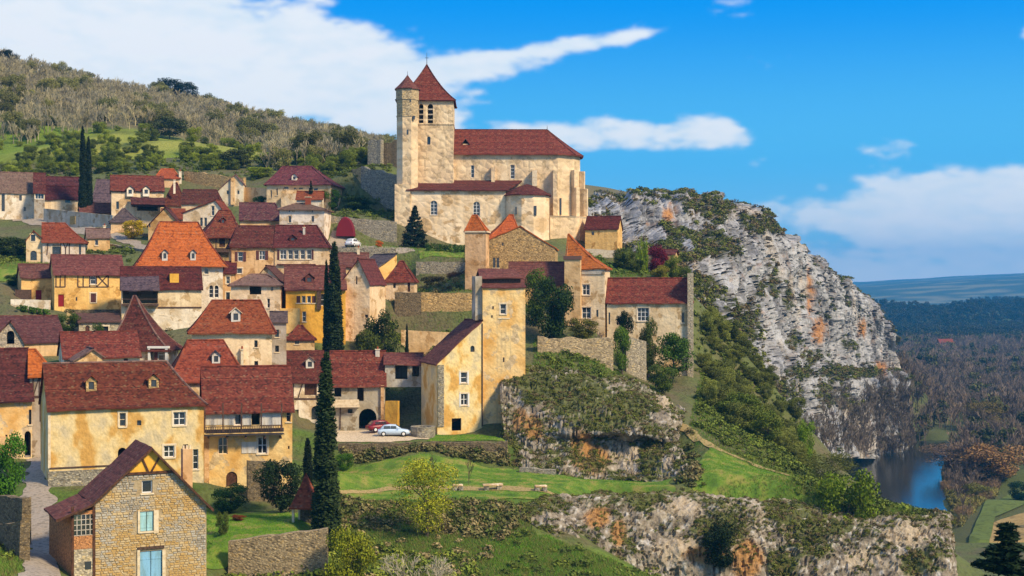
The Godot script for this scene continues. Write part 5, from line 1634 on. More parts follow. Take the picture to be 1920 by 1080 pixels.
func church() -> void:
	var f := frame_of(743, 1085, 468, 265.0, 0.0)
	var t := thing("church", "fortified stone church with a square belfry and slender stair turret on the rock", "church", f.xf)
	var none := {}
	# aisle
	var za := 0.0
	var h1 := [hole(f, [807, 376, 820, 403], za, true), hole(f, [887, 378, 900, 405], za, true)]
	var ax0 := hit(f, 768, 400, za).x
	var ax1 := hit(f, 948, 400, za).x
	var ay := hit(f, 850, 357, za).y
	obj("aisle_wall", wall_poly(h1, ax0, ax1, -6.0, ay, 6.0), M.ashlarwhite, t)
	for hh in h1:
		window(t, hh, "w", none)
	var rs := ms()
	var ry := hit(f, 850, 338, -6.0).y
	slope(rs, Vector3(ax0 - 0.6, ay + 0.1, 0.5), Vector3(ax1 + 0.3, ay + 0.1, 0.5), Vector3(ax0 - 0.6, ry + 0.15, -6.0), Vector3(ax1 + 3.5, ry + 0.15, -6.0), 0.0, 3.0, 0.2, 0.04)
	obj("aisle_roof", fin(rs), M.tiledark, t)
	# nave
	var zn := -5.5
	var nx0 := hit(f, 785, 300, zn).x
	var nx1 := hit(f, 1046, 300, zn).x
	var ny := hit(f, 950, 289, zn).y
	var h2 := [hole(f, [883, 310, 889, 333], zn, false), hole(f, [957, 309, 965, 335], zn, false)]
	shift(obj("nave_wall", wall_poly(h2, nx0, nx1, -6.0, ny, 13.0), M.ashlar, t), zn)
	for hh in h2:
		window(t, hh, "wn", none)
		t.get_child(t.get_child_count() - 1).position.z = zn
	# apse: five sided
	var w := 13.0
	var ap := []
	for a in [[0.0, 0.0], [3.0, -1.6], [4.6, -4.6], [4.6, -8.4], [3.0, -11.4], [0.0, -13.0]]:
		ap.append(Vector3(nx1 + a[0] - 0.02, 0, zn + a[1]))
	var ast := ms()
	for i in ap.size() - 1:
		q(ast, Vector3(ap[i].x, -6, ap[i].z), Vector3(ap[i].x, ny, ap[i].z), Vector3(ap[i + 1].x, ny, ap[i + 1].z), Vector3(ap[i + 1].x, -6, ap[i + 1].z))
	obj("apse_wall", fin(ast), M.ashlar, t)
	var rr := ms()
	var ridge_y := hit(f, 940, 243, zn - 6.5).y
	var rx0 := hit(f, 851, 243, zn - 6.5).x
	var rx1 := hit(f, 1026, 243, zn - 6.5).x
	var rx_l := hit(f, 851, 289, zn).x
	var ye := ny + 0.05
	var RA := Vector3(rx0, ridge_y, zn - 6.5)
	var RB := Vector3(rx1, ridge_y, zn - 6.5)
	var eaves := [Vector3(rx_l, ye, zn + 0.6), Vector3(nx1, ye, zn + 0.6)]
	for i in range(1, 5):
		var c := Vector3(nx1 - 1.0, 0, zn - 6.5)
		var dir: Vector3 = (ap[i] - c).normalized()
		eaves.append(Vector3(ap[i].x, ye, ap[i].z) + dir * 0.7)
	eaves.append(Vector3(nx1, ye, zn - 13.6))
	eaves.append(Vector3(rx_l, ye, zn - 13.6))
	slope(rr, eaves[0], eaves[1], RA, RB, 0.12, 1.0, 0.25, 0.06)
	for i in range(1, 6):
		slope(rr, eaves[i], eaves[i + 1], RB, RB, 0.12, 2.0 + i, 0.25, 0.03)
	slope(rr, eaves[6], eaves[7], RB, RA, 0.12, 9.0, 0.25, 0.06)
	var nave_roof := obj("nave_roof", fin(rr), M.tile, t)
	var cp := ms()
	caps(cp, RA, RB)
	for i in [2, 3]:
		caps(cp, eaves[i], RB, 0.12)
	obj("ridge_tiles", fin(cp), M.tiledark, nave_roof)
	var vst := ms()
	tube(vst, RB, RB + Vector3(0, 0.9, 0), 0.06, 0.02, 5)
	obj("finial", fin(vst), M.metal, nave_roof)
	var dm := ms()
	var dv := hit(f, 873, 275, zn - 2.2)
	bx(dm, dv + Vector3(-0.5, -0.6, -2.0), dv + Vector3(0.5, 0.55, 0.0))
	var dn := obj("dormer", fin(dm), M.ashlar, t)
	var dr := ms()
	slope(dr, dv + Vector3(-0.8, 0.4, -2.6), dv + Vector3(-0.8, 0.4, 0.25), dv + Vector3(0, 1.6, -2.6), dv + Vector3(0, 1.6, 0.25), 0.0, 4.0, 0.1, 0.0)
	slope(dr, dv + Vector3(0.8, 0.4, 0.25), dv + Vector3(0.8, 0.4, -2.6), dv + Vector3(0, 1.6, 0.25), dv + Vector3(0, 1.6, -2.6), 0.0, 5.0, 0.1, 0.0)
	obj("roof", fin(dr), M.slate, dn)
	obj("sill", box(dv + Vector3(-0.7, -0.75, -0.2), dv + Vector3(0.7, -0.6, 0.3)), M.frame, dn)
	# belfry
	var zt := -3.6
	var tx0 := hit(f, 746, 260, zt).x
	var tx1 := hit(f, 850, 260, zt).x
	var ty := hit(f, 800, 187, zt).y
	var h3 := [hole(f, [785.5, 195, 794, 231], zt, true), hole(f, [802, 195, 812, 231], zt, true), hole(f, [801, 256, 807, 271], zt, true)]
	var td := 10.6
	shift(obj("belfry_wall", wall_poly(h3, tx0, tx1, -6.0, ty, td), M.ashlar, t), zt)
	for i in 3:
		if i == 2:
			window(t, h3[i], "dn", none)
			t.get_child(t.get_child_count() - 1).position.z = zt
		else:
			for k in 3:
				var hh: Array = h3[i]
				var yy: float = hh[1] + (hh[3] - hh[1]) * (0.16 + 0.27 * k)
				obj("louvre", box(Vector3(hh[0], yy, zt - 0.3), Vector3(hh[2], yy + 0.22, zt - 0.05)), M.greyplaster, t)
	var sc := hit(f, 800, 232, zt).y
	obj("string_course", box(Vector3(tx0 - 0.05, sc - 0.14, zt - td), Vector3(tx1 + 0.12, sc + 0.1, zt + 0.14)), M.ashlar, t)
	var sp := ms()
	var apex := Vector3((tx0 + tx1) * 0.5, hit(f, 795, 121, zt - td * 0.5).y, zt - td * 0.5)
	var o := 0.45
	var ec := [Vector3(tx0 - o, ty - 0.1, zt + o), Vector3(tx1 + o, ty - 0.1, zt + o), Vector3(tx1 + o, ty - 0.1, zt - td - o), Vector3(tx0 - o, ty - 0.1, zt - td - o)]
	var cc := ms()
	for i in 4:
		slope(sp, ec[i], ec[(i + 1) % 4], apex, apex, 0.38, i * 2.0, 0.2, 0.04)
		caps(cc, ec[i], apex, 0.38)
	var spire := obj("spire", fin(sp), M.tile, t)
	obj("hip_tiles", fin(cc), M.tiledark, spire)
	var vn := ms()
	tube(vn, apex, apex + Vector3(0, 2.3, 0), 0.07, 0.03, 5)
	bx(vn, apex + Vector3(-0.35, 1.25, -0.02), apex + Vector3(0.35, 1.33, 0.02))
	obj("weather_vane", fin(vn), M.metal, spire)
	# stair turret
	var zc := -1.9
	var tc := Vector3(hit(f, 764, 300, zc).x, 0, zc)
	var y_a := hit(f, 764, 218, 0.2).y
	var y_b := hit(f, 764, 164, 0.2).y
	var ts := ms()
	prism(ts, ngon(tc, 2.14, 8, PI / 8), -6.0, y_a, true)
	var turret := obj("stair_turret", fin(ts), M.ashlar, t)
	var tu := ms()
	prism(tu, ngon(tc, 2.22, 8, PI / 8), y_a, y_a + 0.25, true)
	prism(tu, ngon(tc, 2.12, 8, PI / 8), y_a + 0.25, hit(f, 764, 186, 0.2).y, true, 1.03)
	prism(tu, ngon(tc, 2.30, 8, PI / 8), hit(f, 764, 186, 0.2).y, y_b, true)
	obj("turret_head", fin(tu), M.rubblesand, t)
	var tr := ms()
	var ta := Vector3(tc.x, hit(f, 762, 140, zc).y, tc.z)
	var ring := ngon(tc, 2.55, 8, PI / 8)
	for i in 8:
		var a: Vector3 = ring[i]
		var b: Vector3 = ring[(i + 1) % 8]
		slope(tr, Vector3(a.x, y_b - 0.1, a.z), Vector3(b.x, y_b - 0.1, b.z), ta, ta, 0.25, i, 0.12, 0.02)
	var troof := obj("turret_roof", fin(tr), M.tilebrown, t)
	var tf := ms()
	tube(tf, ta, ta + Vector3(0, 0.7, 0), 0.05, 0.02, 5)
	obj("finial", fin(tf), M.metal, troof)
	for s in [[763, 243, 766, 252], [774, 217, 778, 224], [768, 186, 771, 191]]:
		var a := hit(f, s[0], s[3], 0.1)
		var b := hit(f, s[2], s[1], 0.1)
		obj("window", box(Vector3(a.x, a.y, -0.2), Vector3(b.x, b.y, 0.14)), M.darkgloss, turret)  # dark boxes on a solid turret; the slits' inner shade is their colour
	# buttresses and the stump below the turret
	for b in [[740, 345, 769, 480, -4.0, 0.35, "ashlar"], [838, 314, 851, 343, -5.5, -4.2, "trim"], [837, 310, 852, 314, -5.5, -4.0, "ashlar"], [921, 313, 928, 345, -5.5, -4.4, "ashlar"], [998, 319, 1007, 349, -5.5, -4.2, "trim"], [1037, 318, 1045, 420, -5.5, -4.0, "ashlar"]]:
		var a := hit(f, b[0], b[3], b[5])
		var e := hit(f, b[2], b[1], b[5])
		obj("buttress", box(Vector3(a.x, a.y, b[4] - 0.2), Vector3(e.x, e.y, b[5])), M[b[6]], t)
	for i in [1, 2]:
		var p: Vector3 = ap[i]
		var dir := (p - Vector3(nx1 - 1.0, 0, zn - 6.5)).normalized()
		var bs := ms()
		var top := hit(f, 1065, 318, zn).y
		var side := Vector3(dir.z, 0, -dir.x) * 0.45
		for lv in [[top, 0.9], [top - 3.4, 1.5]]:
			var poly := [p - side, p + side, p + side + dir * lv[1], p - side + dir * lv[1]]
			prism(bs, poly, -6.0, lv[0], true)
		obj("buttress", fin(bs), M.ashlar, t)
	var lane := hit(f, 1050, 408, -4.0)
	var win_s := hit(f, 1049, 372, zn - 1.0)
	obj("window", box(Vector3(win_s.x, win_s.y - 3.2, zn - 1.4), Vector3(win_s.x + 0.35, win_s.y, zn - 0.1)), M.darkgloss, t)  # dark box, the shade within the slit put into its colour
	# platform under the apse
	var pl := ms()
	var pg := [Vector3(nx1 - 1.6, 0, zn + 2.2), Vector3(nx1 + 3.4, 0, zn + 0.6), Vector3(nx1 + 6.0, 0, zn - 4.0), Vector3(nx1 + 6.0, 0, zn - 9.0), Vector3(nx1 + 3.0, 0, zn - 13.5), Vector3(nx1 - 1.6, 0, zn - 13.5)]
	prism(pl, pg, -7.0, lane.y, true)
	obj("apse_platform", fin(pl), M.ashlar, t)
	var co := ms()
	prism(co, pg, lane.y + 0.003, lane.y + 0.35, true, 1.03)
	obj("platform_cornice", fin(co), M.trim, t)
	# round chapel
	var kc := Vector3(hit(f, 988, 400, -1.6).x, 0, -1.6)
	var ky := hit(f, 988, 364, 2.0).y
	var ks := ms()
	prism(ks, ngon(kc, 4.35, 12, PI / 12), -6.0, ky, true)
	var chap := obj("chapel", fin(ks), M.ashlarwhite, t)
	for s in [[1001, 386, 1006, 404, 2.25], [966, 388, 969, 402, 2.0]]:
		var a := hit(f, s[0], s[3], s[4])
		var b := hit(f, s[2], s[1], s[4])
		obj("window", box(Vector3(a.x, a.y, s[4] - 1.0), Vector3(b.x, b.y, s[4] + 0.42)), M.darkgloss, chap)  # chapel is solid: shade of the slits is coloured into these boxes
	var kr := ms()
	var ka := Vector3(kc.x, hit(f, 988, 345, -1.6).y, kc.z)
	var kring := ngon(kc, 4.75, 12, PI / 12)
	for i in 12:
		var a: Vector3 = kring[i]
		var b: Vector3 = kring[(i + 1) % 12]
		slope(kr, Vector3(a.x, ky - 0.05, a.z), Vector3(b.x, ky - 0.05, b.z), ka, ka, -0.45, i, 0.18, 0.03)
	obj("chapel_roof", fin(kr), M.tiledark, t)

# ---------------------------------------------------------------- buildings with features of their own
func special_buildings() -> void:
	barn()
	for n in get_children():
		if n.name == "balcony_house":
			balcony(n)
		elif n.name == "yellow_tower":
			upper_tier(n)

func find_spec(called: String) -> Dictionary:
	for h in HS:
		if h.n == called:
			return h
	return {}

func balcony(t: Node3D) -> void:
	var f: Dictionary = find_spec("balcony_house").f
	var a := hit(f, 383, 811, 1.3)
	var b := hit(f, 530, 797, 1.3)
	obj("handrail", box(Vector3(a.x, b.y - 0.06, 1.24), Vector3(b.x, b.y + 0.02, 1.34)), M.timber, t)
	var n := 44
	for i in n + 1:
		var x := lerpf(a.x + 0.05, b.x - 0.05, float(i) / n)
		obj("baluster", box(Vector3(x - 0.03, a.y - 0.05, 1.26), Vector3(x + 0.03, b.y - 0.06, 1.32)), M.oldwood, t)
	for px in [384, 418, 453, 490, 528]:
		var p := hit(f, px, 765, 1.3)
		obj("balcony_post", box(Vector3(p.x - 0.07, a.y, 1.22), Vector3(p.x + 0.07, p.y + 0.5, 1.34)), M.timber, t)
	for px in [390, 425, 460, 495, 525]:
		var p := hit(f, px, 817, 0.0)
		obj("bracket", box(Vector3(p.x - 0.08, p.y - 0.2, 0.0), Vector3(p.x + 0.08, p.y + 0.02, 1.2)), M.timber, t)

func upper_tier(t: Node3D) -> void:
	var h := find_spec("yellow_tower")
	var f: Dictionary = h.f
	var a := hit(f, 902, 522, -1.9)
	var b := hit(f, 976, 522, -1.9)
	obj("upper_wall", box(Vector3(a.x, a.y - 2.5, -5.0), Vector3(b.x, a.y + 0.25, -1.9)), M.timber, t)
	var rs := ms()
	var y1 := hit(f, 940, 504, -4.2).y
	var y0 := a.y + 0.12
	slope(rs, Vector3(a.x - 0.3, y0, -1.4), Vector3(b.x + 0.3, y0, -1.4), Vector3(a.x - 0.1, y1, -4.2), Vector3(b.x - 0.7, y1, -4.2), 0.0, 3.0)
	slope(rs, Vector3(b.x + 0.3, y0, -5.6), Vector3(a.x - 0.3, y0, -5.6), Vector3(b.x - 0.7, y1, -4.2), Vector3(a.x - 0.1, y1, -4.2), 0.0, 5.0)
	slope(rs, Vector3(b.x + 0.3, y0, -1.4), Vector3(b.x + 0.3, y0, -5.6), Vector3(b.x - 0.7, y1, -4.2), Vector3(b.x - 0.7, y1, -4.2), 0.0, 6.0)
	obj("upper_roof", fin(rs), M.tilebrown, t)
	var c := hit(f, 897, 600, -3.0)
	var d := hit(f, 897, 518, -3.0)
	obj("latrine_shaft", box(Vector3(-0.9, c.y, -4.0), Vector3(0.0, d.y, -0.6)), M.greyplaster, t)

# near barn: every facing stone of its gable
func barn() -> void:
	var f := frame_of(177, 387, 1130, 112.0, 12.0)
	var t := thing("stone_barn", "golden rubble stone barn with blue shutters and a swept brown roof beside the lane", "barn", f.xf)
	var W: float = f.w
	var ap := hit(f, 283, 842, 0.0)
	var yl := hit(f, 177, 946, 0.0).y
	var yr := hit(f, 387, 946, 0.0).y
	var holes := [hole(f, [266, 900, 286, 925], 0.0, false), hole(f, [262, 958, 288, 997], 0.0, false), hole(f, [262, 1031, 304, 1110], 0.0, false)]
	var outline := PackedVector2Array([Vector2(0, -3), Vector2(W, -3), Vector2(W, yr), Vector2(ap.x, ap.y), Vector2(0, yl)])
	var st := ms()
	facade(st, outline, holes, 0.35)
	var dep := 6.0
	for x in [[0.0, yl], [W, yr]]:
		q(st, Vector3(x[0], -3, -dep), Vector3(x[0], x[1], -dep), Vector3(x[0], x[1], 0), Vector3(x[0], -3, 0))
	q(st, Vector3(W, -3, -dep), Vector3(W, yr, -dep), Vector3(0, yl, -dep), Vector3(0, -3, -dep))
	tri(st, Vector3(W, yr, -dep), Vector3(ap.x, ap.y, -dep), Vector3(0, yl, -dep))
	var wall := obj("wall", fin(st), M.mortar, t)
	window(t, holes[0], "w", {})
	window(t, holes[1], "t", {})
	window(t, holes[2], "b", {})
	var lin := hit(f, 260, 1031, 0.0)
	obj("lintel", box(Vector3(lin.x - 0.1, lin.y, 0.0), Vector3(lin.x + 2.0, lin.y + 0.22, 0.12)), M.timber, t)
	for s in [[258, 958, 262, 999], [288, 956, 297, 1000], [257, 1031, 262, 1100], [304, 1031, 310, 1100]]:
		var a := hit(f, s[0], s[3], 0.0)
		var b := hit(f, s[2], s[1], 0.0)
		obj("jamb", box(Vector3(a.x, a.y, -0.05), Vector3(b.x, b.y, 0.11)), M.trim, t)
	# timbered top
	var ty := hit(f, 283, 886, 0.0).y
	var k0 := (ty - yl) / (ap.y - yl)
	var xa := ap.x * k0
	var xb := W - (W - ap.x) * (ty - yr) / (ap.y - yr)
	var gs := ms()
	tri(gs, Vector3(xa, ty, 0.06), Vector3(ap.x, ap.y, 0.06), Vector3(xb, ty, 0.06))
	obj("gable_panel", fin(gs), M.gold, t)
	for b in [[xa, ty, xb, ty, 0.2], [xa * 0.35 + ap.x * 0.65, lerpf(ty, ap.y, 0.62), lerpf(xa, xb, 0.48), ty, 0.15], [xb * 0.35 + ap.x * 0.65, lerpf(ty, ap.y, 0.62), lerpf(xa, xb, 0.52), ty, 0.15]]:
		var bs := ms()
		bar(bs, Vector3(b[0], b[1], 0.06), Vector3(b[2], b[3], 0.06), b[4], 0.09)
		obj("timber_beam", fin(bs), M.wood, t)
	# roof: right slope, and the long left slope with its kick over the porch
	var rs := ms()
	var fo := 0.45
	var er := Vector2(W, yr) + (Vector2(W, yr) - Vector2(ap.x, ap.y)).normalized() * 0.7
	slope(rs, Vector3(er.x, er.y + 0.17, fo), Vector3(er.x, er.y + 0.17, -dep), Vector3(ap.x, ap.y + 0.2, fo), Vector3(ap.x, ap.y + 0.2, -dep), 0.08, 2.0)
	var lp := hit(f, 105, 974, 0.4)
	var mid := Vector2(-0.25, yl + 0.12)
	slope(rs, Vector3(mid.x, mid.y, -dep), Vector3(mid.x, mid.y, fo), Vector3(ap.x, ap.y + 0.2, -dep), Vector3(ap.x, ap.y + 0.2, fo), 0.05, 4.0)
	slope(rs, Vector3(lp.x, lp.y, -dep), Vector3(lp.x, lp.y, fo), Vector3(mid.x, mid.y, -dep), Vector3(mid.x, mid.y, fo), 0.1, 6.0)
	var roof := obj("roof", fin(rs), M.tilebrown, t)
	var vs := ms()
	for s in [[ap.x, ap.y + 0.06, er.x, er.y + 0.02], [ap.x, ap.y + 0.06, mid.x, mid.y - 0.12], [mid.x, mid.y - 0.12, lp.x, lp.y - 0.14]]:
		bar(vs, Vector3(s[0], s[1], fo - 0.02), Vector3(s[2], s[3], fo - 0.02), 0.16, 0.06)
	obj("verge_board", fin(vs), M.wood, roof)
	# porch under the left slope
	var ps := ms()
	var pa := hit(f, 136, 1008, 0.0)
	var pb := hit(f, 177, 1008, 0.0)
	q(ps, Vector3(pa.x, -3, 0.02), Vector3(pa.x, hit(f, 136, 1031, 0.0).y, 0.02), Vector3(pb.x, hit(f, 136, 1031, 0.0).y, 0.02), Vector3(pb.x, -3, 0.02))
	obj("porch_wall", fin(ps), M.rubble, t)
	obj("porch_window", box(Vector3(hit(f, 159, 1068, 0).x, hit(f, 159, 1068, 0).y, 0.0), Vector3(hit(f, 171, 1068, 0).x, hit(f, 171, 1052, 0).y, 0.04)), M.darkgloss, t)  # dark box on the wall, shade of the opening put into its colour
	obj("brick_panel", box(Vector3(pa.x, hit(f, 136, 1031, 0).y, -0.1), Vector3(pb.x, hit(f, 136, 1006, 0).y, 0.03)), M.brickpanel, t)
	obj("brick_panel", box(Vector3(pa.x, hit(f, 136, 966, 0).y, -0.1), Vector3(pb.x, hit(f, 136, 959, 0).y, 0.03)), M.brickpanel, t)
	obj("glazing", box(Vector3(pa.x, hit(f, 136, 1005, 0).y, -0.1), Vector3(pb.x, hit(f, 136, 966, 0).y, -0.04)), M.glass, t)
	var y0 := hit(f, 136, 1005, 0).y
	var y1 := hit(f, 136, 966, 0).y
	var gsz := ms()
	for i in 6:
		var x := lerpf(pa.x, pb.x, i / 5.0)
		bx(gsz, Vector3(x - 0.035, y0, -0.04), Vector3(x + 0.035, y1, 0.03))
	for i in 5:
		var y := lerpf(y0, y1, i / 4.0)
		bx(gsz, Vector3(pa.x, y - 0.03, -0.035), Vector3(pb.x, y + 0.03, 0.02))
	obj("glazing_bars", fin(gsz), M.greyplaster, t)
	for px in [136.0, 176.0]:
		var x := hit(f, px, 1000, 0).x
		obj("porch_post", box(Vector3(x - 0.1, -3, -0.12), Vector3(x + 0.1, hit(f, px, 950, 0).y, 0.07)), M.wood, t)
	var sw := ms()
	var l0 := hit(f, 114, 1000, 0)
	q(sw, Vector3(l0.x, -3, -dep), Vector3(l0.x, lp.y - 0.1, -dep), Vector3(pa.x, hit(f, 136, 962, 0).y, -0.3), Vector3(pa.x, -3, -0.3))
	obj("porch_side", fin(sw), M.brickpanel, t)
	# chimney on the right slope
	var c0 := hit(f, 343, 925, -2.5)
	var c1 := hit(f, 361, 842, -2.5)
	var ch := obj("chimney", box(Vector3(c0.x, c0.y - 1.0, -3.2), Vector3(c1.x, c1.y, -2.5)), M.beige, t)
	for k in 3:
		var ps2 := ms()
		var cx := lerpf(c0.x + 0.12, c1.x - 0.12, k / 2.0)
		tube(ps2, Vector3(cx, c1.y, -2.85), Vector3(cx, c1.y + 0.3, -2.85), 0.09, 0.08, 7)
		obj("pot", fin(ps2), M.trim, ch)
	# stones, course by course; the larger ones are objects, the chips between them one mesh
	var proto := []
	for v in 3:
		var b := ms()
		var r := RandomNumberGenerator.new()
		r.seed = 40 + v
		var fr := []
		for c in [[-0.5, -0.5], [0.5, -0.5], [0.5, 0.5], [-0.5, 0.5]]:
			fr.append(Vector2(c[0] * r.randf_range(0.86, 0.98), c[1] * r.randf_range(0.82, 0.98)))
		for i in 4:
			var a: Vector2 = fr[i]
			var c: Vector2 = fr[(i + 1) % 4]
			q(b, Vector3(a.x, a.y, 0), Vector3(c.x, c.y, 0), Vector3(c.x * 0.86, c.y * 0.78, 1), Vector3(a.x * 0.86, a.y * 0.78, 1))
		q(b, Vector3(fr[3].x * 0.86, fr[3].y * 0.78, 1), Vector3(fr[0].x * 0.86, fr[0].y * 0.78, 1), Vector3(fr[1].x * 0.86, fr[1].y * 0.78, 1), Vector3(fr[2].x * 0.86, fr[2].y * 0.78, 1))
		proto.append(fin(b))
	var list := []
	var y := -2.2
	var r2 := RandomNumberGenerator.new()
	r2.seed = 99
	while y < ap.y:
		var ch2 := r2.randf_range(0.12, 0.23)
		var x := 0.03
		while x < W:
			var cw := r2.randf_range(0.16, 0.52)
			if x + cw > W - 0.02:
				cw = W - 0.02 - x
			if cw < 0.08:
				break
			var c := Vector2(x + cw * 0.5, y + ch2 * 0.5)
			var ok := Geometry2D.is_point_in_polygon(c + Vector2(0, 0.12), outline) and c.y < ty - 0.15
			for hh in holes:
				if c.x > hh[0] - cw * 0.5 - 0.3 and c.x < hh[2] + cw * 0.5 + 0.3 and c.y > hh[1] - ch2 * 0.5 - 0.14 and c.y < hh[3] + ch2 * 0.5 + 0.05:
					ok = false
			if ok:
				list.append([c, cw - 0.015, ch2 - 0.015])
			x += cw
		y += ch2
	list.sort_custom(func(a, b): return a[1] * a[2] > b[1] * b[2])
	var rest := []
	for i in list.size():
		var s: Array = list[i]
		var grey: float = n2.get_noise_2d(s[0].x * 2.2 + 7, s[0].y * 2.2) + (s[0].y - 6.5) * 0.08 + (0.35 if s[0].x > W - 0.8 else 0.0)
		var kind: int = clampi(int((grey + 0.45) * 4.0) + r2.randi_range(-1, 1), 0, 4)
		var xf := Transform3D(Basis(Vector3(s[1], 0, 0).rotated(Vector3.FORWARD, r2.randf_range(-0.05, 0.05)), Vector3(0, s[2], 0), Vector3(0, 0, r2.randf_range(0.03, 0.075))), Vector3(s[0].x, s[0].y, -0.004))
		if i < 300:
			obj("stone", proto[i % 3], M["stone%d" % kind], wall, xf)
		else:
			rest.append([xf, kind])
	for kind in 5:
		var sr := SurfaceTool.new()
		sr.begin(Mesh.PRIMITIVE_TRIANGLES)
		var any := false
		for e in rest:
			if e[1] == kind:
				sr.append_from(proto[kind % 3], 0, e[0])
				any = true
		if any:
			var o := obj("small_stones", sr.commit(), M["stone%d" % kind], wall)
			o.set_meta("kind", "stuff")

# ---------------------------------------------------------------- walls
func wall_line(called: String, label: String, a: Array, b: Array, high: float, m: Material, rough := 0.25, thick := 0.6, cat := "wall") -> MeshInstance3D:
	# a, b = [px, top py, depth]; the top wavers as laid stone does
	var A := P(a[0], a[1], a[2])
	var B := P(b[0], b[1], b[2])
	var along := B - A
	var u := Vector3(along.x, 0, along.z).normalized()
	var nrm := Vector3(-u.z, 0, u.x)
	if nrm.z < 0:
		nrm = -nrm
	var n := maxi(3, int(along.length() / 0.8))
	var st := ms()
	var prev := []
	for i in n + 1:
		var p := A.lerp(B, float(i) / n)
		p.y += n2.get_noise_3dv(p * 3.0) * rough + n3.get_noise_3dv(p) * rough * 0.5
		var o := nrm * n2.get_noise_3dv(p * 1.2) * rough * 0.5
		var lo := p - Vector3(0, high, 0)
		# in the wall's own axes so that its stone lies along it
		var cur := []
		for v in [lo + o + nrm * 0.12, p + o, p + o - nrm * thick, lo + o - nrm * thick]:
			var d: Vector3 = v - A
			cur.append(Vector3(d.dot(u), d.y, d.dot(nrm)))
		if prev:
			for k in 3:
				q(st, prev[k], prev[k + 1], cur[k + 1], cur[k])
		else:
			q(st, cur[0], cur[1], cur[2], cur[3])
		prev = cur
	q(st, prev[0], prev[3], prev[2], prev[1])
	var mi := obj(called, fin(st), m, null, Transform3D(Basis(u, Vector3.UP, nrm), A))
	tag(mi, label, cat)
	return mi

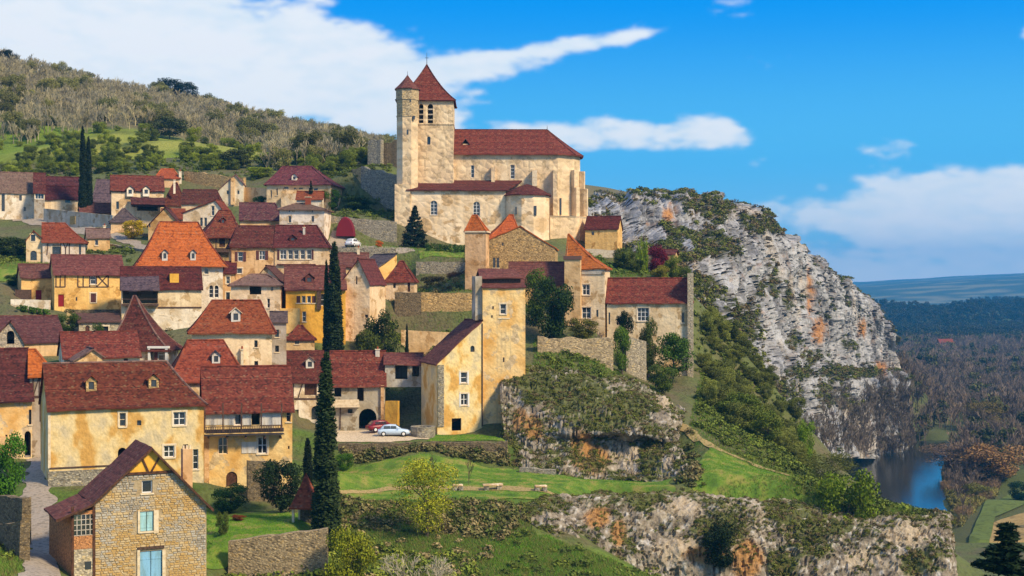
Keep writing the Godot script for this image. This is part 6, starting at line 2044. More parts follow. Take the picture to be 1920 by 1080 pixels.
func walls_and_yards() -> void:
	wall_line("garden_wall", "white rendered garden wall in front of the apricot wing", [20, 561, 206], [93, 563, 206.5], 2.4, M.white, 0.05)
	var cw := wall_line("courtyard_wall", "long grey courtyard wall with a wooden door below the paired cypresses", [82, 391, 282], [211, 404, 270], 5.0, M.greyplaster, 0.05)
	obj("door", box(Vector3(8.4, -3.4, 0.02), Vector3(10.0, -1.8, 0.16)), M.path, cw)
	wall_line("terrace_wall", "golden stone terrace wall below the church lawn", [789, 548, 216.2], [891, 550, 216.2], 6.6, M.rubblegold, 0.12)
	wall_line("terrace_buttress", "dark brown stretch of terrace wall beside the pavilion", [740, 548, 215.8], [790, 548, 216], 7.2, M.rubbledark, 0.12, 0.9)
	wall_line("ledge_wall", "low sandy wall with a white coping below the golden terrace wall", [752, 619, 208.5], [848, 624, 208.5], 3.6, M.sand, 0.05)
	wall_line("retaining_wall", "dark grey retaining wall left of the church foot", [618, 404, 262], [744, 416, 262], 5.8, M.rubblegrey, 0.2)
	wall_line("grey_terrace_wall", "broad grey rubble wall below the church road", [598, 463, 246.5], [742, 466, 246.8], 8.0, M.rubblegrey, 0.3, 0.7)
	wall_line("beige_garden_wall", "plain beige garden wall between the curved gable house and the manor", [454, 351, 291], [502, 352, 286], 5.0, M.sand, 0.08)
	wall_line("yellow_stub_wall", "small golden yellow wall beside the arched garage", [722, 752, 188.5], [746, 752, 187.5], 3.4, M.gold, 0.04, 0.4)
	wall_line("curtain_wall", "tall ruined grey curtain wall beside the church tower", [676, 312, 287], [746, 330, 283], 10.5, M.rubblegrey, 0.7, 1.2)
	wall_line("ochre_stub_wall", "ochre end of the ruined curtain wall among shrubs", [652, 320, 291], [678, 313, 287.5], 8.5, M.rubblegold, 0.7, 1.2)
	wall_line("castle_ruin", "grey castle ruin on the hilltop just left of the church tower", [690, 262, 306], [714, 260, 305], 8.0, M.rubblegrey, 1.1, 1.6, "ruin")
	wall_line("castle_ruin_wall", "ivy grown ruin wall behind the church turret", [712, 266, 307], [748, 262, 306], 7.0, M.rubbledark, 1.0, 1.6, "ruin")
	wall_line("lawn_wall", "dark stone wall holding up the church lawn", [780, 490, 243.5], [874, 491, 243.5], 4.8, M.rubblegrey, 0.25)
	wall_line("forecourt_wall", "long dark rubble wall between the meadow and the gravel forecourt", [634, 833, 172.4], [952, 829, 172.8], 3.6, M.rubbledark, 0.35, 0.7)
	wall_line("garden_retaining_wall", "long rubble retaining wall holding up the walled lawn below the tallest cypress", [428, 1014, 118.4], [614, 992, 118.8], 5.8, M.rubblewall, 0.45, 0.7)
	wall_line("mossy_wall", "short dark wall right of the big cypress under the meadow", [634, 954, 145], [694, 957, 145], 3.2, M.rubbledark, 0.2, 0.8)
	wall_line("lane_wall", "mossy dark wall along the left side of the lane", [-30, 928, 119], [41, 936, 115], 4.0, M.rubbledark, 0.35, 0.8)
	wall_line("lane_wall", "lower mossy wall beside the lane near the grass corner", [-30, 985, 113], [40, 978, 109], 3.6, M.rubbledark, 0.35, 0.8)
	wall_line("ruined_terrace", "broad sandy ruined terrace wall under the dark round tree", [1008, 632, 199], [1150, 636, 199], 6.2, M.rubblesand, 0.45, 1.2)
	wall_line("ruined_pier", "broken stone pier beside the ivy below the buttressed house", [1174, 634, 204], [1212, 640, 204], 6.5, M.rubble, 0.5, 1.2)
	wall_line("grey_ledge", "low grey stone ledge at the foot of the rock outcrop", [974, 878, 168.2], [1042, 882, 167.8], 2.0, M.rubblegrey, 0.25, 0.8)
	wall_line("ochre_bank_wall", "stained ochre bank wall above the upper houses", [345, 321, 306], [456, 334, 300], 6.0, M.rubblegold, 0.5, 1.0)
	wall_line("lane_parapet", "grey parapet sloping down beside the upper lane", [140, 447, 263], [272, 468, 246], 2.2, M.rubblegrey, 0.12)
	wall_line("yard_wall", "dark wall behind the hedge beside the balcony house", [464, 864, 141], [524, 868, 142], 4.2, M.rubbledark, 0.3)
	wall_line("upper_lane_wall", "grey retaining wall above the upper lane below the conical hut", [206, 430, 266], [275, 438, 259], 3.0, M.rubblegrey, 0.1)
	wall_line("annex_terrace", "pale low terrace wall under the church annex", [1088, 466, 264], [1172, 470, 262], 1.4, M.trim, 0.2)

# ---------------------------------------------------------------- foliage
# leaves spread through clumps; colours are tones only, the material gives the hue
func leaf_mesh(clumps: Array, n: int, size: float, sd: int, flat_up := 0.0, aspect := 1.0) -> ArrayMesh:
	var r := RandomNumberGenerator.new()
	r.seed = sd
	var v := PackedVector3Array()
	var nn := PackedVector3Array()
	var c := PackedColorArray()
	var tot := 0.0
	for k in clumps:
		tot += k[1] * k[1]
	for k in clumps:
		var m := maxi(4, int(n * k[1] * k[1] / tot))
		var tone0 := r.randf_range(0.72, 1.18)
		var stretch: float = k[2] if k.size() > 2 else 1.0
		for i in m:
			var dir := Vector3(r.randfn(), r.randfn(), r.randfn()).normalized()
			var rad: float = k[1] * pow(r.randf(), 0.30)
			var p: Vector3 = k[0] + dir * rad * Vector3(1, stretch, 1)
			var nrm := (dir + Vector3(r.randfn(), r.randfn() + flat_up, r.randfn()) * 0.75).normalized()
			var u := nrm.cross(Vector3(r.randfn(), r.randfn(), r.randfn())).normalized()
			var w := nrm.cross(u)
			var s := size * r.randf_range(0.6, 1.3)
			var tone := tone0 * r.randf_range(0.65, 1.30)
			var warm := r.randf_range(0.92, 1.14)
			var col := Color(tone * warm, tone, tone * 0.9)
			var q4 := [p - u * s * aspect, p + w * s * 0.6, p + u * s * aspect, p - w * s * 0.6]
			for e in [0, 1, 2, 0, 2, 3]:
				v.append(q4[e])
				nn.append(nrm)
				c.append(col)
	return arrays(v, nn, c, PackedInt32Array())

func crown_clumps(sd: int, n: int, rx: float, y0: float, y1: float, cr_: float, top := 0.5) -> Array:
	var r := RandomNumberGenerator.new()
	r.seed = sd
	var o := []
	for i in n:
		var y := r.randf()
		var wide := sqrt(maxf(0.05, 1.0 - pow(absf(y - (1.0 - top)) / maxf(top, 1.0 - top), 2.2)))
		var t := r.randf() * TAU
		var d := sqrt(r.randf()) * rx * wide
		o.append([Vector3(cos(t) * d, lerpf(y0, y1, y), sin(t) * d), cr_ * r.randf_range(0.6, 1.25), 0.8])
	return o

func bare_mesh(sd: int, levels: int, spread: float, twig: float) -> ArrayMesh:
	var st := ms()
	var r := RandomNumberGenerator.new()
	r.seed = sd
	branch(st, r, Vector3(0, -0.03, 0), Vector3(r.randf_range(-0.05, 0.05), 1, r.randf_range(-0.05, 0.05)).normalized(), 0.30, 0.018, levels, spread, twig)
	return fin(st)

func branch(st: SurfaceTool, r: RandomNumberGenerator, p: Vector3, d: Vector3, l: float, rad: float, lev: int, spread: float, twig: float) -> void:
	var e := p + d * l
	var tone := r.randf_range(0.75, 1.2)
	st.set_color(Color(tone, tone, tone))
	tube(st, p, e, rad, maxf(rad * 0.62, twig), 3)
	if lev <= 0:
		return
	var k := r.randi_range(3, 4) if lev > 1 else r.randi_range(3, 5)
	for i in k:
		var s := Vector3(r.randfn(), r.randfn() * 0.35, r.randfn()).normalized()
		var nd := (d + s * spread * r.randf_range(0.5, 1.2) + Vector3(0, 0.25, 0)).normalized()
		branch(st, r, p.lerp(e, r.randf_range(0.45, 1.0)), nd, l * r.randf_range(0.58, 0.80), maxf(rad * 0.55, twig), lev - 1, spread, twig)

var X := {}

func plant_meshes() -> void:
	X.bush = []
	for i in 3:
		X.bush.append(leaf_mesh(crown_clumps(500 + i, 34, 0.36, 0.10, 0.88, 0.16, 0.4), 7000, 0.021, 510 + i))
	X.tree = []
	for i in 3:
		X.tree.append(leaf_mesh(crown_clumps(520 + i, 40, 0.34, 0.22, 0.92, 0.13, 0.5), 6500, 0.019, 530 + i))
	X.airy = leaf_mesh(crown_clumps(541, 60, 0.30, 0.12, 0.95, 0.12, 0.45), 7000, 0.012, 542)
	var cy := []
	var r := RandomNumberGenerator.new()
	r.seed = 60
	for i in 220:
		var y := (i + r.randf()) / 220.0
		var wd := 0.040 * pow(1.0 - y, 0.5) * minf(1.0, 0.6 + y * 5.0) + 0.003
		var t := r.randf() * TAU
		cy.append([Vector3(cos(t) * wd * 0.55, 0.02 + y * 0.95, sin(t) * wd * 0.55), wd * 0.62 + 0.003, 2.0])
	X.cypress = leaf_mesh(cy, 26000, 0.0062, 61, 0.4, 1.3)
	var fi := []
	for i in 60:
		var y := (i + r.randf()) / 60.0
		var wd := 0.30 * (1.0 - y) * (0.75 + 0.5 * r.randf())
		for k in 5:
			var t := r.randf() * TAU
			fi.append([Vector3(cos(t) * wd * 0.72, 0.06 + y * 0.92 - wd * 0.15, sin(t) * wd * 0.72), 0.028 + wd * 0.16, 0.5])
	X.fir = leaf_mesh(fi, 7000, 0.016, 62, 0.2, 1.6)
	var nf := []
	for i in 46:
		var y := (i + r.randf()) / 46.0
		for k in 7:
			var t := r.randf() * TAU
			var wd := 0.30 * (1.0 - y) * (0.55 + 0.6 * r.randf())
			for j in 4:
				var e := wd * (j + 1.0) / 4.0
				nf.append([Vector3(cos(t) * e, 0.04 + y * 0.95 - e * 0.22, sin(t) * e), 0.013, 0.6])
	X.nearfir = leaf_mesh(nf, 22000, 0.0075, 63, 0.2, 1.7)
	X.clump = []
	for i in 3:
		X.clump.append(leaf_mesh([[Vector3(0, 0.3, 0), 0.55, 0.8], [Vector3(0.35, 0.2, 0.1), 0.4, 0.8], [Vector3(-0.3, 0.25, -0.2), 0.42, 0.8]], 70, 0.16, 560 + i))
	X.smalltree = []
	for i in 3:
		X.smalltree.append(leaf_mesh(crown_clumps(570 + i, 14, 0.30, 0.22, 0.92, 0.15, 0.5), 420, 0.05, 580 + i))
	X.bare = []
	for i in 4:
		X.bare.append(bare_mesh(590 + i, 3, 0.75, 0.0052))
	X.bigbare = bare_mesh(601, 5, 0.95, 0.0014)
	X.shrubbare = bare_mesh(605, 3, 1.5, 0.006)
	var tf := ms()
	r.seed = 70
	for i in 7:
		var t := r.randf() * TAU
		var b := Vector3(cos(t), 0, sin(t)) * r.randf() * 0.25
		var s := Vector3(-sin(t), 0, cos(t)) * 0.035
		var tip := b + Vector3(r.randfn() * 0.16, r.randf_range(0.3, 0.75), r.randfn() * 0.16)
		var k := r.randf_range(0.8, 1.2)
		tf.set_color(Color(k, k, k))
		tri(tf, b - s, tip, b + s)
	X.tuft = fin(tf)

func leaf_mat(c: Color) -> StandardMaterial3D:
	var key := "leaf" + str(c)
	if not M.has(key):
		var m := leafy()
		m.albedo_color = c.linear_to_srgb()
		m.backlight_enabled = true
		m.backlight = Color(0.22, 0.22, 0.22)
		M[key] = m
	return M[key]

# a plant standing on the ground at a depth, its top and width where they are seen
func plant(called: String, label: String, cat: String, kind: String, px: float, top: float, d: float, wide: float, c: Color, group := "", lift := 0.0, base_py := 0.0) -> Node3D:
	var g := ground_at(px, d)
	if base_py > 0.0:
		g = P(px, base_py, d)
	g.y += lift
	var h := (540.0 - top) / FP * d - g.y
	h = maxf(h, 0.6)
	var w := wide / FP * d
	var t := thing(called, label, cat, Transform3D(Basis(), g), group)
	var mesh: Mesh
	var base := 0.9
	match kind:
		"bush": mesh = X.bush[rng.randi() % 3]
		"tree": mesh = X.tree[rng.randi() % 3]
		"airy": mesh = X.airy; base = 0.75
		"cypress": mesh = X.cypress; base = 0.092
		"fir": mesh = X.fir; base = 0.56
		"nearfir": mesh = X.nearfir; base = 0.56
		"small": mesh = X.smalltree[rng.randi() % 3]; base = 0.8
		"bare": mesh = X.bare[rng.randi() % 4]; base = 0.75
		"bigbare": mesh = X.bigbare; base = 0.9
	var yaw := rng.randf() * TAU
	var sx := w / base
	if kind == "bare" or kind == "bigbare":
		var mb := leafy(0.9)
		mb.albedo_color = c.linear_to_srgb()
		obj("branches", mesh, mb, t, Transform3D(Basis(Vector3.UP, yaw).scaled(Vector3(sx, h, sx)), Vector3.ZERO))
	else:
		obj("crown", mesh, leaf_mat(c), t, Transform3D(Basis.from_scale(Vector3(sx, h, sx)) * Basis(Vector3.UP, yaw), Vector3.ZERO))
		var st := ms()
		var th := 0.55 * h
		var r0 := clampf(h * 0.022, 0.05, 0.35)
		tube(st, Vector3(0, -0.5, 0), Vector3(0.02 * h, th, 0), r0, r0 * 0.5, 7)
		if kind == "tree" or kind == "airy":
			for i in 6:
				var a := i * 1.05 + yaw
				var y := lerpf(0.28, 0.6, i / 6.0) * h
				tube(st, Vector3(0.01 * h, y * 0.9, 0), Vector3(cos(a) * w * 0.32, y + 0.2 * h, sin(a) * w * 0.32), r0 * 0.45, r0 * 0.15, 5)
		obj("trunk", fin(st), M.bark, t)
	return t

# a clipped hedge between two places on the ground
func hedge(label: String, a: Array, b: Array, h: float, thick: float, c: Color) -> void:
	var A := ground_at(a[0], a[1])
	var B := ground_at(b[0], b[1])
	var cl := []
	var n := maxi(4, int(A.distance_to(B) / (h * 0.45)))
	for i in n + 1:
		var p := A.lerp(B, float(i) / n) - A
		for k in 3:
			cl.append([p + Vector3(rng.randf_range(-0.3, 0.3), h * (0.25 + 0.25 * k), rng.randf_range(-0.5, 0.5) * thick), h * 0.30, 0.8])
	var t := thing("clipped_hedge", label, "hedge", Transform3D(Basis(), A))
	obj("foliage", leaf_mesh(cl, n * 260, 0.11, 900 + n, 0.3), leaf_mat(c), t)

func scatter(called: String, label: String, cat: String, meshes: Array, spots: Array, m: Material) -> void:
	# spots = [[Transform3D, Color], ...] ; one object of uncountable growth, a child for each further shape
	var n := meshes.size()
	for k in n:
		var mm := MultiMesh.new()
		mm.transform_format = MultiMesh.TRANSFORM_3D
		mm.use_colors = true
		mm.mesh = meshes[k]
		var mine := []
		for i in range(k, spots.size(), n):
			mine.append(spots[i])
		mm.instance_count = mine.size()
		for i in mine.size():
			mm.set_instance_transform(i, mine[i][0])
			mm.set_instance_color(i, mine[i][1])
		var o := MultiMeshInstance3D.new()
		o.name = numbered(called)
		o.multimesh = mm
		o.material_override = m
		add_child(o)
		tag(o, label, cat, called.replace("_", " "))
		o.set_meta("kind", "stuff")

func at_spot(p: Vector3, s: Vector3) -> Transform3D:
	return Transform3D(Basis.from_scale(s) * Basis(Vector3.UP, rng.randf() * TAU), p)

func mixc(a: Color, b: Color) -> Color:
	var c := a.lerp(b, rng.randf())
	return c * rng.randf_range(0.75, 1.25)

func in_zone(poly: PackedVector2Array) -> Vector2:
	var lo := poly[0]
	var hi := poly[0]
	for p in poly:
		lo = lo.min(p)
		hi = hi.max(p)
	for i in 60:
		var p := Vector2(rng.randf_range(lo.x, hi.x), rng.randf_range(lo.y, hi.y))
		if Geometry2D.is_point_in_polygon(p, poly):
			return p
	return (lo + hi) * 0.5

func zone(o: Array) -> PackedVector2Array:
	var poly := PackedVector2Array()
	for e in o:
		poly.append(Vector2((e[0] - 960.0) / FP * e[1], -e[1]))
	return poly

func free_of_houses(p: Vector2) -> bool:
	for h in HS:
		var v: Vector3 = Vector3(p.x, 0, p.y) - h.f.o
		var x: float = v.dot(h.f.u)
		var z: float = -v.dot(h.f.n)
		if x > -0.8 and x < h.f.w + 0.8 and z > -0.8 and z < h.get("dep", 8.0) + 0.8:
			return false
	return true

func sown(zones: Array, lo: float, hi: float, tall: float, among := true) -> Array:
	# zones = [[outline, count, colour, colour], ...]
	var out := []
	for zn in zones:
		var poly := zone(zn[0])
		for i in zn[1]:
			var p := in_zone(poly)
			if among and not free_of_houses(p):
				continue
			var s := rng.randf_range(lo, hi)
			out.append([at_spot(Vector3(p.x, height(p.x, p.y), p.y), Vector3(s, s * tall * rng.randf_range(0.7, 1.2), s)), mixc(zn[2], zn[3])])
	return out

func plants() -> void:
	plant_meshes()
	woods()
	ground_cover()
	named_plants()

func woods() -> void:
	var lf := leaf_mat(Color(1, 1, 1))
	# bare oak wood over the hill on the left
	var sp := []
	var gr := []
	var olive := Color(0.37, 0.31, 0.16)
	var grey := Color(0.30, 0.265, 0.18)
	for i in 15000:
		var z := -rng.randf_range(318, 720)
		var x := rng.randf_range(-330, 60)
		var px := 960.0 + x / -z * FP
		if px < -120 or px > 760:
			continue
		var green := px < 500 and z > -395.0 - n1.get_noise_2d(x, z) * 40.0
		if green and rng.randf() > 0.15:
			continue
		if px > 560 and px < 745 and z > -318:
			continue
		var y := height(x, z)
		if y < 14:
			continue
		var h := rng.randf_range(6.5, 11.0)
		if green:
			gr.append([at_spot(Vector3(x, y - 0.3, z), Vector3(1, 0.75, 1) * rng.randf_range(1.6, 5.0)), mixc(Color(0.09, 0.115, 0.025), Color(0.26, 0.31, 0.03))])
		elif rng.randf() < 0.03 + 0.25 * n1.get_noise_2d(x * 1.5, z * 1.5):
			gr.append([at_spot(Vector3(x, y - 0.3, z), Vector3(h * 0.8, h * 0.8, h * 0.8)), mixc(Color(0.15, 0.155, 0.05), Color(0.24, 0.23, 0.065))])
		else:
			sp.append([at_spot(Vector3(x, y - 0.3, z), Vector3(h, h, h)), mixc(olive, grey)])
	scatter("hillside_wood", "bare brown oak wood covering the hill behind the village", "wood", X.bare, sp, M.twig)
	scatter("hillside_green_trees", "olive green trees and scrub among the bare hillside wood", "trees", X.bush, gr, lf)
	# valley: bare poplars and alders, brown
	var vb := []
	var vg := []
	var fld := zone([[1780, 300], [1960, 300], [1990, 520], [1850, 460], [1815, 420]])
	for i in 22000:
		var z := -rng.randf_range(330, 1480)
		var x := rng.randf_range(55, 700)
		var px := 960.0 + x / -z * FP
		if px < 1380 or px > 2050:
			continue
		var p := Vector2(x, z)
		var rd := river_dist(p)
		if rd < 19.0:
			continue
		if Geometry2D.is_point_in_polygon(p, fld):
			continue
		var y := height(x, z)
		if y > -38.0:
			continue
		var h := rng.randf_range(10, 17) * (1.0 if z > -480 else 1.35)
		if rng.randf() < 0.08:
			vg.append([at_spot(Vector3(x, y - 0.3, z), Vector3(h, h, h) * 0.7), mixc(Color(0.06, 0.075, 0.03), Color(0.13, 0.12, 0.03))])
		else:
			vb.append([at_spot(Vector3(x, y - 0.3, z), Vector3(h * 0.9, h, h * 0.9)), mixc(Color(0.25, 0.18, 0.12), Color(0.16, 0.12, 0.09))])
	scatter("riverside_wood", "leafless brown wood along the river in the valley", "wood", X.bare, vb, M.twig)
	scatter("riverside_green_trees", "dull green trees among the leafless valley wood", "trees", X.smalltree, vg, lf)
	# reeds and thickets between river and fields
	var rd2 := []
	var th2 := []
	for i in 2600:
		var p := in_zone(zone([[1690, 380], [1800, 375], [1860, 430], [1900, 520], [1760, 540], [1720, 470]]))
		if river_dist(p) < 17.0:
			continue
		var y := height(p.x, p.y)
		if n1.get_noise_2d(p.x * 1.5, p.y * 1.5) > 0.05 or p.y < -455:
			th2.append([at_spot(Vector3(p.x, y - 0.3, p.y), Vector3(1, 1, 1) * rng.randf_range(3.0, 6.5)), mixc(Color(0.36, 0.23, 0.11), Color(0.24, 0.17, 0.10))])
		else:
			rd2.append([at_spot(Vector3(p.x, y - 0.2, p.y), Vector3(1.2, rng.randf_range(1.4, 3.0), 1.2)), mixc(Color(0.30, 0.25, 0.07), Color(0.20, 0.19, 0.05))])
	scatter("riverside_reeds", "straw-yellow reeds and osiers on the far river bank", "reeds", X.clump, rd2, lf)
	scatter("riverside_thicket", "brown leafless thicket between the river and the fields", "thicket", X.bare, th2, M.twig)
	# far wooded hills
	var fh := []
	for i in 7000:
		var z := -rng.randf_range(1500, 3300)
		var x := rng.randf_range(0.20, 0.42) * -z
		fh.append([at_spot(Vector3(x, far_height(x, z) - 1.0, z), Vector3(1, 1, 1) * rng.randf_range(9, 17)), mixc(Color(0.035, 0.05, 0.026), Color(0.075, 0.07, 0.035))])
	scatter("far_wood", "dark wood on the low hills across the valley", "wood", X.smalltree, fh, lf)
	# scrub on the rock faces
	var sc := []
	for e in [["cliff", 0.30, 0.9, 2.4, 0.30], ["rock_outcrop", 0.22, 0.2, 0.7, 0.3], ["lower_rock_face", 0.22, 0.2, 0.6, 0.3], ["corner_rocks", 0.24, 0.2, 0.7, 0.3]]:
		for pn in rock_points[e[0]]:
			var p: Vector3 = pn[0]
			var v: float = cliff_veg(p, pn[1]) if e[0] == "cliff" else outcrop_veg(p, pn[1])
			if v > e[1] and rng.randf() < e[4]:
				var s := rng.randf_range(e[2], e[3])
				var c := mixc(Color(0.075, 0.09, 0.02), Color(0.17, 0.18, 0.03))
				if rng.randf() < 0.3:
					c = mixc(Color(0.14, 0.10, 0.045), Color(0.20, 0.155, 0.07))
				sc.append([at_spot(p - pn[1] * 0.1, Vector3(s, s * 0.8, s)), c])
	var ft := []
	for pn in rock_points["cliff"]:
		var p: Vector3 = pn[0]
		if p.y < -34.0 and p.x > 45.0 and rng.randf() < 0.07 * smoothstep(-36.0, -52.0, p.y):
			var h := rng.randf_range(7.0, 14.0)
			ft.append([at_spot(p, Vector3(h, h, h)), mixc(Color(0.21, 0.165, 0.115), Color(0.15, 0.12, 0.09))])
	scatter("cliff_foot_wood", "grey-brown leafless trees at the foot of the cliff", "wood", X.bare, ft, M.twig)
	scatter("rock_scrub", "low scrub and ivy clinging to the ledges of the rock faces", "scrub", X.clump, sc, lf)

func far_height(x: float, z: float) -> float:
	return -62.0 + far_hill(x, z)

func ground_cover() -> void:
	var lf := leaf_mat(Color(1, 1, 1))
	var g1 := Color(0.10, 0.25, 0.018)
	var g2 := Color(0.19, 0.34, 0.026)
	var dry := Color(0.22, 0.19, 0.06)
	scatter("meadow_grass", "short bright green grass of the lawns and the terrace meadow", "grass", [X.tuft], sown([
		[[[600, 149], [850, 148], [1240, 155], [1255, 165], [950, 170], [640, 170]], 15000, g1, g2],
		[[[388, 118], [520, 122], [600, 122], [560, 135], [388, 134]], 7000, g1, g2],
		[[[930, 131], [1200, 135], [1030, 142], [900, 138]], 9000, g1, g2],
		[[[1300, 159], [1480, 166], [1330, 175], [1315, 166]], 5000, g1, g2],
		[[[800, 175], [950, 175.5], [905, 183.5], [815, 183]], 3000, g1, g2]], 0.22, 0.5, 1.0, false), M.twig)
	scatter("rough_grass", "rough mixed grass on the banks and slopes", "grass", [X.tuft], sown([
		[[[600, 148], [960, 149], [1010, 141], [1100, 130], [900, 120], [620, 118]], 26000, g1 * 0.8, dry],
		[[[1290, 178], [1480, 165], [1560, 185], [1470, 230], [1320, 230]], 14000, g1, dry],
		[[[0, 250], [60, 250], [200, 240], [240, 225], [0, 225]], 6000, g1, dry],
		[[[-20, 100], [40, 104], [40, 130], [-20, 130]], 3000, g1, dry],
		[[[700, 200], [900, 200], [900, 260], [640, 262]], 9000, g1, dry],
		[[[1100, 232], [1300, 232], [1250, 265], [1090, 265]], 6000, g1, dry],
		[[[1000, 188], [1260, 183], [1230, 200], [1000, 205]], 6000, g1, dry],
		[[[1000, 141], [1240, 140], [1250, 130], [1000, 126]], 12000, g1, dry],
		[[[1250, 154], [1790, 158], [1780, 165], [1500, 178], [1480, 166], [1300, 158]], 9000, g1, dry]], 0.3, 0.85, 1.0, false), M.twig)
	var d1 := Color(0.07, 0.095, 0.02)
	var d2 := Color(0.18, 0.22, 0.03)
	var br := Color(0.26, 0.20, 0.09)
	scatter("bank_scrub", "tangled low scrub on banks, walls and garden slopes", "scrub", X.clump, sown([
		[[[640, 147], [960, 148], [990, 144], [940, 139], [640, 141]], 360, Color(0.10, 0.125, 0.025), br],
		[[[610, 132], [900, 134], [920, 116], [620, 114]], 300, Color(0.12, 0.16, 0.025), Color(0.28, 0.31, 0.04)],
		[[[640, 138], [930, 140], [900, 118], [640, 116]], 90, br, Color(0.34, 0.27, 0.12)],
		[[[960, 141], [1230, 141], [1240, 132], [930, 124]], 110, d1, d2],
		[[[640, 171], [950, 171], [950, 173], [640, 173]], 260, br, d1],
		[[[1300, 182], [1480, 170], [1560, 190], [1500, 240], [1330, 240]], 1500, d1, d2],
		[[[1150, 205], [1320, 212], [1330, 240], [1280, 245]], 160, d1, d2],
		[[[1090, 236], [1260, 236], [1230, 270], [1100, 268]], 340, Color(0.07, 0.12, 0.018), d2],
		[[[600, 262], [740, 265], [745, 300], [620, 315]], 360, d1, d2],
		[[[700, 204], [790, 203], [860, 212], [720, 215]], 160, d1, d2],
		[[[0, 232], [50, 240], [50, 262], [-60, 262]], 200, d1, d2],
		[[[20, 310], [500, 310], [640, 325], [500, 345], [20, 350]], 500, d1, d2],
		[[[1480, 160], [1790, 158], [1780, 164], [1500, 176]], 260, d1, d2],
		[[[1280, 156], [1320, 160], [1300, 180], [1250, 183]], 90, d1, br],
		[[[1000, 190], [1150, 191], [1160, 199], [1000, 200]], 90, d1, d2],
		[[[-40, 112], [42, 110], [42, 124], [-40, 126]], 120, d1, d2],
		[[[424, 117.4], [618, 117.4], [618, 118.4], [424, 118.4]], 70, d1, d2],
		[[[520, 117.9], [618, 117.9], [618, 120.0], [520, 120.0]], 60, d1, d2],
		[[[-30, 109], [40, 108], [40, 120], [-30, 121]], 90, d1, d2],
		[[[790, 218], [880, 219], [880, 241], [790, 242]], 60, d1, br],
		[[[120, 196], [330, 188], [330, 205], [120, 210]], 120, d1, br],
		[[[160, 246], [250, 240], [250, 252], [170, 258]], 90, d1, d2],
		[[[955, 178], [1010, 171], [960, 184], [940, 190]], 120, d1, d2]], 0.45, 1.3, 0.85), lf)

	scatter("slope_shrubs", "green and olive shrubs covering the steep slope under the cliff", "shrubs", X.bush, sown([
		[[[1300, 200], [1360, 190], [1480, 195], [1540, 215], [1480, 250], [1330, 245]], 150, Color(0.11, 0.13, 0.03), Color(0.24, 0.26, 0.05)],
		[[[1160, 240], [1280, 240], [1300, 262], [1160, 270]], 60, d1, d2],
		[[[30, 318], [480, 318], [470, 350], [30, 360]], 130, d1, Color(0.26, 0.31, 0.03)],
		[[[560, 300], [745, 300], [745, 330], [560, 340]], 120, d1, d2]], 1.6, 4.2, 0.9), lf)

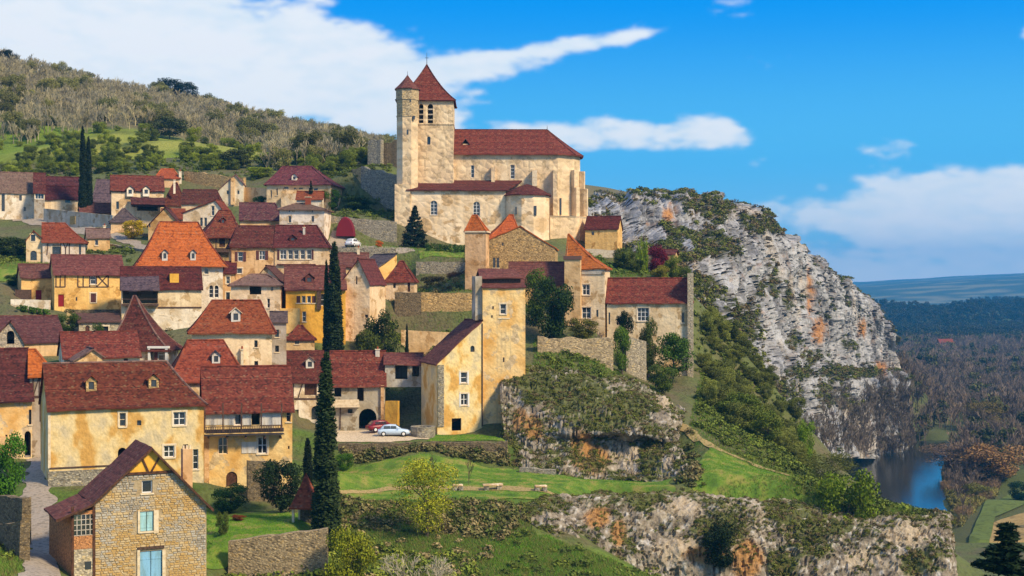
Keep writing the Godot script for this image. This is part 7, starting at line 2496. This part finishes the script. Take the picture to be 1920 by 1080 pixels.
func named_plants() -> void:
	var dark := Color(0.020, 0.034, 0.012)
	var cyp := Color(0.022, 0.034, 0.014)
	plant("cypress", "tallest dark cypress, standing at the edge of the walled lawn", "cypress", "cypress", 611, 652, 128, 54, Color(0.034, 0.054, 0.015))
	plant("cypress", "twin-stemmed cypress between the golden house and the tall cream gable", "cypress", "cypress", 627, 446, 199, 38, Color(0.028, 0.044, 0.014))
	plant("cypress", "leaning shorter stem beside the twin cypress", "cypress", "cypress", 612, 482, 200, 16, Color(0.05, 0.07, 0.018))
	plant("cypress", "tall left one of the paired cypresses above the courtyard wall", "cypress", "cypress", 155, 232, 284, 17, cyp)
	plant("cypress", "shorter right one of the paired cypresses above the courtyard wall", "cypress", "cypress", 166, 252, 285, 16, cyp)
	plant("cypress", "thin young cypress below the golden terrace wall", "cypress", "cypress", 763, 604, 203, 9, cyp)
	plant("cypress", "small dark cypress behind the tallest cypress beside the ochre house", "cypress", "cypress", 577, 818, 141, 26, cyp)
	plant("fir_tree", "dark pointed fir against the church aisle wall", "fir", "fir", 778, 384, 255, 58, Color(0.022, 0.036, 0.018))
	plant("round_tree", "big dark green round tree on the ruined terrace", "tree", "bush", 1034, 518, 203, 92, Color(0.030, 0.058, 0.012))
	plant("leafy_tree", "lighter green tree rising behind the dark round tree", "tree", "tree", 1005, 500, 209, 62, Color(0.10, 0.15, 0.02))
	plant("clipped_yew", "dark oval yew in front of the buttressed house", "yew", "bush", 1171, 578, 205, 36, Color(0.012, 0.026, 0.008), "", 2.0)
	plant("shrub", "olive shrub right of the oval yew", "shrub", "bush", 1216, 592, 206, 38, Color(0.075, 0.10, 0.018), "", 1.0)
	plant("ivy_column", "bright green ivy trailing down beside the ruined terrace", "ivy", "bush", 1166, 606, 200, 38, Color(0.10, 0.17, 0.016))
	plant("shrub", "green shrubs tumbling below the buttressed house", "shrub", "tree", 1262, 622, 206, 90, Color(0.075, 0.14, 0.016))
	plant("shrub", "light shrub on the rock edge below the stone pier", "shrub", "bush", 1240, 680, 196, 60, Color(0.09, 0.13, 0.02))
	plant("crimson_vine", "crimson vine heaped over the pink ruin", "vine", "bush", 1234, 458, 241, 50, Color(0.17, 0.018, 0.035))
	plant("yellow_shrub", "yellow-green shrub at the foot of the crimson vine", "shrub", "bush", 1238, 497, 236, 44, Color(0.24, 0.22, 0.02))
	plant("lime_tree", "bright lime green young tree before the cliff", "tree", "bush", 1203, 428, 262, 26, Color(0.20, 0.28, 0.015))
	plant("dark_tree", "dark tree right of the church annex", "tree", "tree", 1140, 376, 300, 44, Color(0.045, 0.07, 0.02))
	plant("forsythia", "bright yellow shrub in front of the conical hut", "shrub", "bush", 250, 411, 258, 46, Color(0.50, 0.36, 0.012))
	plant("garden_bush", "bright green bush at the bend of the lane", "bush", "bush", 12, 806, 128, 82, Color(0.07, 0.18, 0.012))
	plant("garden_hedge", "dark green hedge under the ochre houses beside the lawn", "hedge", "bush", 432, 906, 137, 78, Color(0.022, 0.06, 0.014))
	plant("evergreen", "dark spreading evergreen between balcony house and tallest cypress", "tree", "bush", 526, 858, 136, 96, Color(0.024, 0.044, 0.012))
	plant("lawn_shrub", "small olive shrub on the walled lawn near the barn", "shrub", "bush", 417, 958, 124, 28, Color(0.09, 0.12, 0.02))
	plant("rust_shrub", "low rusty red shrub at the back of the walled lawn", "shrub", "bush", 446, 965, 131, 30, Color(0.20, 0.05, 0.015))
	plant("meadow_bush", "round green bush at the left end of the forecourt wall", "bush", "bush", 646, 848, 169, 34, Color(0.07, 0.16, 0.012))
	plant("spring_tree", "feathery yellow-green spring tree in the middle of the meadow bank", "tree", "airy", 800, 856, 139, 130, Color(0.36, 0.37, 0.025))
	plant("willow_shrub", "yellow-green shrub at the foot of the tallest cypress", "shrub", "bush", 655, 984, 117, 96, Color(0.22, 0.24, 0.014))
	plant("sapling", "thin leafless sapling on the meadow", "tree", "bare", 879, 826, 158, 30, Color(0.10, 0.075, 0.05))
	plant("sapling", "leafless sapling in front of the forecourt wall by the spring tree", "tree", "bare", 812, 830, 163, 30, Color(0.10, 0.08, 0.05))
	plant("pale_bare_tree", "pale leafless tree with spreading branches below the meadow bank", "tree", "bigbare", 790, 966, 116, 260, Color(0.42, 0.36, 0.24))
	plant("round_shrub", "large round yellow-green shrub on the corner rocks above the river", "shrub", "bush", 1588, 872, 158, 128, Color(0.14, 0.20, 0.014))
	plant("ragged_shrub", "ragged olive shrub behind the large round shrub", "shrub", "airy", 1560, 848, 176, 110, Color(0.13, 0.14, 0.03))
	plant("slope_tree", "soft green tree on the shoulder above the meadow path", "tree", "tree", 1390, 735, 196, 110, Color(0.12, 0.16, 0.02))
	plant("slope_tree", "smaller soft green tree lower on the shoulder", "tree", "tree", 1440, 768, 192, 70, Color(0.14, 0.18, 0.025))
	plant("lime_bush", "small bright green round bush below the cliff", "bush", "bush", 1508, 784, 215, 40, Color(0.16, 0.26, 0.014))
	plant("cave_bush", "dark hanging bush on the lower rock face", "bush", "bush", 1350, 975, 147, 84, Color(0.018, 0.032, 0.008), "", 1.5)
	plant("corner_fir", "dark fir top in front of the valley fields", "fir", "nearfir", 1888, 982, 74, 560, Color(0.018, 0.034, 0.012))
	plant("spring_bush", "bright yellow-green bush above the upper houses", "bush", "bush", 487, 312, 312, 52, Color(0.24, 0.30, 0.014))
	plant("spring_bush", "lighter green bush left of the manor roof", "bush", "bush", 505, 284, 330, 62, Color(0.20, 0.26, 0.02))
	plant("dull_tree", "grey-green tree above the ochre bank wall", "tree", "tree", 446, 276, 326, 84, Color(0.085, 0.10, 0.028))
	plant("dull_tree", "grey-green round tree on the terraced hillside", "tree", "tree", 318, 218, 392, 92, Color(0.085, 0.10, 0.030))
	plant("spring_bush", "yellow-green bush on the terraced hillside beside the grey-green tree", "bush", "bush", 362, 236, 388, 34, Color(0.24, 0.27, 0.016))
	plant("spring_bush", "broad yellow-green tree at the left of the terraced hillside", "tree", "tree", 92, 216, 400, 62, Color(0.14, 0.17, 0.02))
	plant("hill_cedar", "dark cedar clump breaking the hill crest", "cedar", "tree", 318, 142, 552, 66, Color(0.022, 0.035, 0.022))
	plant("hill_cedar", "smaller dark cedar beside the clump on the hill crest", "cedar", "tree", 350, 152, 555, 52, Color(0.022, 0.035, 0.022))
	plant("hill_pine", "dark pine at the top of the hill crest above the barn", "pine", "tree", 14, 92, 520, 40, Color(0.03, 0.04, 0.025))
	plant("green_shrub", "bright green shrubs on the slope beside the white square house", "shrub", "bush", 618, 352, 276, 44, Color(0.08, 0.17, 0.012))
	plant("green_shrub", "dark green shrubs under the ruined curtain wall", "shrub", "bush", 672, 366, 274, 76, Color(0.05, 0.09, 0.014))
	plant("thin_fir", "thin dark fir in front of the manor house", "fir", "fir", 583, 338, 268, 22, Color(0.02, 0.03, 0.016))
	plant("terrace_shrub", "dense green shrubs between the tall cream gable and the ledge wall", "shrub", "bush", 716, 580, 203, 70, Color(0.040, 0.06, 0.012))
	plant("terrace_shrub", "olive shrubs lower beside the tall cream gable", "shrub", "bush", 690, 612, 201, 60, Color(0.08, 0.10, 0.016))
	plant("court_shrub", "round green shrub in the yard of the timbered house", "shrub", "bush", 126, 586, 200, 54, Color(0.06, 0.10, 0.014))
	plant("court_shrub", "small shrub beside the pyramid roof in the yard", "shrub", "bush", 186, 602, 194, 26, Color(0.06, 0.10, 0.014))
	plant("bank_tree", "dark tree on the grass bank left of the cottage", "tree", "bush", 14, 440, 243, 84, Color(0.035, 0.055, 0.012))
	plant("hedge_shrub", "rounded hedge beside the upper lawn", "hedge", "bush", 26, 512, 219, 34, Color(0.03, 0.065, 0.012))
	hedge("clipped green hedge along the church lawn", [800, 249], [872, 250], 1.5, 0.9, Color(0.045, 0.10, 0.012))
	hedge("bright green hedge behind the red roofed row houses", [612, 201], [722, 200], 1.6, 0.9, Color(0.05, 0.12, 0.014))
	hedge("low green hedge under the white garden wall", [36, 203.5], [88, 204.5], 1.0, 0.8, Color(0.08, 0.15, 0.016))
	plant("manor_shrub", "round green shrub below the manor wall", "shrub", "bush", 488, 366, 283, 30, Color(0.05, 0.10, 0.014))
	plant("wall_shrub", "brown ivy bush against the dark lawn wall", "shrub", "bush", 812, 516, 236, 46, Color(0.05, 0.045, 0.018))
	plant("wall_shrub", "brown leafless bush beside the orange-capped turret", "shrub", "bush", 852, 508, 236, 40, Color(0.075, 0.045, 0.025))
	plant("wing_shrub", "low flowering shrub row under the chimney tower house", "shrub", "bush", 1092, 594, 206, 60, Color(0.13, 0.13, 0.02), "", 1.0)
	plant("hill_shrub", "brown leafless shrub by the terrace edge of the buttressed house", "shrub", "bare", 1125, 596, 205, 50, Color(0.16, 0.12, 0.11), "", 1.0)
	for e in [[1098, 352, 46, 384], [1133, 338, 40, 378], [1165, 341, 44, 376], [1195, 345, 40, 374], [1224, 348, 40, 372], [1260, 350, 40, 370], [1292, 344, 46, 371], [1325, 348, 44, 374], [1352, 356, 40, 380], [1380, 362, 40, 388]]:
		plant("rim_tree", "leafless grey tree on the cliff top plateau", "tree", "bare", e[0], e[1], 398 + (e[0] - 1098) * 0.18, e[2], Color(0.16, 0.16, 0.165), "leafless trees along the cliff top", 0.0, e[3])
	# far bank of the river
	plant("bank_willow", "rusty brown rounded thicket on the far river bank", "thicket", "bush", 1860, 832, 470, 130, Color(0.30, 0.17, 0.06))
	plant("bank_willow", "grey-brown thicket at the river bend", "thicket", "airy", 1790, 832, 490, 140, Color(0.20, 0.13, 0.075))
	plant("bank_tree", "amber-green tree beyond the river bend", "tree", "airy", 1850, 752, 620, 90, Color(0.20, 0.15, 0.03))
	plant("field_hedge", "clipped dark green hedge at the field edge", "hedge", "bush", 1915, 898, 430, 50, Color(0.02, 0.05, 0.012))
	plant("bank_bush", "yellow-green bush between reeds and field", "bush", "bush", 1830, 905, 430, 52, Color(0.17, 0.17, 0.03))

# ---------------------------------------------------------------- cars and garden things
func car(called: String, label: String, px: float, d: float, turn: float, paint: Color) -> void:
	var g := ground_at(px, d) + Vector3(0, 0.08, 0)
	var t := thing(called, label, "car", Transform3D(Basis(Vector3.UP, turn), g))
	var pm := flat(srgb(paint), 0.25)
	pm.clearcoat_enabled = true
	pm.clearcoat = 0.6
	# body section profiles along x: [x, half width, sill, belt]
	var prof := [[-2.05, 0.62, 0.38, 0.72], [-1.95, 0.76, 0.28, 0.80], [-1.5, 0.82, 0.22, 0.88], [-0.6, 0.85, 0.20, 0.92], [0.5, 0.85, 0.20, 0.90], [1.2, 0.83, 0.22, 0.84], [1.85, 0.76, 0.28, 0.74], [2.05, 0.60, 0.38, 0.60]]
	var st := ms()
	st.set_smooth_group(1)
	loft(st, prof)
	obj("body", fin(st), pm, t)
	var cs := ms()
	cs.set_smooth_group(2)
	loft(cs, [[-1.75, 0.66, 0.84, 0.90], [-1.25, 0.64, 0.86, 1.34], [-0.5, 0.62, 0.88, 1.45], [0.25, 0.62, 0.88, 1.42], [1.05, 0.68, 0.84, 0.90]])
	var cab := obj("cabin", fin(cs), pm, t)
	for s in [-1, 1]:
		for w in [[-1.22, -0.42, 1.0], [-0.34, 0.36, 1.0]]:
			obj("side_window", box(Vector3(w[0], 0.94, s * 0.655), Vector3(w[1], 1.32, s * 0.685)), M.glass, cab)
		obj("mirror", box(Vector3(0.55, 0.95, s * 0.84), Vector3(0.68, 1.06, s * 0.98)), pm, t)
		obj("headlight", box(Vector3(1.86, 0.55, s * 0.48), Vector3(2.02, 0.68, s * 0.68)), M.frame, t)
		obj("tail_light", box(Vector3(-2.06, 0.58, s * 0.48), Vector3(-1.9, 0.74, s * 0.70)), M.reddoor, t)
		for x in [-1.25, 1.28]:
			var ws := ms()
			for k in 16:
				var a0 := TAU * k / 16
				var a1 := TAU * (k + 1) / 16
				var p0 := Vector3(cos(a0), sin(a0), 0) * 0.31
				var p1 := Vector3(cos(a1), sin(a1), 0) * 0.31
				q(ws, p0 + Vector3(0, 0, -0.1), p0 + Vector3(0, 0, 0.1), p1 + Vector3(0, 0, 0.1), p1 + Vector3(0, 0, -0.1))
				for zz in [-0.1, 0.1]:
					tri(ws, Vector3(0, 0, zz), p0 + Vector3(0, 0, zz), p1 + Vector3(0, 0, zz))
			var wheel := obj("wheel", fin(ws), M.tyre, t, Transform3D(Basis(), Vector3(x, 0.31, s * 0.76)))
			var rim := ms()
			for k in 12:
				tri(rim, Vector3(0, 0, s * 0.125), Vector3(cos(TAU * k / 12), sin(TAU * k / 12), 0) * 0.19 + Vector3(0, 0, s * 0.11), Vector3(cos(TAU * (k + 1) / 12), sin(TAU * (k + 1) / 12), 0) * 0.19 + Vector3(0, 0, s * 0.11))
			obj("rim", fin(rim), M.frame, wheel)
	var fw := ms()
	q(fw, Vector3(1.02, 0.93, -0.58), Vector3(0.30, 1.39, -0.52), Vector3(0.30, 1.39, 0.52), Vector3(1.02, 0.93, 0.58))
	obj("windscreen", fin(fw), M.glass, cab, Transform3D(Basis(), Vector3(0.03, 0.03, 0)))
	var bw := ms()
	q(bw, Vector3(-1.72, 0.93, -0.56), Vector3(-1.26, 1.32, -0.52), Vector3(-1.26, 1.32, 0.52), Vector3(-1.72, 0.93, 0.56))
	obj("rear_window", fin(bw), M.glass, cab, Transform3D(Basis(), Vector3(-0.03, 0.03, 0)))

func loft(st: SurfaceTool, prof: Array) -> void:
	var prev := []
	for e in prof:
		var cur := []
		for c in [[-1.0, 0.0], [-1.0, 0.75], [-0.86, 1.0], [0.86, 1.0], [1.0, 0.75], [1.0, 0.0]]:
			cur.append(Vector3(e[0], lerpf(e[2], e[3], c[1]), e[1] * c[0]))
		if prev:
			for k in 6:
				q(st, prev[k], cur[k], cur[(k + 1) % 6], prev[(k + 1) % 6])
		else:
			for k in range(1, 5):
				tri(st, cur[0], cur[k], cur[k + 1])
		prev = cur
	for k in range(1, 5):
		tri(st, prev[0], prev[k + 1], prev[k])

func small_things() -> void:
	M.tyre = flat(L(0.02, 0.02, 0.02), 0.9)
	car("parked_car", "pale blue hatchback parked on the gravel forecourt", 738, 179.5, 0.06, Color(0.50, 0.62, 0.74))
	car("parked_car", "dark red car half hidden behind the pale blue hatchback", 716, 184.5, 0.5, Color(0.22, 0.012, 0.018))
	car("parked_car", "small white car parked on the church road behind the grey rubble wall", 662, 251.5, 1.25, Color(0.7, 0.7, 0.7))
	# stone well
	var g := ground_at(793, 180.0)
	var t := thing("stone_well", "low round stone basin beside the yellow tower house", "well", Transform3D(Basis(), g))
	var st := ms()
	for k in 16:
		var a0 := TAU * k / 16
		var a1 := TAU * (k + 1) / 16
		var d0 := Vector3(cos(a0), 0, sin(a0))
		var d1 := Vector3(cos(a1), 0, sin(a1))
		q(st, d0 * 1.55 + Vector3(0, -0.4, 0), d0 * 1.6 + Vector3(0, 1.35, 0), d1 * 1.6 + Vector3(0, 1.35, 0), d1 * 1.55 + Vector3(0, -0.4, 0))
		q(st, d0 * 1.6 + Vector3(0, 1.35, 0), d0 * 1.15 + Vector3(0, 1.35, 0), d1 * 1.15 + Vector3(0, 1.35, 0), d1 * 1.6 + Vector3(0, 1.35, 0))
		q(st, d0 * 1.15 + Vector3(0, 1.35, 0), d0 * 1.1 + Vector3(0, 0.3, 0), d1 * 1.1 + Vector3(0, 0.3, 0), d1 * 1.15 + Vector3(0, 1.35, 0))
	obj("basin", fin(st), M.rubblegrey, t)
	var wt := ms()
	for k in 12:
		tri(wt, Vector3(0, 0.6, 0), Vector3(cos(TAU * k / 12), 0.55, sin(TAU * k / 12)) * 1.12, Vector3(cos(TAU * (k + 1) / 12), 0.55, sin(TAU * (k + 1) / 12)) * 1.12)
	obj("water", fin(wt), M.darkgloss, t)
	# stone table with its blocks
	for e in [[924, 155.2, 2.2, "pale stone slab table on rough blocks beside the meadow path", "stone_table"], [1014, 154.8, 1.3, "low stone bench at the end of the meadow path", "stone_bench"], [858, 154.6, 1.1, "small rough stone block seat on the meadow edge below the spring tree", "rough_bench"]]:
		var p := ground_at(e[0], e[1])
		var o := thing(e[4], e[3], "bench", Transform3D(Basis(Vector3.UP, 0.15), p))
		var sl := ms()
		bx(sl, Vector3(-e[2] * 0.5, 0.55, -0.4), Vector3(e[2] * 0.5, 0.72, 0.4))
		obj("slab", fin(sl), M.ashlarwhite, o)
		for s in [-0.32, 0.32]:
			obj("block", box(Vector3(e[2] * s - 0.25, -0.25, -0.32), Vector3(e[2] * s + 0.25, 0.545, 0.32)), M.rubblegrey, o)
	# little well house with a steep tiled roof
	var wh := ground_at(574, 130.5)
	var w := thing("well_house", "small open shelter with a steep rust red roof beside the tallest cypress", "shelter", Transform3D(Basis(Vector3.UP, -0.2), wh))
	var rs := ms()
	var top := Vector3(0, 4.9, 0)
	var c := [Vector3(-1.25, 1.75, 1.1), Vector3(1.25, 1.75, 1.1), Vector3(1.25, 1.75, -1.1), Vector3(-1.25, 1.75, -1.1)]
	for i in 4:
		slope(rs, c[i], c[(i + 1) % 4], top, top, 0.12, i, 0.12, 0.03)
	obj("roof", fin(rs), M.tilerust, w)
	for s in [[-1, 1], [1, 1], [1, -1], [-1, -1]]:
		obj("post", box(Vector3(s[0] * 0.95 - 0.1, -0.3, s[1] * 0.85 - 0.1), Vector3(s[0] * 0.95 + 0.1, 1.8, s[1] * 0.85 + 0.1)), M.trim, w)
	obj("back_wall", box(Vector3(-0.9, -0.3, -0.9), Vector3(0.9, 1.7, -0.75)), M.rubbledark, w)
	# red tarpaulin dome by the grey wall, orange cover
	var rd := ground_at(648, 259.5)
	var dome := ms()
	dome.set_smooth_group(1)
	for k in 14:
		var a0 := PI * k / 14
		var a1 := PI * (k + 1) / 14
		for j in 4:
			var z0 := 1.3 - j * 0.65
			var z1 := z0 - 0.65
			var s0 := 1.0 if j > 0 else 0.93
			q(dome, Vector3(-cos(a0) * 1.7 * s0, sin(a0) * 3.6 * s0, z0), Vector3(-cos(a1) * 1.7 * s0, sin(a1) * 3.6 * s0, z0), Vector3(-cos(a1) * 1.7, sin(a1) * 3.6, z1), Vector3(-cos(a0) * 1.7, sin(a0) * 3.6, z1))
		tri(dome, Vector3(0, 0, 1.3), Vector3(-cos(a0) * 1.58, sin(a0) * 3.35, 1.3), Vector3(-cos(a1) * 1.58, sin(a1) * 3.35, 1.3))
	tag(obj("red_awning", fin(dome), M.redcloth, null, Transform3D(Basis(), rd)), "dark red arched canvas awning against the grey retaining wall", "awning")
	tag(obj("orange_cover", X.bush[0], leaf_mat(Color(0.62, 0.16, 0.02)), null, Transform3D(Basis.from_scale(Vector3(1.7, 1.3, 1.5)), ground_at(711, 253))), "small orange heap of flowers beside the church foot", "flowers")
	# farm roofs far down the valley
	for e in [[1772, 640, 1300, 26]]:
		var p := Vector3((e[0] - 960.0) / FP * e[2], 0, -e[2])
		p.y = height(p.x, p.z)
		var fh := thing("valley_farm", "small far farmhouse with a pale red roof in the valley wood", "farmhouse", Transform3D(Basis(), p))
		var k: float = e[3] / FP * e[2]
		var hh: float = 14.0
		obj("wall", box(Vector3(-k * 0.5, -3, -5), Vector3(k * 0.5, hh - 4.0, 5)), M.white, fh)
		var fr := ms()
		slope(fr, Vector3(-k * 0.53, hh - 4.2, 5.6), Vector3(k * 0.53, hh - 4.2, 5.6), Vector3(-k * 0.53, hh, 0), Vector3(k * 0.53, hh, 0))
		slope(fr, Vector3(k * 0.53, hh - 4.2, -5.6), Vector3(-k * 0.53, hh - 4.2, -5.6), Vector3(k * 0.53, hh, 0), Vector3(-k * 0.53, hh, 0))
		obj("roof", fin(fr), M.tilerust, fh)
